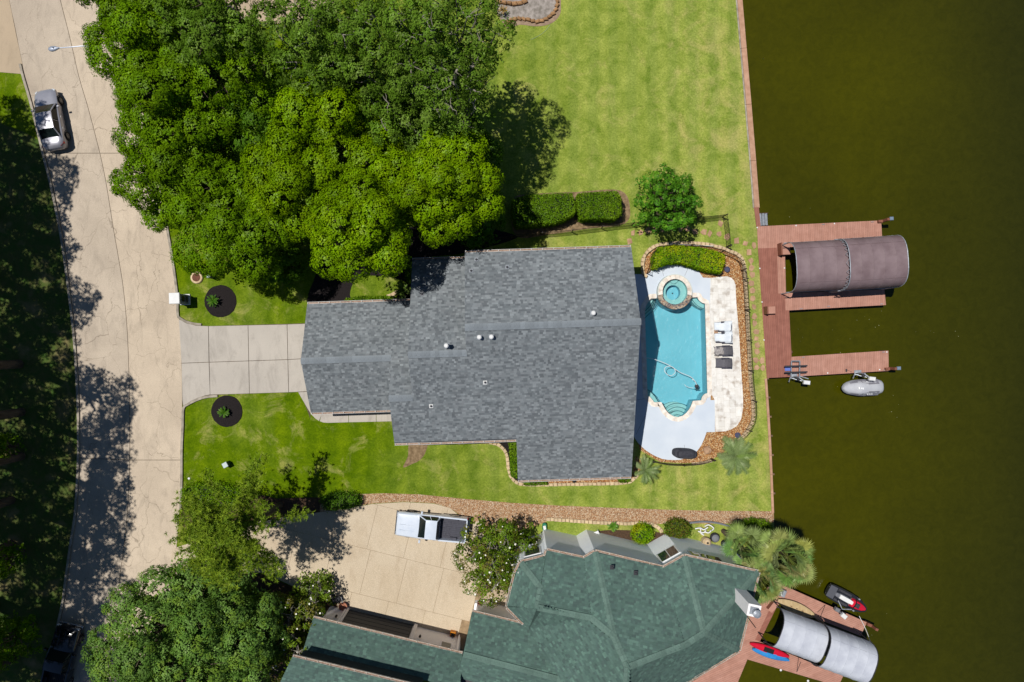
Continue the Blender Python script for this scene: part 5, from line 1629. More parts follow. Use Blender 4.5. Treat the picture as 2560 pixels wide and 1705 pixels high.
mb = MB(); c = mid(g(1873, 1606, .2), g(1970, 1639, .2)) + Vector((0, 0, .33)); mb.bevbox(c - kx * .1, (.8, .36, .04), .01, math.atan2(kx.y, kx.x)); mb.build("cockpit", M_black, t)
t, kx, ks = hull("kayak", "blue kayak lying on the dock outside the red one", "kayak", g(1879, 1620, .15), g(1970, 1648, .15), .62, .34, M_blue, .15, group="kayaks on the angled dock")
mb = MB(); c = mid(g(1879, 1620, .15), g(1970, 1648, .15)) + Vector((0, 0, .33)); mb.bevbox(c, (.8, .36, .04), .01, math.atan2(kx.y, kx.x)); mb.build("cockpit", M_blue, t)
t, kx, ks = hull("paddle_board", "cream wooden paddle board lying on the dock above the grey canopy", "paddle board", g(1944, 1500, .45), g(2037, 1540, .45), .86, .12, mat("varnished_board", A(216, 190, 146), A(196, 168, 124), 2.2, .4, stretch=(3, 1, 1)), .45, True)
for f in (.35, .5, .65):
    mb = MB(); mb.box(g(1944, 1500, .45).lerp(g(2037, 1540, .45), f) + Vector((0, 0, .13)), (.14, .05, .02), -.4); mb.build("grip_pad", M_beam, t)
# open jet ski
js = thing("jet_ski", "black jet ski with red nose and white seat beside the angled dock", "jet ski", g(2109, 1493, -.45), math.radians(-28))
secs = []
for x, hw_, z0, z1 in ((-1.6, .48, .10, .46), (-1.35, .58, .05, .50), (-.6, .62, 0, .52), (.3, .62, 0, .56), (.9, .54, .02, .60), (1.35, .36, .08, .62), (1.66, .16, .2, .58), (1.74, .04, .3, .52)):
    secs.append([(x, hw_ * .4, z0), (x, hw_, z0 + (z1 - z0) * .55), (x, hw_ * .97, z1), (x, -hw_ * .97, z1), (x, -hw_, z0 + (z1 - z0) * .55), (x, -hw_ * .4, z0)])
M_skib = mat("black_hull", A(40, 42, 48), rough=.3, coat=.4)
mb = MB(); mb.loft(secs, True); smooth_mesh(mb.build("hull", M_skib, js, True), 45)
mb = MB(); mb.bevbox((-1.3, 0, .52), (.6, .95, .05), .02); mb.build("boarding_mat", mat("grey_foam", A(92, 94, 102), rough=.9), js, True)
mb = MB(); mb.loft([rrect(.2, .16, .5, 3, dx=-.85), rrect(.2, .17, .62, 3, dx=-.8), rrect(.14, .12, .68, 3, dx=-.78)], True); mb.build("rear_seat", mat("grey_seat", A(120, 122, 130), rough=.6), js, True)
secs = [[(x, y, z) for y, z in ((-w, .55), (-w * .8, zt), (0, zt + .04), (w * .8, zt), (w, .55))] for x, w, zt in ((-.72, .18, .74), (-.4, .2, .82), (.0, .2, .86), (.3, .16, .92))]
mb = MB(); mb.loft(secs); mb.build("seat", M_white, js, True)
secs = [[(x, y, z) for y, z in ((-w, .55), (-w * .75, zt), (0, zt + .06), (w * .75, zt), (w, .55))] for x, w, zt in ((.28, .34, .80), (.6, .36, .86), (.95, .34, .80), (1.3, .26, .70), (1.58, .12, .60))]
mb = MB(); mb.loft(secs); mb.build("bonnet", M_red, js, True)
mb = MB(); mb.tube([(.42, -.42, 1.0), (.5, -.12, 1.0), (.5, .12, 1.0), (.42, .42, 1.0)], .03, 6); mb.tube([(.62, 0, .82), (.5, 0, 1.0)], .05, 6); mb.build("handlebar", M_black, js, True)
mb = MB(); mb.bevbox((.72, 0, .95), (.3, .36, .1), .03); mb.build("dash", M_dark, js, True)
for s_ in (-1, 1):
    mb = MB(); mb.bevbox((.75, s_ * .5, .68), (.14, .1, .09), .02); mb.build("mirror", M_metal, js, True)
    mb = MB(); mb.box((-.3, s_ * .42, .54), (1.3, .16, .03)); mb.build("footwell", M_dark, js, True)
t = thing("jet_ski_lift", "small grey lift arm with a white motor box behind the open jet ski", "jet ski lift", g(2093, 1520, DZ), math.radians(-28))
mb = MB(); mb.tube([(0, -.1, 0), (0, -.1, .9)], .06, 8); mb.build("post", M_metal, t, True)
mb = MB(); mb.bevbox((.25, -.2, .8), (.44, .34, .24), .04, -.2); mb.build("motor_box", M_white, t, True)
mb = MB(); mb.tube([(-.5, .6, .5), (-.1, .2, .8), (.6, .5, .7)], .04, 6); mb.build("arm", M_metal, t, True)
mb = MB(); mb.bevbox((-.25, -.05, .5), (.36, .3, .3), .04); mb.build("winch", M_grey, t, True)
mb = MB(); mb.tube(spline([g(1935, 1520, .14), g(1945, 1508, .16), g(1938, 1500, .15), g(1930, 1512, .16)], 5), .04, 5); tag(mb.build("coiled_rope", M_white), "white coiled rope beside the long bench box", "rope")

# specks of debris drifting between the dock arms
rr = random.Random(8); mb = MB()
for k in range(46):
    x, y = rr.choice([(2100, 835), (2180, 800), (2110, 870), (1985, 855), (2130, 560), (2010, 545), (2090, 950), (2240, 1030), (2170, 1560), (2330, 830)])
    p = g(x + rr.gauss(0, 26), y + rr.gauss(0, 20), -.84); s_ = rr.uniform(.015, .05); a = rr.uniform(0, 3)
    mb.box((p.x, p.y, -.845), (s_, s_ * rr.uniform(.5, 1.4), .012), a)
o = mb.build("floating_debris", mat("drift_specks", A(150, 150, 110))); tag(o, "pale specks of debris drifting between the dock arms", "debris", kind="stuff")
# ------------------------------------------------------------------ vehicles
def tyre_mesh():
    mb = MB(); prof = []
    n = 24; V = []; Fs = []
    pr = [(.22, -.10), (.31, -.11), (.335, -.07), (.335, .07), (.31, .11), (.22, .10)]
    for k in range(n):
        a = 2 * math.pi * k / n
        for r_, y in pr: V.append((r_ * math.cos(a), y, r_ * math.sin(a)))
    m_ = len(pr)
    for k in range(n):
        for j in range(m_ - 1):
            a, b_ = k * m_ + j, ((k + 1) % n) * m_ + j
            Fs.append((a, b_, b_ + 1, a + 1))
    mb.add(V, Fs); return mb
def rim_builder():
    mb = MB()
    n = 20
    for sgn in (1,):
        V = [(.0, sgn * .07, 0)] + [(.23 * math.cos(2 * math.pi * k / n), sgn * .085, .23 * math.sin(2 * math.pi * k / n)) for k in range(n)]
        mb.add(V, [(0, k + 1, (k + 1) % n + 1) for k in range(n)])
    for k in range(10):
        a = 2 * math.pi * k / 10
        mb.box((.13 * math.cos(a), .09, .13 * math.sin(a)), (.2, .02, .035), 0, ry=-a)
    return mb
M_tyre = mat("tyre_rubber", (.015, .015, .015), rough=.9)
M_rim = mat("alloy_rim", A(150, 148, 146), rough=.35, metal=.7)
M_autoglass = mat("auto_glass", (.008, .014, .014), rough=.06, spec=.35)
M_tail = mat("tail_lamp", A(210, 20, 24), rough=.2, coat=.5)
M_head = mat("head_lamp", A(220, 226, 232), rough=.1, coat=.5)
M_chrome = mat("chrome_trim", A(210, 212, 216), rough=.2, metal=.9)
def wheel(t, x, y, z, r_=.335):
    s_ = 1 if y > 0 else -1
    w = bpy.data.objects.new("wheel", None); COL.objects.link(w); w.parent = t
    w.matrix_basis = Matrix.Translation((x, y, z)) @ Matrix.Rotation(0 if s_ > 0 else math.pi, 4, 'Z') @ Matrix.Scale(r_ / .335, 4)
    tyre_mesh().build("tyre", M_tyre, w, True, True)
    rim_builder().build("rim", M_rim, w, True)
def body_loft(t, st, m, name="body", arch=()):
    """st: (x, half width, z sill, z shoulder, z top, top half width)"""
    secs = []
    for x, w, zs, zb, zt, wt in st:
        h_ = [(w * .90, zs), (w * .985, zs + (zb - zs) * .35), (w, zs + (zb - zs) * .7), (w * .97, zb), (wt, zt - (zt - zb) * .25), (wt * .6, zt), (0, zt + .012)]
        secs.append([(x, y, z) for y, z in h_] + [(x, -y, z) for y, z in h_[-2::-1]])
    mb = MB(); mb.loft(secs, True)
    return smooth_mesh(mb.build(name, m, t, True), 38)
def glass_cabin(t, base, roof_, zb, zr, m_paint, crown=.05, m_roof=None):
    """base / roof_: (x_front, x_rear, half width); greenhouse with separate panes"""
    bf, br, bw = base; rf, rr_, rw = roof_
    B = lambda x, s_, w=bw: Vector((x, s_ * w, zb))
    T = lambda x, s_, w=rw: Vector((x, s_ * w, zr))
    # roof panel
    mb = MB(); secs = []
    for i in range(7):
        f = i / 6; x = rf + (rr_ - rf) * f
        zz = zr + crown * math.sin(math.pi * f) * .8
        secs.append([(x, y * rw, zz + crown * (1 - (abs(y)) ** 2.2) - .0) for y in (-1, -.9, -.6, -.2, .2, .6, .9, 1)])
    mb.loft(secs, caps=False)
    mb.loft([[(p[0], p[1], p[2] - .03) for p in s_[::-1]] for s_ in secs], caps=False)
    smooth_mesh(mb.build("roof", m_roof or m_paint, t, True), 50)
    # panes
    def pane(name, a, b_, c, d, ins=.04):
        cc = (a + b_ + c + d) / 4
        P = [p + (cc - p) * ins for p in (a, b_, c, d)]
        n_ = (P[1] - P[0]).cross(P[2] - P[0]).normalized()
        if n_.dot(cc - Vector(((bf + br) / 2, 0, zb))) < 0: n_ = -n_
        mb = MB(); V = [p + n_ * .012 for p in P] + [p - n_ * .02 for p in P]
        mb.add(V, [(0, 1, 2, 3), (7, 6, 5, 4), (0, 4, 5, 1), (1, 5, 6, 2), (2, 6, 7, 3), (3, 7, 4, 0)])
        mb.build(name, M_autoglass, t, True)
    pane("windscreen", B(bf, 1, bw * .96), B(bf, -1, bw * .96), T(rf, -1, rw * .97), T(rf, 1, rw * .97), .03)
    pane("rear_window", B(br, 1, bw * .94), B(br, -1, bw * .94), T(rr_, -1, rw * .96), T(rr_, 1, rw * .96), .05)
    for s_ in (-1, 1):
        xs = [0, .5, 1.0]
        for k in range(2):
            f0, f1 = xs[k] + (.03 if k else .06), xs[k + 1] - (.08 if k else .02)
            pane("side_window", B(bf + (br - bf) * f0, s_), B(bf + (br - bf) * f1, s_), T(rf + (rr_ - rf) * f1, s_), T(rf + (rr_ - rf) * f0, s_), .06)
        for f in (0, .51, 1):
            mb = MB(); mb.tube([B(bf + (br - bf) * f, s_, bw * .98), T(rf + (rr_ - rf) * f, s_, rw * .98)], .05 if f != .51 else .035, 5); mb.build("pillar", m_paint, t, True)
        mb = MB(); mb.tube([T(rf, s_, rw * .99), T(rf + (rr_ - rf) * .5, s_, rw * 1.0) + Vector((0, 0, crown * .6)), T(rr_, s_, rw * .99)], .035, 5); mb.build("roof_rail", m_paint, t, True)
    # dark interior block
    mb = MB(); mb.add([B(bf + .15, 1, bw * .9), B(bf + .15, -1, bw * .9), B(br - .15, -1, bw * .9), B(br - .15, 1, bw * .9), T(rf + .1, 1, rw * .9) - Vector((0, 0, .12)), T(rf + .1, -1, rw * .9) - Vector((0, 0, .12)), T(rr_ - .1, -1, rw * .9) - Vector((0, 0, .12)), T(rr_ - .1, 1, rw * .9) - Vector((0, 0, .12))],
                    [(4, 5, 6, 7), (0, 1, 5, 4), (1, 2, 6, 5), (2, 3, 7, 6), (3, 0, 4, 7)])
    fix_normals(mb.build("interior", M_black, t, True))

# silver sedan, front towards the top of the picture. local x = rearwards, so front is -x
M_silver = mat("silver_paint", A(176, 176, 186), A(168, 168, 178), 3, .32, metal=.35, coat=.6)
def sedan(label, px, py, rot, m, rotlab=None):
    t = thing("parked_car", label, "car", g(px, py, ROADZ), rot)
    body_loft(t, [(-2.34, .50, .34, .52, .58, .42), (-2.25, .74, .24, .58, .68, .58), (-1.95, .86, .20, .66, .76, .70), (-1.4, .90, .20, .74, .84, .74), (-.85, .91, .20, .82, .92, .76), (-.6, .91, .20, .86, .96, .78),
                   (.6, .91, .20, .89, .98, .78), (1.3, .91, .20, .90, 1.02, .76), (1.75, .89, .20, .90, 1.04, .72), (2.15, .84, .24, .86, 1.02, .66), (2.32, .70, .34, .74, .92, .54), (2.38, .55, .42, .66, .80, .44)], m)
    glass_cabin(t, (-1.02, 1.72, .80), (-.30, .98, .62), .90, 1.40, m, .05)
    for x in (-1.40, 1.38):
        for y in (-.86, .86): wheel(t, x, y, .325, .325)
        for y in (-.905, .905):
            mb = MB(); mb.tube([(x + .40 * math.cos(a * math.pi / 10), y, .325 + .38 * math.sin(a * math.pi / 10)) for a in range(11)], .025, 5); mb.build("wheel_arch", M_black, t, True)
    for s_ in (-1, 1):
        mb = MB(); mb.loft([[(2.10, s_ * .80, .72), (2.10, s_ * .84, .95)], [(2.30, s_ * .60, .74), (2.26, s_ * .60, .98)]], caps=False); mb.loft([[(1.95, s_ * .87, .78), (1.95, s_ * .86, .93)], [(2.12, s_ * .86, .74), (2.12, s_ * .83, .97)]], caps=False); mb.build("tail_lamp", M_tail, t, True)
        mb = MB(); mb.bevbox((-2.16, s_ * .64, .58), (.26, .26, .12), .03, s_ * -.5); mb.build("head_lamp", M_head, t, True)
        mb = MB(); mb.bevbox((-.72, s_ * 1.0, .98), (.12, .2, .14), .03); mb.build("mirror", m, t, True)
        for x in (.0, .9):
            mb = MB(); mb.box((x, s_ * .915, .78), (.16, .03, .03)); mb.build("door_handle", M_chrome, t, True)
    mb = MB(); mb.box((2.37, 0, .66), (.03, .5, .12)); mb.build("number_plate", M_white, t, True)
    mb = MB(); mb.bevbox((2.30, 0, .36), (.12, 1.3, .16), .03); mb.build("rear_bumper", M_black, t, True)
    return t
sedan("silver sedan parked against the kerb on the left of the street", 139, 305, math.radians(-79), M_silver)

# pickup: local x rearwards
def pickup(label, px, py, rot, m, m_bed, z0=.03, scale=1.0):
    t = thing("pickup_truck", label, "pickup", g(px, py, z0), rot)
    body_loft(t, [(-2.72, .82, .40, .78, .92, .74), (-2.62, .92, .32, .88, 1.02, .80), (-2.0, .95, .30, .96, 1.10, .82), (-1.2, .96, .30, 1.02, 1.14, .84), (-1.0, .96, .30, 1.04, 1.15, .84),
                  (.62, .97, .30, 1.06, 1.16, .84), (.63, .97, .30, .60, .62, .6)], m, "front_body")
    # bed: hollow box
    for s_ in (-1, 1):
        mb = MB(); mb.loft([[(.60, s_ * .97, .35), (.60, s_ * .98, .8), (.60, s_ * .95, 1.14), (.60, s_ * .84, 1.14), (.60, s_ * .82, .6)], [(2.66, s_ * .95, .42), (2.66, s_ * .96, .8), (2.66, s_ * .93, 1.14), (2.66, s_ * .82, 1.14), (2.66, s_ * .80, .6)]], True)
        fix_normals(mb.build("bed_side", m, t, True))
    mb = MB(); mb.bevbox((2.66, 0, .86), (.10, 1.66, .5), .02); mb.build("tailgate", m, t, True)
    mb = MB(); mb.box((1.64, 0, .60), (2.0, 1.66, .06)); bedo = mb.build("bed_floor", m_bed, t, True)
    for k in range(12):
        mb = MB(); mb.box((1.64, -.77 + k * .14, .645), (1.98, .07, .03)); mb.build("bed_rib", m_bed, bedo, True)
    for s_ in (-1, 1):
        mb = MB(); mb.loft([[(1.35 + .1 * (j == 0), s_ * .83, .63), (1.35 + .1, s_ * .64, .63), (1.45, s_ * .66, .84), (1.45, s_ * .83, .86)] for j in range(1)] + [[(2.0, s_ * .83, .63), (2.0, s_ * .64, .63), (1.95, s_ * .66, .84), (1.95, s_ * .83, .86)]], True)
        fix_normals(mb.build("wheel_well", m_bed, t, True))
    glass_cabin(t, (-1.0, .62, .86), (-.42, .44, .70), 1.10, 1.68, m, .04)
    for x in (-1.75, 1.7):
        for y in (-.84, .84): wheel(t, x, y, .37, .37)
        for y in (-.965, .965):
            mb = MB(); mb.tube([(x + .46 * math.cos(a * math.pi / 10), y, .37 + .44 * math.sin(a * math.pi / 10)) for a in range(11)], .03, 5); mb.build("wheel_arch", M_black, t, True)
    mb = MB(); mb.bevbox((-2.78, 0, .5), (.16, 1.85, .22), .04); mb.build("front_bumper", M_chrome, t, True)
    mb = MB(); mb.bevbox((2.80, 0, .52), (.18, 1.85, .18), .04); mb.build("rear_bumper", M_chrome, t, True)
    mb = MB(); mb.box((-2.74, 0, .78), (.05, 1.1, .26)); mb.build("grille", M_black, t, True)
    for s_ in (-1, 1):
        mb = MB(); mb.bevbox((-2.66, s_ * .72, .82), (.14, .3, .18), .03); mb.build("head_lamp", M_head, t, True)
        mb = MB(); mb.bevbox((2.68, s_ * .9, .88), (.06, .12, .36), .02); mb.build("tail_lamp", M_tail, t, True)
        mb = MB(); mb.bevbox((-.82, s_ * 1.10, 1.16), (.14, .24, .22), .03); mb.build("mirror", m, t, True)
        for x in (.25,):
            mb = MB(); mb.box((x, s_ * .975, .92), (.16, .03, .04)); mb.build("door_handle", M_chrome, t, True)
    for y in (-.38, .05):
        mb = MB(); mb.bevbox((-1.85, y, 1.13), (1.2, .03, .03), .01); mb.build("bonnet_crease", m, t, True)
    return t
M_whitepaint = mat("pale_blue_white_paint", A(226, 234, 246, .74), A(216, 226, 242, .74), 3, .3, coat=.6)
M_bedliner = mat("bed_liner", A(86, 86, 96), A(70, 70, 80), 6, .75)
pickup("white pickup truck with a dark bed on the tan driveway", 1083, 1310, math.radians(-5.6), M_whitepaint, M_bedliner)
# dark truck on the street at the lower left corner, front up
M_navy = mat("black_paint", (.006, .007, .011), rough=.15, coat=.9)
pickup("black pickup truck in deep shade at the lower left corner of the street", 168, 1640, math.radians(-104), M_navy, M_black, ROADZ)

# ------------------------------------------------------------------ street furniture
sl = thing("street_lamp", "slim street lamp with a grey cobra head reaching over the street", "street lamp", g(398, 234))
basep = g(398, 234)
LH = 8.0
top = Vector((basep.x, basep.y, LH))
head = g(136, 122, LH + .25)
M_lamp = mat("lamp_grey", A(176, 184, 200), A(160, 168, 186), 4, .4, metal=.2)
mb = MB(); mb.tube([(basep.x, basep.y, 0), (basep.x, basep.y, LH)], [.10, .07], 8); mb.build("pole", mat("dark_pole", A(70, 62, 54), rough=.7), sl)
arm_s = g(243, 125, LH); mb = MB()
pts = [Vector((basep.x, basep.y, LH - .1)), Vector((basep.x, basep.y, LH)).lerp(g(205, 120, LH + .2), .3), g(190, 117, LH + .25), g(146, 120, LH + .28)]
mb.tube(spline([Vector((basep.x, basep.y, LH - .05)), (Vector((basep.x, basep.y, LH)) + g(190, 117, LH + .2)) / 2 + Vector((0, .1, .1)), g(180, 117.5, LH + .28), g(146, 120, LH + .28)], 6), .035, 6); mb.build("arm", M_lamp, sl)
hd = (g(124, 123, LH) - g(150, 119, LH)); hd.z = 0; hl = hd.length; hd.normalize(); hs_ = Vector((-hd.y, hd.x, 0))
mb = MB(); secs = []
h0 = g(148, 119.5, LH + .3)
for f, w, zt in ((0, .05, .05), (.15, .09, .07), (.4, .17, .1), (.7, .19, .11), (.92, .12, .08), (1.0, .04, .04)):
    secs.append([h0 + hd * (f * .72) + hs_ * (w * math.cos(a)) + Vector((0, 0, zt * math.sin(a))) for a in [2 * math.pi * k / 12 for k in range(12)]])
mb.loft(secs, True); smooth_mesh(mb.build("lamp_head", M_lamp, sl), 60)
mb = MB(); mb.lathe(h0 + hd * .32 + Vector((0, 0, .09)), [(.04, 0), (.04, .06)], 8); mb.build("photocell", M_dark, sl)

mbx = thing("mailbox", "white masonry mailbox pillar with a dark niche beside the kerb", "mailbox", g(464, 749), .03)
mb = MB(); mb.bevbox((0, 0, .06), (.78, .84, .12), .02); mb.build("base", M_white, mbx, True)
M_mbrick = mat("painted_brick", A(150, 160, 180), A(120, 130, 150), 8, .8)
mb = MB(); mb.box((-.05, 0, .85), (.66, .70, 1.5)); mb.build("pillar", M_mbrick, mbx, True)
mb = MB(); mb.bevbox((-.05, 0, 1.66), (.80, .84, .14), .03); mb.build("cap", M_white, mbx, True)
mb = MB(); mb.box((.285, 0, 1.0), (.04, .42, .46)); mb.build("niche", M_black, mbx, True)
mb = MB(); mb.box((.30, 0, .45), (.04, .44, .3)); mb.build("panel", M_dark, mbx, True)
mw = thing("manhole", "round concrete collar with a rusty iron cover on the front lawn", "manhole", g(493, 694))
mb = MB(); mb.lathe((0, 0, 0), [(.48, 0), (.48, .1), (.44, .16), (.32, .17)], 28); mb.build("collar", M_cream, mw, True)
mb = MB(); mb.lathe((0, 0, .15), [(.32, 0), (.32, .035)], 24); mb.build("cover", mat("rusty_iron", A(132, 88, 68), A(104, 66, 50), 9, .9, bump=.6, bscale=20), mw, True)
def pedestal(px, py, label, s, h, col, rz):
    t = thing("utility_pedestal", label, "utility box", g(px, py), rz, "utility boxes on the front lawn")
    mb = MB(); mb.bevbox((0, 0, h / 2), (s, s, h), .02); mb.build("case", col, t, True)
    mb = MB(); mb.bevbox((0, 0, h + .02), (s + .03, s + .03, .05), .02); mb.build("lid", mat("pale_lid", A(214, 226, 228)), t, True)
M_green = mat("utility_green", A(52, 84, 72), A(44, 72, 62), 4, .6)
pedestal(534, 693, "narrow green utility pedestal beside the concrete manhole collar", .22, .95, M_green, .4)
pedestal(571, 1159, "squat green utility box on the lower front lawn", .36, .62, M_green, .5)
for (x, y, lab) in ((466, 667, "small white valve cap near the upper kerb"), (473, 1196, "small white valve cap near the lower kerb")):
    mb = MB(); mb.lathe(g(x, y), [(.09, 0), (.09, .05), (.04, .07)], 12); tag(mb.build("valve_cap", M_white), lab, "valve cap", "white valve caps")

# ------------------------------------------------------------------ things round the green roofed house
t = thing("potting_bag", "green and white bag leaning at the corner of the white house", "bag", g(1361, 1315))
mb = MB(); mb.loft([rrect(.16, .28, .0, 3), rrect(.19, .32, .18, 3), rrect(.15, .28, .34, 3)], True); mb.build("bag", mat("green_bag", A(40, 140, 110), A(30, 120, 90), 3, .4), t, True)
mb = MB(); mb.box((.0, -.04, .35), (.2, .3, .02), .2); mb.build("printed_panel", M_white, t, True)
t = thing("wheelie_cart", "dark blue grey equipment cart in the mulch beside the garage", "cart", g(845, 1494), .3)
mb = MB(); mb.bevbox((0, 0, .35), (.6, .42, .5), .06); mb.build("body", M_dark, t, True)
for s_ in (-1, 1):
    mb = MB(); mb.lathe((-.3, s_ * .25, .0), [(.12, 0), (.12, .3)], 10); mb.build("wheel", M_black, t, True)
mb = MB(); mb.tube([(.3, -.2, .5), (.55, -.2, .9), (.55, .2, .9), (.3, .2, .5)], .02, 5); mb.build("handle", M_metal, t, True)
t = thing("terracotta_pot", "terracotta pot with a dark plant at the garage corner", "pot", g(860, 1512))
mb = MB(); mb.lathe((0, 0, 0), [(.2, 0), (.3, .36), (.34, .4), (.28, .4), (.24, .3)], 18); mb.build("pot", mat("terracotta", A(196, 132, 104), A(170, 108, 84), 4), t, True)
t = thing("orange_bin", "small orange toolbox standing against the cream garage wall", "toolbox", g(1133, 1580), -.2)
mb = MB(); mb.bevbox((0, 0, .24), (.44, .34, .46), .04); mb.build("body", mat("orange_plastic", A(226, 140, 30), rough=.5), t, True)
mb = MB(); mb.bevbox((.02, -.02, .5), (.3, .24, .06), .02); mb.build("lid", M_black, t, True)
# pots and pipework by the palms
t = thing("pipe_rack", "tangle of white plastic pipes on the little green plot", "pipes", g(1755, 1320))
for pts in ([(1738, 1322), (1750, 1320), (1760, 1324), (1770, 1318)], [(1762, 1316), (1772, 1312), (1784, 1320), (1780, 1326)], [(1745, 1328), (1758, 1332), (1765, 1326)], [(1752, 1318), (1752, 1332), (1760, 1338)], [(1762, 1330), (1772, 1332), (1778, 1326)]):
    mb = MB(); mb.tube(spline([g(x, y, .3 + .1 * i) for i, (x, y) in enumerate(pts)], 4), .05, 6); mb.build("pipe", M_white, t)
t = thing("pool_pump", "cream round filter tank beside the white pipes", "filter tank", g(1762, 1350))
mb = MB(); mb.lathe((0, 0, 0), [(.3, 0), (.33, .1), (.33, .6), (.22, .75), (.06, .8)], 20); mb.build("tank", M_cream, t, True)
mb = MB(); mb.lathe((0, 0, .78), [(.08, 0), (.08, .06)], 10); mb.build("valve", M_black, t, True)
for (x, y, r_, lab) in ((1784, 1341, .36, "larger dark grey pot with a round lid on the green plot"), (1809, 1357, .30, "smaller dark grey kettle on the green plot by the palms")):
    t = thing("lidded_pot", lab, "pot", g(x, y), 0, "dark lidded pots")
    mb = MB(); mb.lathe((0, 0, 0), [(r_ * .7, 0), (r_, .2), (r_, .42), (r_ * .8, .55)], 20); mb.build("bowl", M_dark, t, True)
    mb = MB(); mb.lathe((0, 0, .55), [(r_ * .8, 0), (r_ * .5, .08), (.05, .1)], 20); mb.build("lid", M_grey, t, True)
t = thing("garden_chair", "white garden chair on the bed beside the white wall", "chair", g(1490, 1332), .4)
mb = MB(); mb.bevbox((0, 0, .42), (.45, .45, .05), .02); mb.build("seat", M_white, t, True)
mb = MB(); mb.box((-.2, 0, .68), (.04, .45, .5)); mb.build("backrest", M_white, t, True)
for sx in (-1, 1):
    for sy in (-1, 1):
        mb = MB(); mb.tube([(sx * .2, sy * .2, 0), (sx * .2, sy * .2, .42)], .02, 5); mb.build("leg", M_white, t, True)
t = thing("curved_border", "grey curved metal border round the little green plot", "border", g(1830, 1320))
mb = MB(); ln = spline([g(*p) for p in ((1722, 1306), (1760, 1303), (1800, 1308), (1835, 1322), (1852, 1345))], 6); mb.prism(strip_poly(ln, -.06, .06), 0, .2); mb.build("rim", mat("border_grey", A(120, 124, 132)), t)
t = thing("garden_wall", "low white wall with iron railing at the house entrance", "wall", g(1194, 1500))
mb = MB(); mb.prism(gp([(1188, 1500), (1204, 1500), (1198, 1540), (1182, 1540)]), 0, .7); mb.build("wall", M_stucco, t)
for k in range(7):
    mb = MB(); p = g(1199 - k * .9, 1503 + k * 5.2, .7); mb.box((p.x, p.y, .85), (.32, .05, .3), -.2); mb.build("railing_bar", M_brown, t)
en = sheet("entry_court", gp([(1205, 1490), (1300, 1440), (1320, 1560), (1190, 1545)]), [], .034, M_drive3)
tag(en, "pale paved entrance court between tree and green roof", "court")
# ------------------------------------------------------------------ vegetation
M_leaf = leaf_mat("leaf_green", (1, 1, 1), .20)
M_leaf_dull = leaf_mat("leaf_dull", (1, 1, 1), .28, .2)
M_needle = leaf_mat("pine_needle", (1, 1, 1), .22)
M_frond = leaf_mat("palm_leaf", (1, 1, 1), .25, .3)
M_bark = mat("tree_bark", A(120, 104, 88), A(84, 72, 60), 4, .95, bump=.8, bscale=9, bdist=.05, stretch=(1, 1, .25))
M_twig = mat("pale_twig", A(176, 168, 156), A(140, 132, 120), 4, .9)
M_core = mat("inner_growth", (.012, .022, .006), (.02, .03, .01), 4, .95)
M_petal = mat("white_petal", A(246, 242, 230, .8), rough=.7)

def unit(v):
    return v / np.maximum(np.linalg.norm(v, axis=1, keepdims=True), 1e-9)
def leaf_quads(c, n, size, rng, aspect=.55):
    N_ = len(c)
    r = rng.normal(size=(N_, 3))
    t = unit(np.cross(n, r)); b = np.cross(n, t)
    L_ = (size * rng.uniform(.7, 1.3, N_))[:, None]
    fold = n * L_ * .18
    V = np.empty((N_, 4, 3))
    V[:, 0] = c - t * L_ * .5; V[:, 1] = c + b * L_ * aspect * .5 + fold
    V[:, 2] = c + t * L_ * .5; V[:, 3] = c - b * L_ * aspect * .5 + fold
    return V.reshape(-1, 3), np.arange(N_ * 4, dtype=np.int32)
def clump_leaves(sub, rsub, per, leaf, rng, pal, up=.35, outd=None, jitter=.8, hue=.16, tone=None):
    """leaves spread over small clumps: sub (n,3) centres, rsub (n,) radii"""
    n = len(sub)
    d = unit(rng.normal(size=(n * per, 3)))
    rad = np.repeat(rsub, per) * rng.uniform(.35, 1.0, n * per) ** .5
    d[:, 2] *= .75
    pos = np.repeat(sub, per, axis=0) + d * rad[:, None]
    nrm = d * .35 + np.array([0, 0, up]) + rng.normal(size=(n * per, 3)) * jitter * .30
    if outd is not None: nrm += np.repeat(outd, per, axis=0) * 1.15
    nrm = unit(nrm)
    V, Fc = leaf_quads(pos, nrm, leaf, rng)
    pal = np.asarray(pal)
    pick = rng.integers(0, len(pal), n)
    col = np.repeat(pal[pick] * rng.uniform(1 - hue, 1 + hue, (n, 1)), per, axis=0) * rng.uniform(.78, 1.22, (n * per, 1))
    if tone is not None: col *= np.repeat(tone, per)[:, None]
    return V, Fc, col
def crown_shell(lobes, rng, dens, zcut=-.45):
    """clump centres on the outside of a set of spherical lobes"""
    out = []; od = []; tn = []
    cs = np.array([l[0] for l in lobes]); rr_ = np.array([l[1] for l in lobes])
    for i, (c, r) in enumerate(lobes):
        n = max(6, int(4 * math.pi * r * r * dens))
        d = unit(rng.normal(size=(n, 3)))
        d = d[d[:, 2] > zcut]
        p = np.asarray(c) + d * r * rng.uniform(.80, 1.03, (len(d), 1))
        keep = np.ones(len(p), bool)
        for j in range(len(lobes)):
            if j == i: continue
            keep &= np.linalg.norm(p - cs[j], axis=1) > rr_[j] * .86
        p = p[keep]
        out.append(p); od.append(d[keep]); tn.append(np.full(len(p), rng.uniform(.86, 1.14)))
    return np.concatenate(out), np.concatenate(od), np.concatenate(tn)
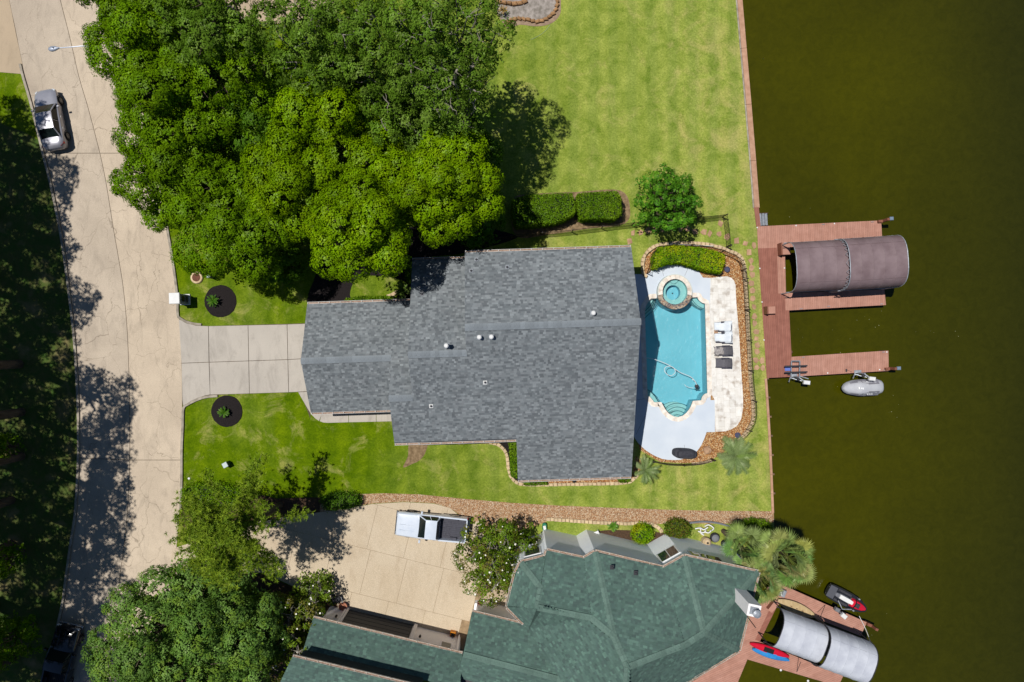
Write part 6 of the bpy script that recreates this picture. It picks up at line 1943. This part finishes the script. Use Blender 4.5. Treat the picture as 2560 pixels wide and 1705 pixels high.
def limb(mb, a, b_, r0, r1, rng, sag=.3, n=5):
    a, b_ = Vector(a), Vector(b_)
    pts = [a.lerp(b_, i / n) + Vector((rng.uniform(-sag, sag), rng.uniform(-sag, sag), rng.uniform(-sag, sag) * .5)) * (math.sin(math.pi * i / n)) for i in range(n + 1)]
    mb.tube(pts, [r0 + (r1 - r0) * i / n for i in range(n + 1)], 6)
def make_tree(name, label, px, py, rpx, ztop, pal, seed, nl=20, dens=7.5, leaf=.15, per=34, group=None, m=None, squash=1.0, lobe=(.25, .37), zc=None, zcut=-.5, twigs=0, base=None, rsub=(.2, .36), flowers=0, wide=1.0, fill=1.0):
    rng = np.random.default_rng(seed); rr_ = random.Random(seed)
    cz = zc if zc is not None else ztop - 1.0 - rpx / 60.0
    c = g(px, py, cz); r = rpx * (H - cz) / F
    bx = Vector((c.x, c.y, 0)) if base is None else g(*base)
    t = thing(name, label, "tree", bx, 0, group)
    lobes = []
    ga = math.pi * (3 - math.sqrt(5)); ph = rr_.uniform(0, 6.28)
    for i in range(nl):
        f = (i + .5) / nl
        rad = math.sqrt(f) * .84; a = ph + i * ga
        lr = r * rr_.uniform(*lobe)
        zz = (ztop - cz) * .8 * math.sqrt(max(0, 1 - rad * rad)) + rr_.uniform(-.28, .28) * r - .3 * r * rad
        lobes.append(((c.x + r * rad * math.cos(a) * wide, c.y + r * rad * math.sin(a), cz + zz * squash), lr))
    sub, od, tn = crown_shell(lobes, rng, dens, zcut)
    V, Fc, col = clump_leaves(sub, rng.uniform(*rsub, len(sub)), per, leaf, rng, pal, outd=od, tone=tn)
    if fill:
        ni = int(math.pi * r * r * 5.0 * fill)
        q = unit(rng.normal(size=(ni, 3))); q[:, 2] = np.abs(q[:, 2])
        rad_ = rng.uniform(.1, .95, (ni, 1)) ** .5
        si = np.array([c.x, c.y, cz - .5 - .22 * r]) + q * rad_ * r * np.array([wide, 1, .34])
        Vi, Fi, ci = clump_leaves(si, rng.uniform(.3, .5, ni), 18, leaf * 1.5, rng, pal, up=.8)
        Fc = np.concatenate([Fc, Fi + len(V)]); V = np.concatenate([V, Vi]); col = np.concatenate([col, ci])
    mesh_obj("crown", V, Fc, m or M_leaf, t, False, col, sizes=4)
    mb = MB(); tr = max(.12, r * .065)
    fork = Vector((c.x, c.y, cz * .45)).lerp(bx + Vector((0, 0, cz * .45)), .5)
    mb.tube([bx, bx.lerp(fork, .5) + Vector((rr_.uniform(-.1, .1), rr_.uniform(-.1, .1), 0)), fork], [tr * 1.25, tr, tr * .85], 8)
    mb.build("trunk", M_bark, t)
    mb = MB()
    for (lc, lr) in lobes:
        limb(mb, fork, lc, tr * .5, .03, rr_, .35)
        for k in range(2 + twigs):
            d = Vector((rr_.gauss(0, 1), rr_.gauss(0, 1), rr_.uniform(-.2, 1))).normalized() * lr * rr_.uniform(.7, 1.05)
            limb(mb, lc, Vector(lc) + d, .03, .008, rr_, .1, 3)
    o = mb.build("limbs", M_bark if not twigs else M_twig, t)
    if flowers:
        idx = rng.choice(len(sub), flowers, replace=False)
        mbf = MB()
        for p in sub[idx]:
            if p[2] < cz - .2: continue
            p = Vector(p) + Vector((0, 0, .28)); s_ = rr_.uniform(.045, .085)
            for k in range(6):
                a = k * math.pi / 3 + rr_.uniform(-.2, .2)
                q = p + Vector((math.cos(a), math.sin(a), .35)) * s_; w = Vector((-math.sin(a), math.cos(a), 0)) * s_ * .45
                mbf.add([p, p.lerp(q, .6) + w, q, p.lerp(q, .6) - w], [(0, 1, 2, 3)])
        o = mbf.build("blossom", M_petal, t); o["kind"] = "stuff"
    return t
P_bright = [(.155, .265, .002), (.13, .24, .002), (.175, .28, .003), (.142, .255, .002)]
P_mid = [(.115, .22, .003), (.095, .195, .003), (.135, .24, .004), (.108, .21, .003)]
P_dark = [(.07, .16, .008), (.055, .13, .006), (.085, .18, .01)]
P_olive = [(.12, .215, .02), (.10, .19, .016), (.145, .235, .03), (.088, .17, .012)]
P_blue = [(.125, .235, .045), (.10, .20, .03), (.15, .26, .055), (.15, .25, .03)]
GRP = "big broadleaf trees between street and lawn"
TREES = [
    ("bright yellow green tree nearest the lawn shadow", 1130, 470, 128, 12.0, P_bright, 1, dict(nl=17)),
    ("bright green tree overhanging the shaded garage corner", 905, 575, 130, 12.5, P_bright, 2, dict(nl=18)),
    ("yellowest tree rising in the middle of the grove", 850, 320, 165, 10.5, P_bright, 3, dict(nl=20)),
    ("bright tree filling the gap between the yellowest tree and the lawn shadow", 1015, 465, 92, 10.2, P_bright, 22, dict(nl=11)),
    ("bright round tree left of the yellowest tree", 740, 470, 135, 9.8, P_bright, 4, dict(nl=15)),
    ("mid green tree above the black mulch ring", 600, 568, 142, 9.0, P_mid, 5, dict(nl=18)),
    ("mid green tree overhanging the street edge", 440, 455, 124, 8.8, P_mid, 6, dict(nl=15)),
    ("mid green tree opposite the parked silver sedan", 452, 300, 150, 10.0, P_mid, 7, dict(nl=18)),
    ("tree hiding the street lamp's pole", 385, 135, 135, 10.2, P_mid, 8, dict(nl=17)),
    ("dark green tree at the top edge above the street lamp", 350, -20, 130, 10.5, P_mid, 9, dict(nl=15)),
    ("dusty green tree at the top edge left of the pale gap", 540, 60, 140, 12.0, P_olive, 10, dict(nl=16, dens=3.5)),
    ("dark tree filling the grove's centre left", 590, 230, 140, 10.4, P_mid, 12, dict(nl=16, dens=3.8)),
    ("olive tree at the top edge right of the pale gap", 790, 110, 140, 12.5, P_olive, 13, dict(nl=16, dens=3.2, twigs=1)),
    ("olive tree with pale twigs left of the rock edged bed", 960, 120, 150, 13.0, P_olive, 14, dict(nl=17, dens=3.1, twigs=1)),
    ("thin crowned olive tree beside the rock edged bed", 1120, 105, 146, 15.0, P_olive, 15, dict(nl=17, dens=2.6, twigs=2)),
    ("thin olive tree casting branch shadows on the lawn", 1140, 235, 104, 14.5, P_olive, 16, dict(nl=15, dens=2.3, twigs=2)),
    ("dusty olive tree behind the yellowest tree", 1010, 260, 120, 11.5, P_olive, 17, dict(nl=13, dens=3.1, twigs=1)),
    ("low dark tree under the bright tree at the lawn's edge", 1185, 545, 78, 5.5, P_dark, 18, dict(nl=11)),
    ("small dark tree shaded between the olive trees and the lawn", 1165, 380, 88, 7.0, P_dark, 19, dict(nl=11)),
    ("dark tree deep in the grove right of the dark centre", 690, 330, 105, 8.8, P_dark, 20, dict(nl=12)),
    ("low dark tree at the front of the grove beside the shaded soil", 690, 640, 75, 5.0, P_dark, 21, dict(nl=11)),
]
for lab, px, py, rp, zt, pal, sd_, kw in TREES:
    make_tree("broadleaf_tree", lab, px, py, rp, zt, pal, 100 + sd_, group=GRP, **kw)
make_tree("broadleaf_tree", "dense dark green tree beside the iron fence corner", 1663, 505, 88, 5.2, [(.065, .20, .012), (.05, .16, .01), (.09, .24, .016), (.12, .28, .016)], 41, nl=40, lobe=(.10, .20), dens=11, leaf=.13, per=20, rsub=(.10, .22), fill=.6)
make_tree("broadleaf_tree", "blue green tree filling the lower left beside the street", 468, 1600, 205, 9.0, P_blue, 42, nl=40, dens=5.0, base=(505, 1500), fill=1.8, lobe=(.2, .3))
make_tree("broadleaf_tree", "blue green tree at the lower edge beside the white flowering one", 610, 1600, 115, 7.6, P_blue, 43, nl=18)
make_tree("magnolia_tree", "white flowering tree with bare pale twigs beside the white pickup", 1252, 1395, 108, 5.2, [(.13, .215, .01), (.10, .18, .01), (.16, .24, .014), (.17, .16, .03)], 44, nl=14, dens=3.4, leaf=.15, per=24, twigs=3, rsub=(.18, .34), flowers=60, m=M_leaf_dull, lobe=(.28, .42))
make_tree("magnolia_tree", "white flowering tree overlapping the garage's green roof", 715, 1580, 105, 5.6, [(.13, .21, .012), (.16, .22, .02), (.17, .16, .03)], 45, nl=13, dens=3.0, leaf=.15, per=22, twigs=4, rsub=(.18, .34), flowers=50, m=M_leaf_dull, lobe=(.28, .42), wide=.8)
make_tree("magnolia_tree", "small white flowering tree above the equipment cart", 790, 1480, 55, 3.2, [(.12, .2, .012), (.14, .2, .02)], 46, nl=8, dens=3.2, leaf=.14, per=22, twigs=2, rsub=(.18, .3), flowers=10, m=M_leaf_dull)

def pine(name, label, px, py, rpx, ztop, seed, zc=None, ntuft=1500, group=None, share=None, base=None):
    rng = np.random.default_rng(seed); rr_ = random.Random(seed)
    cz = zc or ztop - 3.0
    c = g(px, py, cz); r = rpx * (H - cz) / F
    bx = Vector((c.x, c.y, 0)) if base is None else g(*base)
    t = thing(name, label, "tree", bx, 0, group)
    mb = MB(); topp = Vector((c.x, c.y, ztop - .5))
    mb.tube([bx, bx.lerp(topp, .5) + Vector((.1, -.1, 0)), topp], [.26, .18, .05], 8); mb.build("trunk", M_bark, t)
    tips = []; mb = MB()
    for k in range(46):
        f = rr_.uniform(.30, .98); a = rr_.uniform(0, 6.28)
        o = bx.lerp(topp, f * .45 + .5) if f > .2 else bx
        L_ = r * (1.08 - .75 * (f - .3) / .7) * rr_.uniform(.65, 1.05)
        o = Vector((c.x, c.y, cz - 1.2 + (ztop - cz + 1.0) * (f - .3) / .7))
        e = o + Vector((math.cos(a) * L_, math.sin(a) * L_, rr_.uniform(.2, .9)))
        limb(mb, o, e, .06, .012, rr_, .25, 5)
        for q in range(int(ntuft / 46)):
            s_ = rr_.uniform(.28, 1.0)
            tips.append(o.lerp(e, s_) + Vector((rr_.gauss(0, .28), rr_.gauss(0, .28), rr_.uniform(-.05, .35))))
    mb.build("limbs", M_bark, t)
    tips = np.array(tips); nb = 16
    N_ = len(tips)
    d = unit(rng.normal(size=(N_ * nb, 3)) + np.array([0, 0, .5]))
    p = np.repeat(tips, nb, axis=0)
    L_ = rng.uniform(.16, .30, (N_ * nb, 1))
    w = unit(np.cross(d, rng.normal(size=d.shape))) * .024
    V = np.empty((N_ * nb, 3, 3)); V[:, 0] = p - w; V[:, 1] = p + w; V[:, 2] = p + d * L_
    pal = np.array([(.22, .31, .02), (.185, .28, .025), (.26, .35, .03), (.165, .26, .02)])
    col = np.repeat(pal[rng.integers(0, 4, N_)] * rng.uniform(.8, 1.25, (N_, 1)), nb, axis=0)
    mesh_obj("crown", V.reshape(-1, 3), np.arange(N_ * nb * 3, dtype=np.int32), M_needle, t, False, col, sizes=3)
    return t
pine("pine_tree", "pine tree with long needles leaning over the tan driveway's entrance", 585, 1325, 178, 10.2, 61, zc=7.4, ntuft=4400, base=(700, 1262))

# tall trees standing just outside the left edge; their shade falls on the street
P_far = [(.05, .10, .012), (.04, .085, .01), (.065, .12, .014)]
def tall(label, x, y, r, ztop, seed, nl=10, dens=2.0, zlow=9.0):
    rng = np.random.default_rng(seed); rr_ = random.Random(seed)
    t = thing("tall_tree", label, "tree", (x, y, 0), 0, "tall trees along the left edge")
    lobes = []
    for i in range(nl):
        a = i * 2.4 + rr_.uniform(0, .5); rad = math.sqrt((i + .5) / nl) * r * .75
        lobes.append(((x + rad * math.cos(a), y + rad * math.sin(a), rr_.uniform(zlow, ztop - 1)), r * rr_.uniform(.28, .46)))
    sub, od, tn = crown_shell(lobes, rng, dens, -.9)
    V, Fc, col = clump_leaves(sub, rng.uniform(.3, .55, len(sub)), 22, .24, rng, P_far)
    mesh_obj("crown", V, Fc, M_leaf, t, False, col, sizes=4)
    mb = MB(); mb.tube([(x, y, 0), (x + .2, y - .1, zlow * .6), (x, y, zlow + 1)], [.35, .28, .2], 8); mb.build("trunk", M_bark, t)
    mb = MB()
    for (lc, lr) in lobes: limb(mb, (x, y, zlow - 1), lc, .16, .03, rr_, .4)
    mb.build("limbs", M_bark, t)
    return t
# shadow target (ground px) -> crown position at height z
def from_shadow(px, py, z):
    p = g(px, py); return p.x - SHX * z, p.y - SHY * z
for i, (sx, sy, r, zt, lab) in enumerate([
        (30, 340, 3.4, 15, "tall tree shading the verge below the parked sedan"), (60, 470, 3.4, 16, "tall tree shading the verge across from the grove"),
        (105, 430, 1.7, 16, "slim tall tree shading the left kerb below the sedan"), (70, 620, 3.6, 16, "tall tree shading the verge across from the mailbox"), (165, 615, 1.3, 16, "slim tall tree shading the kerb above the mailbox"),
        (85, 770, 3.5, 17, "tall tree shading the verge above the driveway line"), (160, 770, 2.2, 16, "tall tree shading the kerb opposite the mulch ring"), (90, 910, 3.4, 17, "tall tree shading the verge opposite the driveway"),
        (250, 1000, 2.6, 18, "tall tree shading the street below the driveway"), (100, 1060, 3.6, 17, "tall tree shading the verge below the driveway line"), (255, 1120, 2.6, 18, "tall tree shading the street at the cross joint"), (90, 1200, 3.8, 17, "tall tree shading the verge at the cross joint"),
        (255, 1230, 3.0, 18, "tall tree shading the street opposite the pine"), (230, 1340, 3.2, 18, "tall tree shading the street below the pine"), (95, 1370, 3.9, 17, "tall tree shading the lower verge"),
        (230, 1450, 3.2, 18, "tall tree shading the street above the black pickup"), (90, 1540, 4.0, 17, "tall tree shading the black pickup's verge"), (180, 1600, 3.6, 17, "tall tree shading the black pickup"), (10, 1250, 3.6, 15, "tall tree shading the left edge of the lower verge"), (0, 900, 3.8, 15, "tall tree shading the left edge of the verge"), (0, 600, 3.6, 15, "tall tree shading the left edge of the upper verge"), (60, 1690, 4.0, 16, "tall tree shading the lower left corner"), (220, 1730, 3.4, 17, "tall tree shading the street's lower end")]):
    zt += 4; z = zt - 3.5
    x, y = from_shadow(sx, sy, z)
    tall(lab, x, y, r, zt, 300 + i, nl=9 if r > 2 else 6, dens=2.0, zlow=zt - 6)
# low understorey trees showing at the left edge
for i, (px, py, rp, zt, lab) in enumerate([(5, 1400, 45, 4.0, "low leafy sapling at the left edge"), (20, 1600, 70, 5.0, "low leafy tree at the lower left corner"), (10, 1120, 30, 3.0, "small dark sapling at the left edge opposite the mulch ring")]):
    make_tree("understorey_tree", lab, px, py, rp, zt, P_mid, 500 + i, nl=10, dens=4, group="low trees left of the street")

# ------------------------------------------------------------------ hedges and shrubs
def hedge(name, label, pts, h, pal, seed, leaf=.115, dens=420, cat_="hedge", group=None, zb=0.0, rough=.08):
    rng = np.random.default_rng(seed)
    top = [Vector((p.x, p.y)) for p in gp(pts, h)]
    c = sum(top, Vector((0, 0))) / len(top)
    t = thing(name, label, cat_, (c.x, c.y, zb), 0, group)
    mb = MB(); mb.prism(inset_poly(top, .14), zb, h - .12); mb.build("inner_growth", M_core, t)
    xs = [p.x for p in top]; ys = [p.y for p in top]
    area = abs(sum(top[i].x * top[(i + 1) % len(top)].y - top[(i + 1) % len(top)].x * top[i].y for i in range(len(top)))) / 2
    n = int((max(xs) - min(xs)) * (max(ys) - min(ys)) * dens)
    q = np.stack([rng.uniform(min(xs), max(xs), n), rng.uniform(min(ys), max(ys), n)], 1)
    ins = np.zeros(n, bool)
    for i in range(len(top)):
        a, b_ = top[i], top[(i + 1) % len(top)]
        if a.y == b_.y: continue
        cr = ((a.y > q[:, 1]) != (b_.y > q[:, 1])) & (q[:, 0] < (b_.x - a.x) * (q[:, 1] - a.y) / (b_.y - a.y) + a.x)
        ins ^= cr
    q = q[ins]
    bump_ = np.array([mnoise.noise(Vector((x * 1.7, y * 1.7, seed))) for x, y in q]) * rough * 1.6
    P_ = [np.column_stack([q, h + bump_ + rng.normal(0, rough * .5, len(q))])]; Nn = [np.tile([0, 0, 1.0], (len(q), 1))]
    for i in range(len(top)):
        a, b_ = top[i], top[(i + 1) % len(top)]
        L_ = (b_ - a).length; m_ = int(L_ * (h - zb) * dens * .7)
        if m_ < 1: continue
        f = rng.uniform(0, 1, m_); z = rng.uniform(zb + .05, h, m_)
        e = (b_ - a).normalized(); o_ = Vector((e.y, -e.x))
        if (Vector(((a.x + b_.x) / 2, (a.y + b_.y) / 2)) - c).dot(o_) < 0: o_ = -o_
        jit = rng.normal(0, rough * .6, m_)
        P_.append(np.column_stack([a.x + (b_.x - a.x) * f + o_.x * jit, a.y + (b_.y - a.y) * f + o_.y * jit, z])); Nn.append(np.tile([o_.x, o_.y, .4], (m_, 1)))
    P_ = np.concatenate(P_); Nn = np.concatenate(Nn)
    nr = unit(Nn + rng.normal(size=Nn.shape) * .55)
    V, Fc = leaf_quads(P_, nr, leaf, rng)
    pal = np.array(pal)
    patch = np.array([mnoise.noise(Vector((x * .9, y * .9, seed + 5))) for x, y, _ in P_])
    idx = np.clip(((patch + .5 + rng.normal(0, .25, len(P_))) * len(pal)).astype(int), 0, len(pal) - 1)
    col = pal[idx] * rng.uniform(.7, 1.3, (len(P_), 1))
    mesh_obj("foliage", V, Fc, M_leaf, t, False, col, sizes=4)
    return t
P_hedge = [(.08, .17, .005), (.11, .21, .006), (.135, .235, .008)]
P_gold = [(.12, .25, .003), (.17, .31, .004), (.23, .34, .006), (.32, .36, .008)]
hedge("clipped_hedge", "golden green clipped hedge curving behind the spa", [(1636, 640), (1648, 619), (1687, 614), (1748, 619), (1783, 626), (1811, 636), (1813, 652), (1803, 681), (1771, 676), (1741, 667), (1718, 659), (1695, 655), (1672, 658), (1650, 665), (1636, 671)], 1.25, P_gold, 71)
hedge("clipped_hedge", "longer clipped hedge on the side lawn at the edge of the grove", [(1281, 500), (1320, 487), (1380, 485), (1430, 483), (1437, 507), (1438, 532), (1410, 548), (1389, 556), (1334, 562), (1290, 564), (1280, 535)], 1.7, P_hedge, 72, group="clipped hedges on the side lawn")
hedge("clipped_hedge", "shorter square hedge beside the dark green tree", [(1445, 484), (1500, 480), (1543, 478), (1553, 497), (1553, 534), (1540, 546), (1500, 546), (1454, 546), (1444, 520)], 1.7, P_hedge, 73, group="clipped hedges on the side lawn")
hedge("clipped_hedge", "narrow dark hedge in the corner below the lower eaves", [(1274, 1104), (1292, 1104), (1294, 1196), (1279, 1192)], .9, P_hedge, 74)
hedge("clipped_hedge", "low strip of green ground hedge along the garage's upper eave", [(862, 748), (900, 742), (985, 741), (992, 752), (862, 757)], .55, P_hedge, 75)
hedge("low_hedge", "low green hedge strip under the south eave's left end", [(1310, 1205), (1365, 1202), (1368, 1212), (1310, 1213)], .45, P_hedge, 76)
hedge("low_hedge", "low green hedge tuft under the south eave's right end", [(1545, 1196), (1576, 1192), (1574, 1205), (1550, 1206)], .45, P_hedge, 77)
hedge("shrub", "yellow green shrub in the bed against the white house", [(1582, 1340), (1592, 1318), (1612, 1313), (1630, 1322), (1634, 1342), (1622, 1357), (1602, 1360), (1588, 1352)], .9, P_gold, 78, cat_="shrub", rough=.15)
hedge("shrub", "reddish green shrub on the gravel's edge by the white house", [(1665, 1320), (1685, 1302), (1712, 1304), (1730, 1322), (1722, 1342), (1692, 1347), (1670, 1340)], .8, [(.10, .14, .01), (.12, .10, .015), (.08, .16, .01)], 79, cat_="shrub", rough=.16)
hedge("shrub", "dark green shrub beside the gravel below the seawall", [(1855, 1312), (1880, 1302), (1915, 1303), (1932, 1320), (1925, 1340), (1895, 1342), (1862, 1335)], .8, P_hedge, 80, cat_="shrub", rough=.18)
hedge("shrub", "dark shrub at the tan driveway's upper entrance", [(800, 1250), (840, 1232), (895, 1240), (900, 1258), (870, 1272), (815, 1275)], .7, P_dark, 81, cat_="shrub", rough=.2)
hedge("shrub", "low green shrub bank under the pine's street side", [(455, 1222), (500, 1208), (560, 1212), (620, 1226), (600, 1262), (520, 1275), (456, 1270)], .6, P_mid, 82, cat_="shrub", rough=.2, leaf=.13, dens=330)
hedge("shrub", "small dark shrub in the shade beside the garage roof's corner", [(1015, 665), (1034, 655), (1036, 700), (1020, 705)], .8, P_mid, 84, cat_="shrub", rough=.2)

# ------------------------------------------------------------------ palms
def fan_palm(label, px, py, ztop, seed, nfr=26, fr=1.0, reach=1.5, base=None):
    rng = np.random.default_rng(seed); rr_ = random.Random(seed)
    c = g(px, py, ztop); bx = Vector((c.x, c.y, 0)) if base is None else g(*base)
    t = thing("fan_palm", label, "palm", bx, 0, "fan palms beside the white house")
    mb = MB(); mb.tube([bx, bx.lerp(c, .5), c], [.2, .17, .15], 8); mb.build("trunk", M_bark, t)
    for k in range(nfr):
        a = k * 2.4 + rr_.uniform(-.3, .3); el = rr_.uniform(-.35, 1.0) if k % 4 else rr_.uniform(1.0, 1.5)
        d = Vector((math.cos(a) * math.cos(el), math.sin(a) * math.cos(el), math.sin(el)))
        e = c + d * reach * rr_.uniform(.55, 1.0) - Vector((0, 0, .12))
        mb = MB(); side = d.cross(Vector((0, 0, 1)))
        if side.length < .1: side = Vector((1, 0, 0))
        side.normalize(); up = side.cross(d).normalized()
        mb.tube([c, c.lerp(e, .5) + up * .08, e], [.02, .015, .012], 4, col=(.16, .2, .04))
        R_ = fr * rr_.uniform(.75, 1.1); nb = 26
        tint = rr_.choice([(.21, .28, .075), (.18, .25, .065), (.25, .31, .10), (.165, .235, .07), (.28, .29, .09)])
        tint = tuple(x * rr_.uniform(.85, 1.2) for x in tint)
        for b_ in range(nb):
            th = -2.0 + 4.0 * b_ / (nb - 1)
            dr = (d * math.cos(th) + side * math.sin(th))
            ln = R_ * (1 - .18 * abs(th) / 2.0) * rr_.uniform(.9, 1.05)
            w = Vector(dr.cross(up)).normalized() * .042 * R_
            m1 = e + dr * ln * .55 + up * .05 * math.cos(th); tip = e + dr * ln - Vector((0, 0, rr_.uniform(.08, .3))) * ln
            j = up * rr_.uniform(-.03, .03)
            f = rr_.uniform(.8, 1.2); cc = tuple(x * f for x in tint)
            mb.add([e, m1 + w + j, tip, m1 - w], [(0, 1, 2, 3)], cc)
        mb.build("frond", M_frond, t, colors=True)
    return t
fan_palm("leftmost fan palm touching the white wall", 1858, 1372, 4.6, 91, 22, .95, 1.3)
fan_palm("largest fan palm leaning out over the lake", 1968, 1392, 5.6, 92, 34, 1.1, 1.7, base=(1922, 1350))
fan_palm("fan palm over the roof corner and angled dock", 1905, 1450, 4.8, 93, 22, .95, 1.4)
def feather_palm(name, label, px, py, z, seed, nfr, ln, pal, cat_="palm", group=None, droop=.5, lf=.3, nleaf=26, trunk=True):
    rr_ = random.Random(seed); c = g(px, py, z); bx = Vector((c.x, c.y, .02))
    t = thing(name, label, cat_, bx, 0, group)
    if trunk:
        mb = MB(); mb.tube([bx, c], [.2 if ln > 1.2 else .1, .14 if ln > 1.2 else .08], 8); mb.build("trunk", M_bark, t)
    for k in range(nfr):
        a = k * 2.399 + rr_.uniform(-.25, .25); el = rr_.uniform(.1, 1.15)
        h = Vector((math.cos(a), math.sin(a), 0)); L_ = ln * rr_.uniform(.8, 1.1)
        P = []
        for i in range(9):
            f = i / 8
            P.append(c + h * (L_ * f * math.cos(el * (1 - .6 * f))) + Vector((0, 0, L_ * (math.sin(el) * f - droop * f * f))))
        mb = MB(); tint = rr_.choice(pal); mb.tube(P, [.014 * (1 - .7 * i / 8) + .003 for i in range(9)], 4, col=tint)
        for i in range(nleaf):
            f = .12 + .86 * i / nleaf; q = f * 8; i0 = min(7, int(q)); p = P[i0].lerp(P[i0 + 1], q - i0); d = (P[i0 + 1] - P[i0]).normalized()
            s0 = d.cross(Vector((0, 0, 1))).normalized()
            for s_ in (-1, 1):
                l2 = lf * (math.sin(math.pi * (.12 + .8 * f)) ** .6) * rr_.uniform(.85, 1.1)
                dr = (s0 * s_ * .85 + d * .65 + Vector((0, 0, .25))).normalized(); w = d * .02
                tip = p + dr * l2 - Vector((0, 0, .06 * l2)); ff = rr_.uniform(.75, 1.2)
                mb.add([p - w, p + w, tip], [(0, 1, 2)], tuple(x * ff for x in tint))
        mb.build("frond", M_frond, t, colors=True)
    return t
P_pindo = [(.20, .275, .10), (.17, .24, .085), (.235, .30, .125), (.18, .27, .06)]
feather_palm("feather_palm", "grey green feathery palm in the pebbles by the lower fence", 1838, 1140, 1.5, 95, 26, 1.55, P_pindo, lf=.42, nleaf=32)
feather_palm("feather_palm", "small feathery palm against the house's lower right corner", 1612, 1175, 1.2, 96, 16, 1.2, P_pindo, lf=.3)
feather_palm("feather_palm", "small bright palm beside the garage's upper eave", 1008, 727, .7, 97, 16, .75, [(.12, .2, .03), (.15, .22, .04)], lf=.2, nleaf=20)
P_sago = [(.05, .14, .01), (.07, .17, .012), (.09, .2, .015)]
feather_palm("sago_palm", "small sago palm off centre in the upper mulch ring", 532, 752, .45, 98, 20, .52, P_sago, "palm", "sago palms in the mulch rings", .35, .10, 22, False)
feather_palm("sago_palm", "small sago palm in the lower mulch ring", 560, 1031, .45, 99, 20, .46, P_sago, "palm", "sago palms in the mulch rings", .35, .10, 22, False)
feather_palm("spiky_plant", "orange spiky plant in the rock edged bed", 1258, 26, .5, 102, 22, .42, [(.55, .3, .06), (.45, .28, .08)], "plant", None, .3, .05, 10, False)
feather_palm("leafy_plant", "little bright leafy plant in the dark bed by the white wall", 1532, 1316, .4, 103, 14, .42, [(.09, .22, .02), (.12, .26, .02)], "plant", None, .3, .14, 12, False)
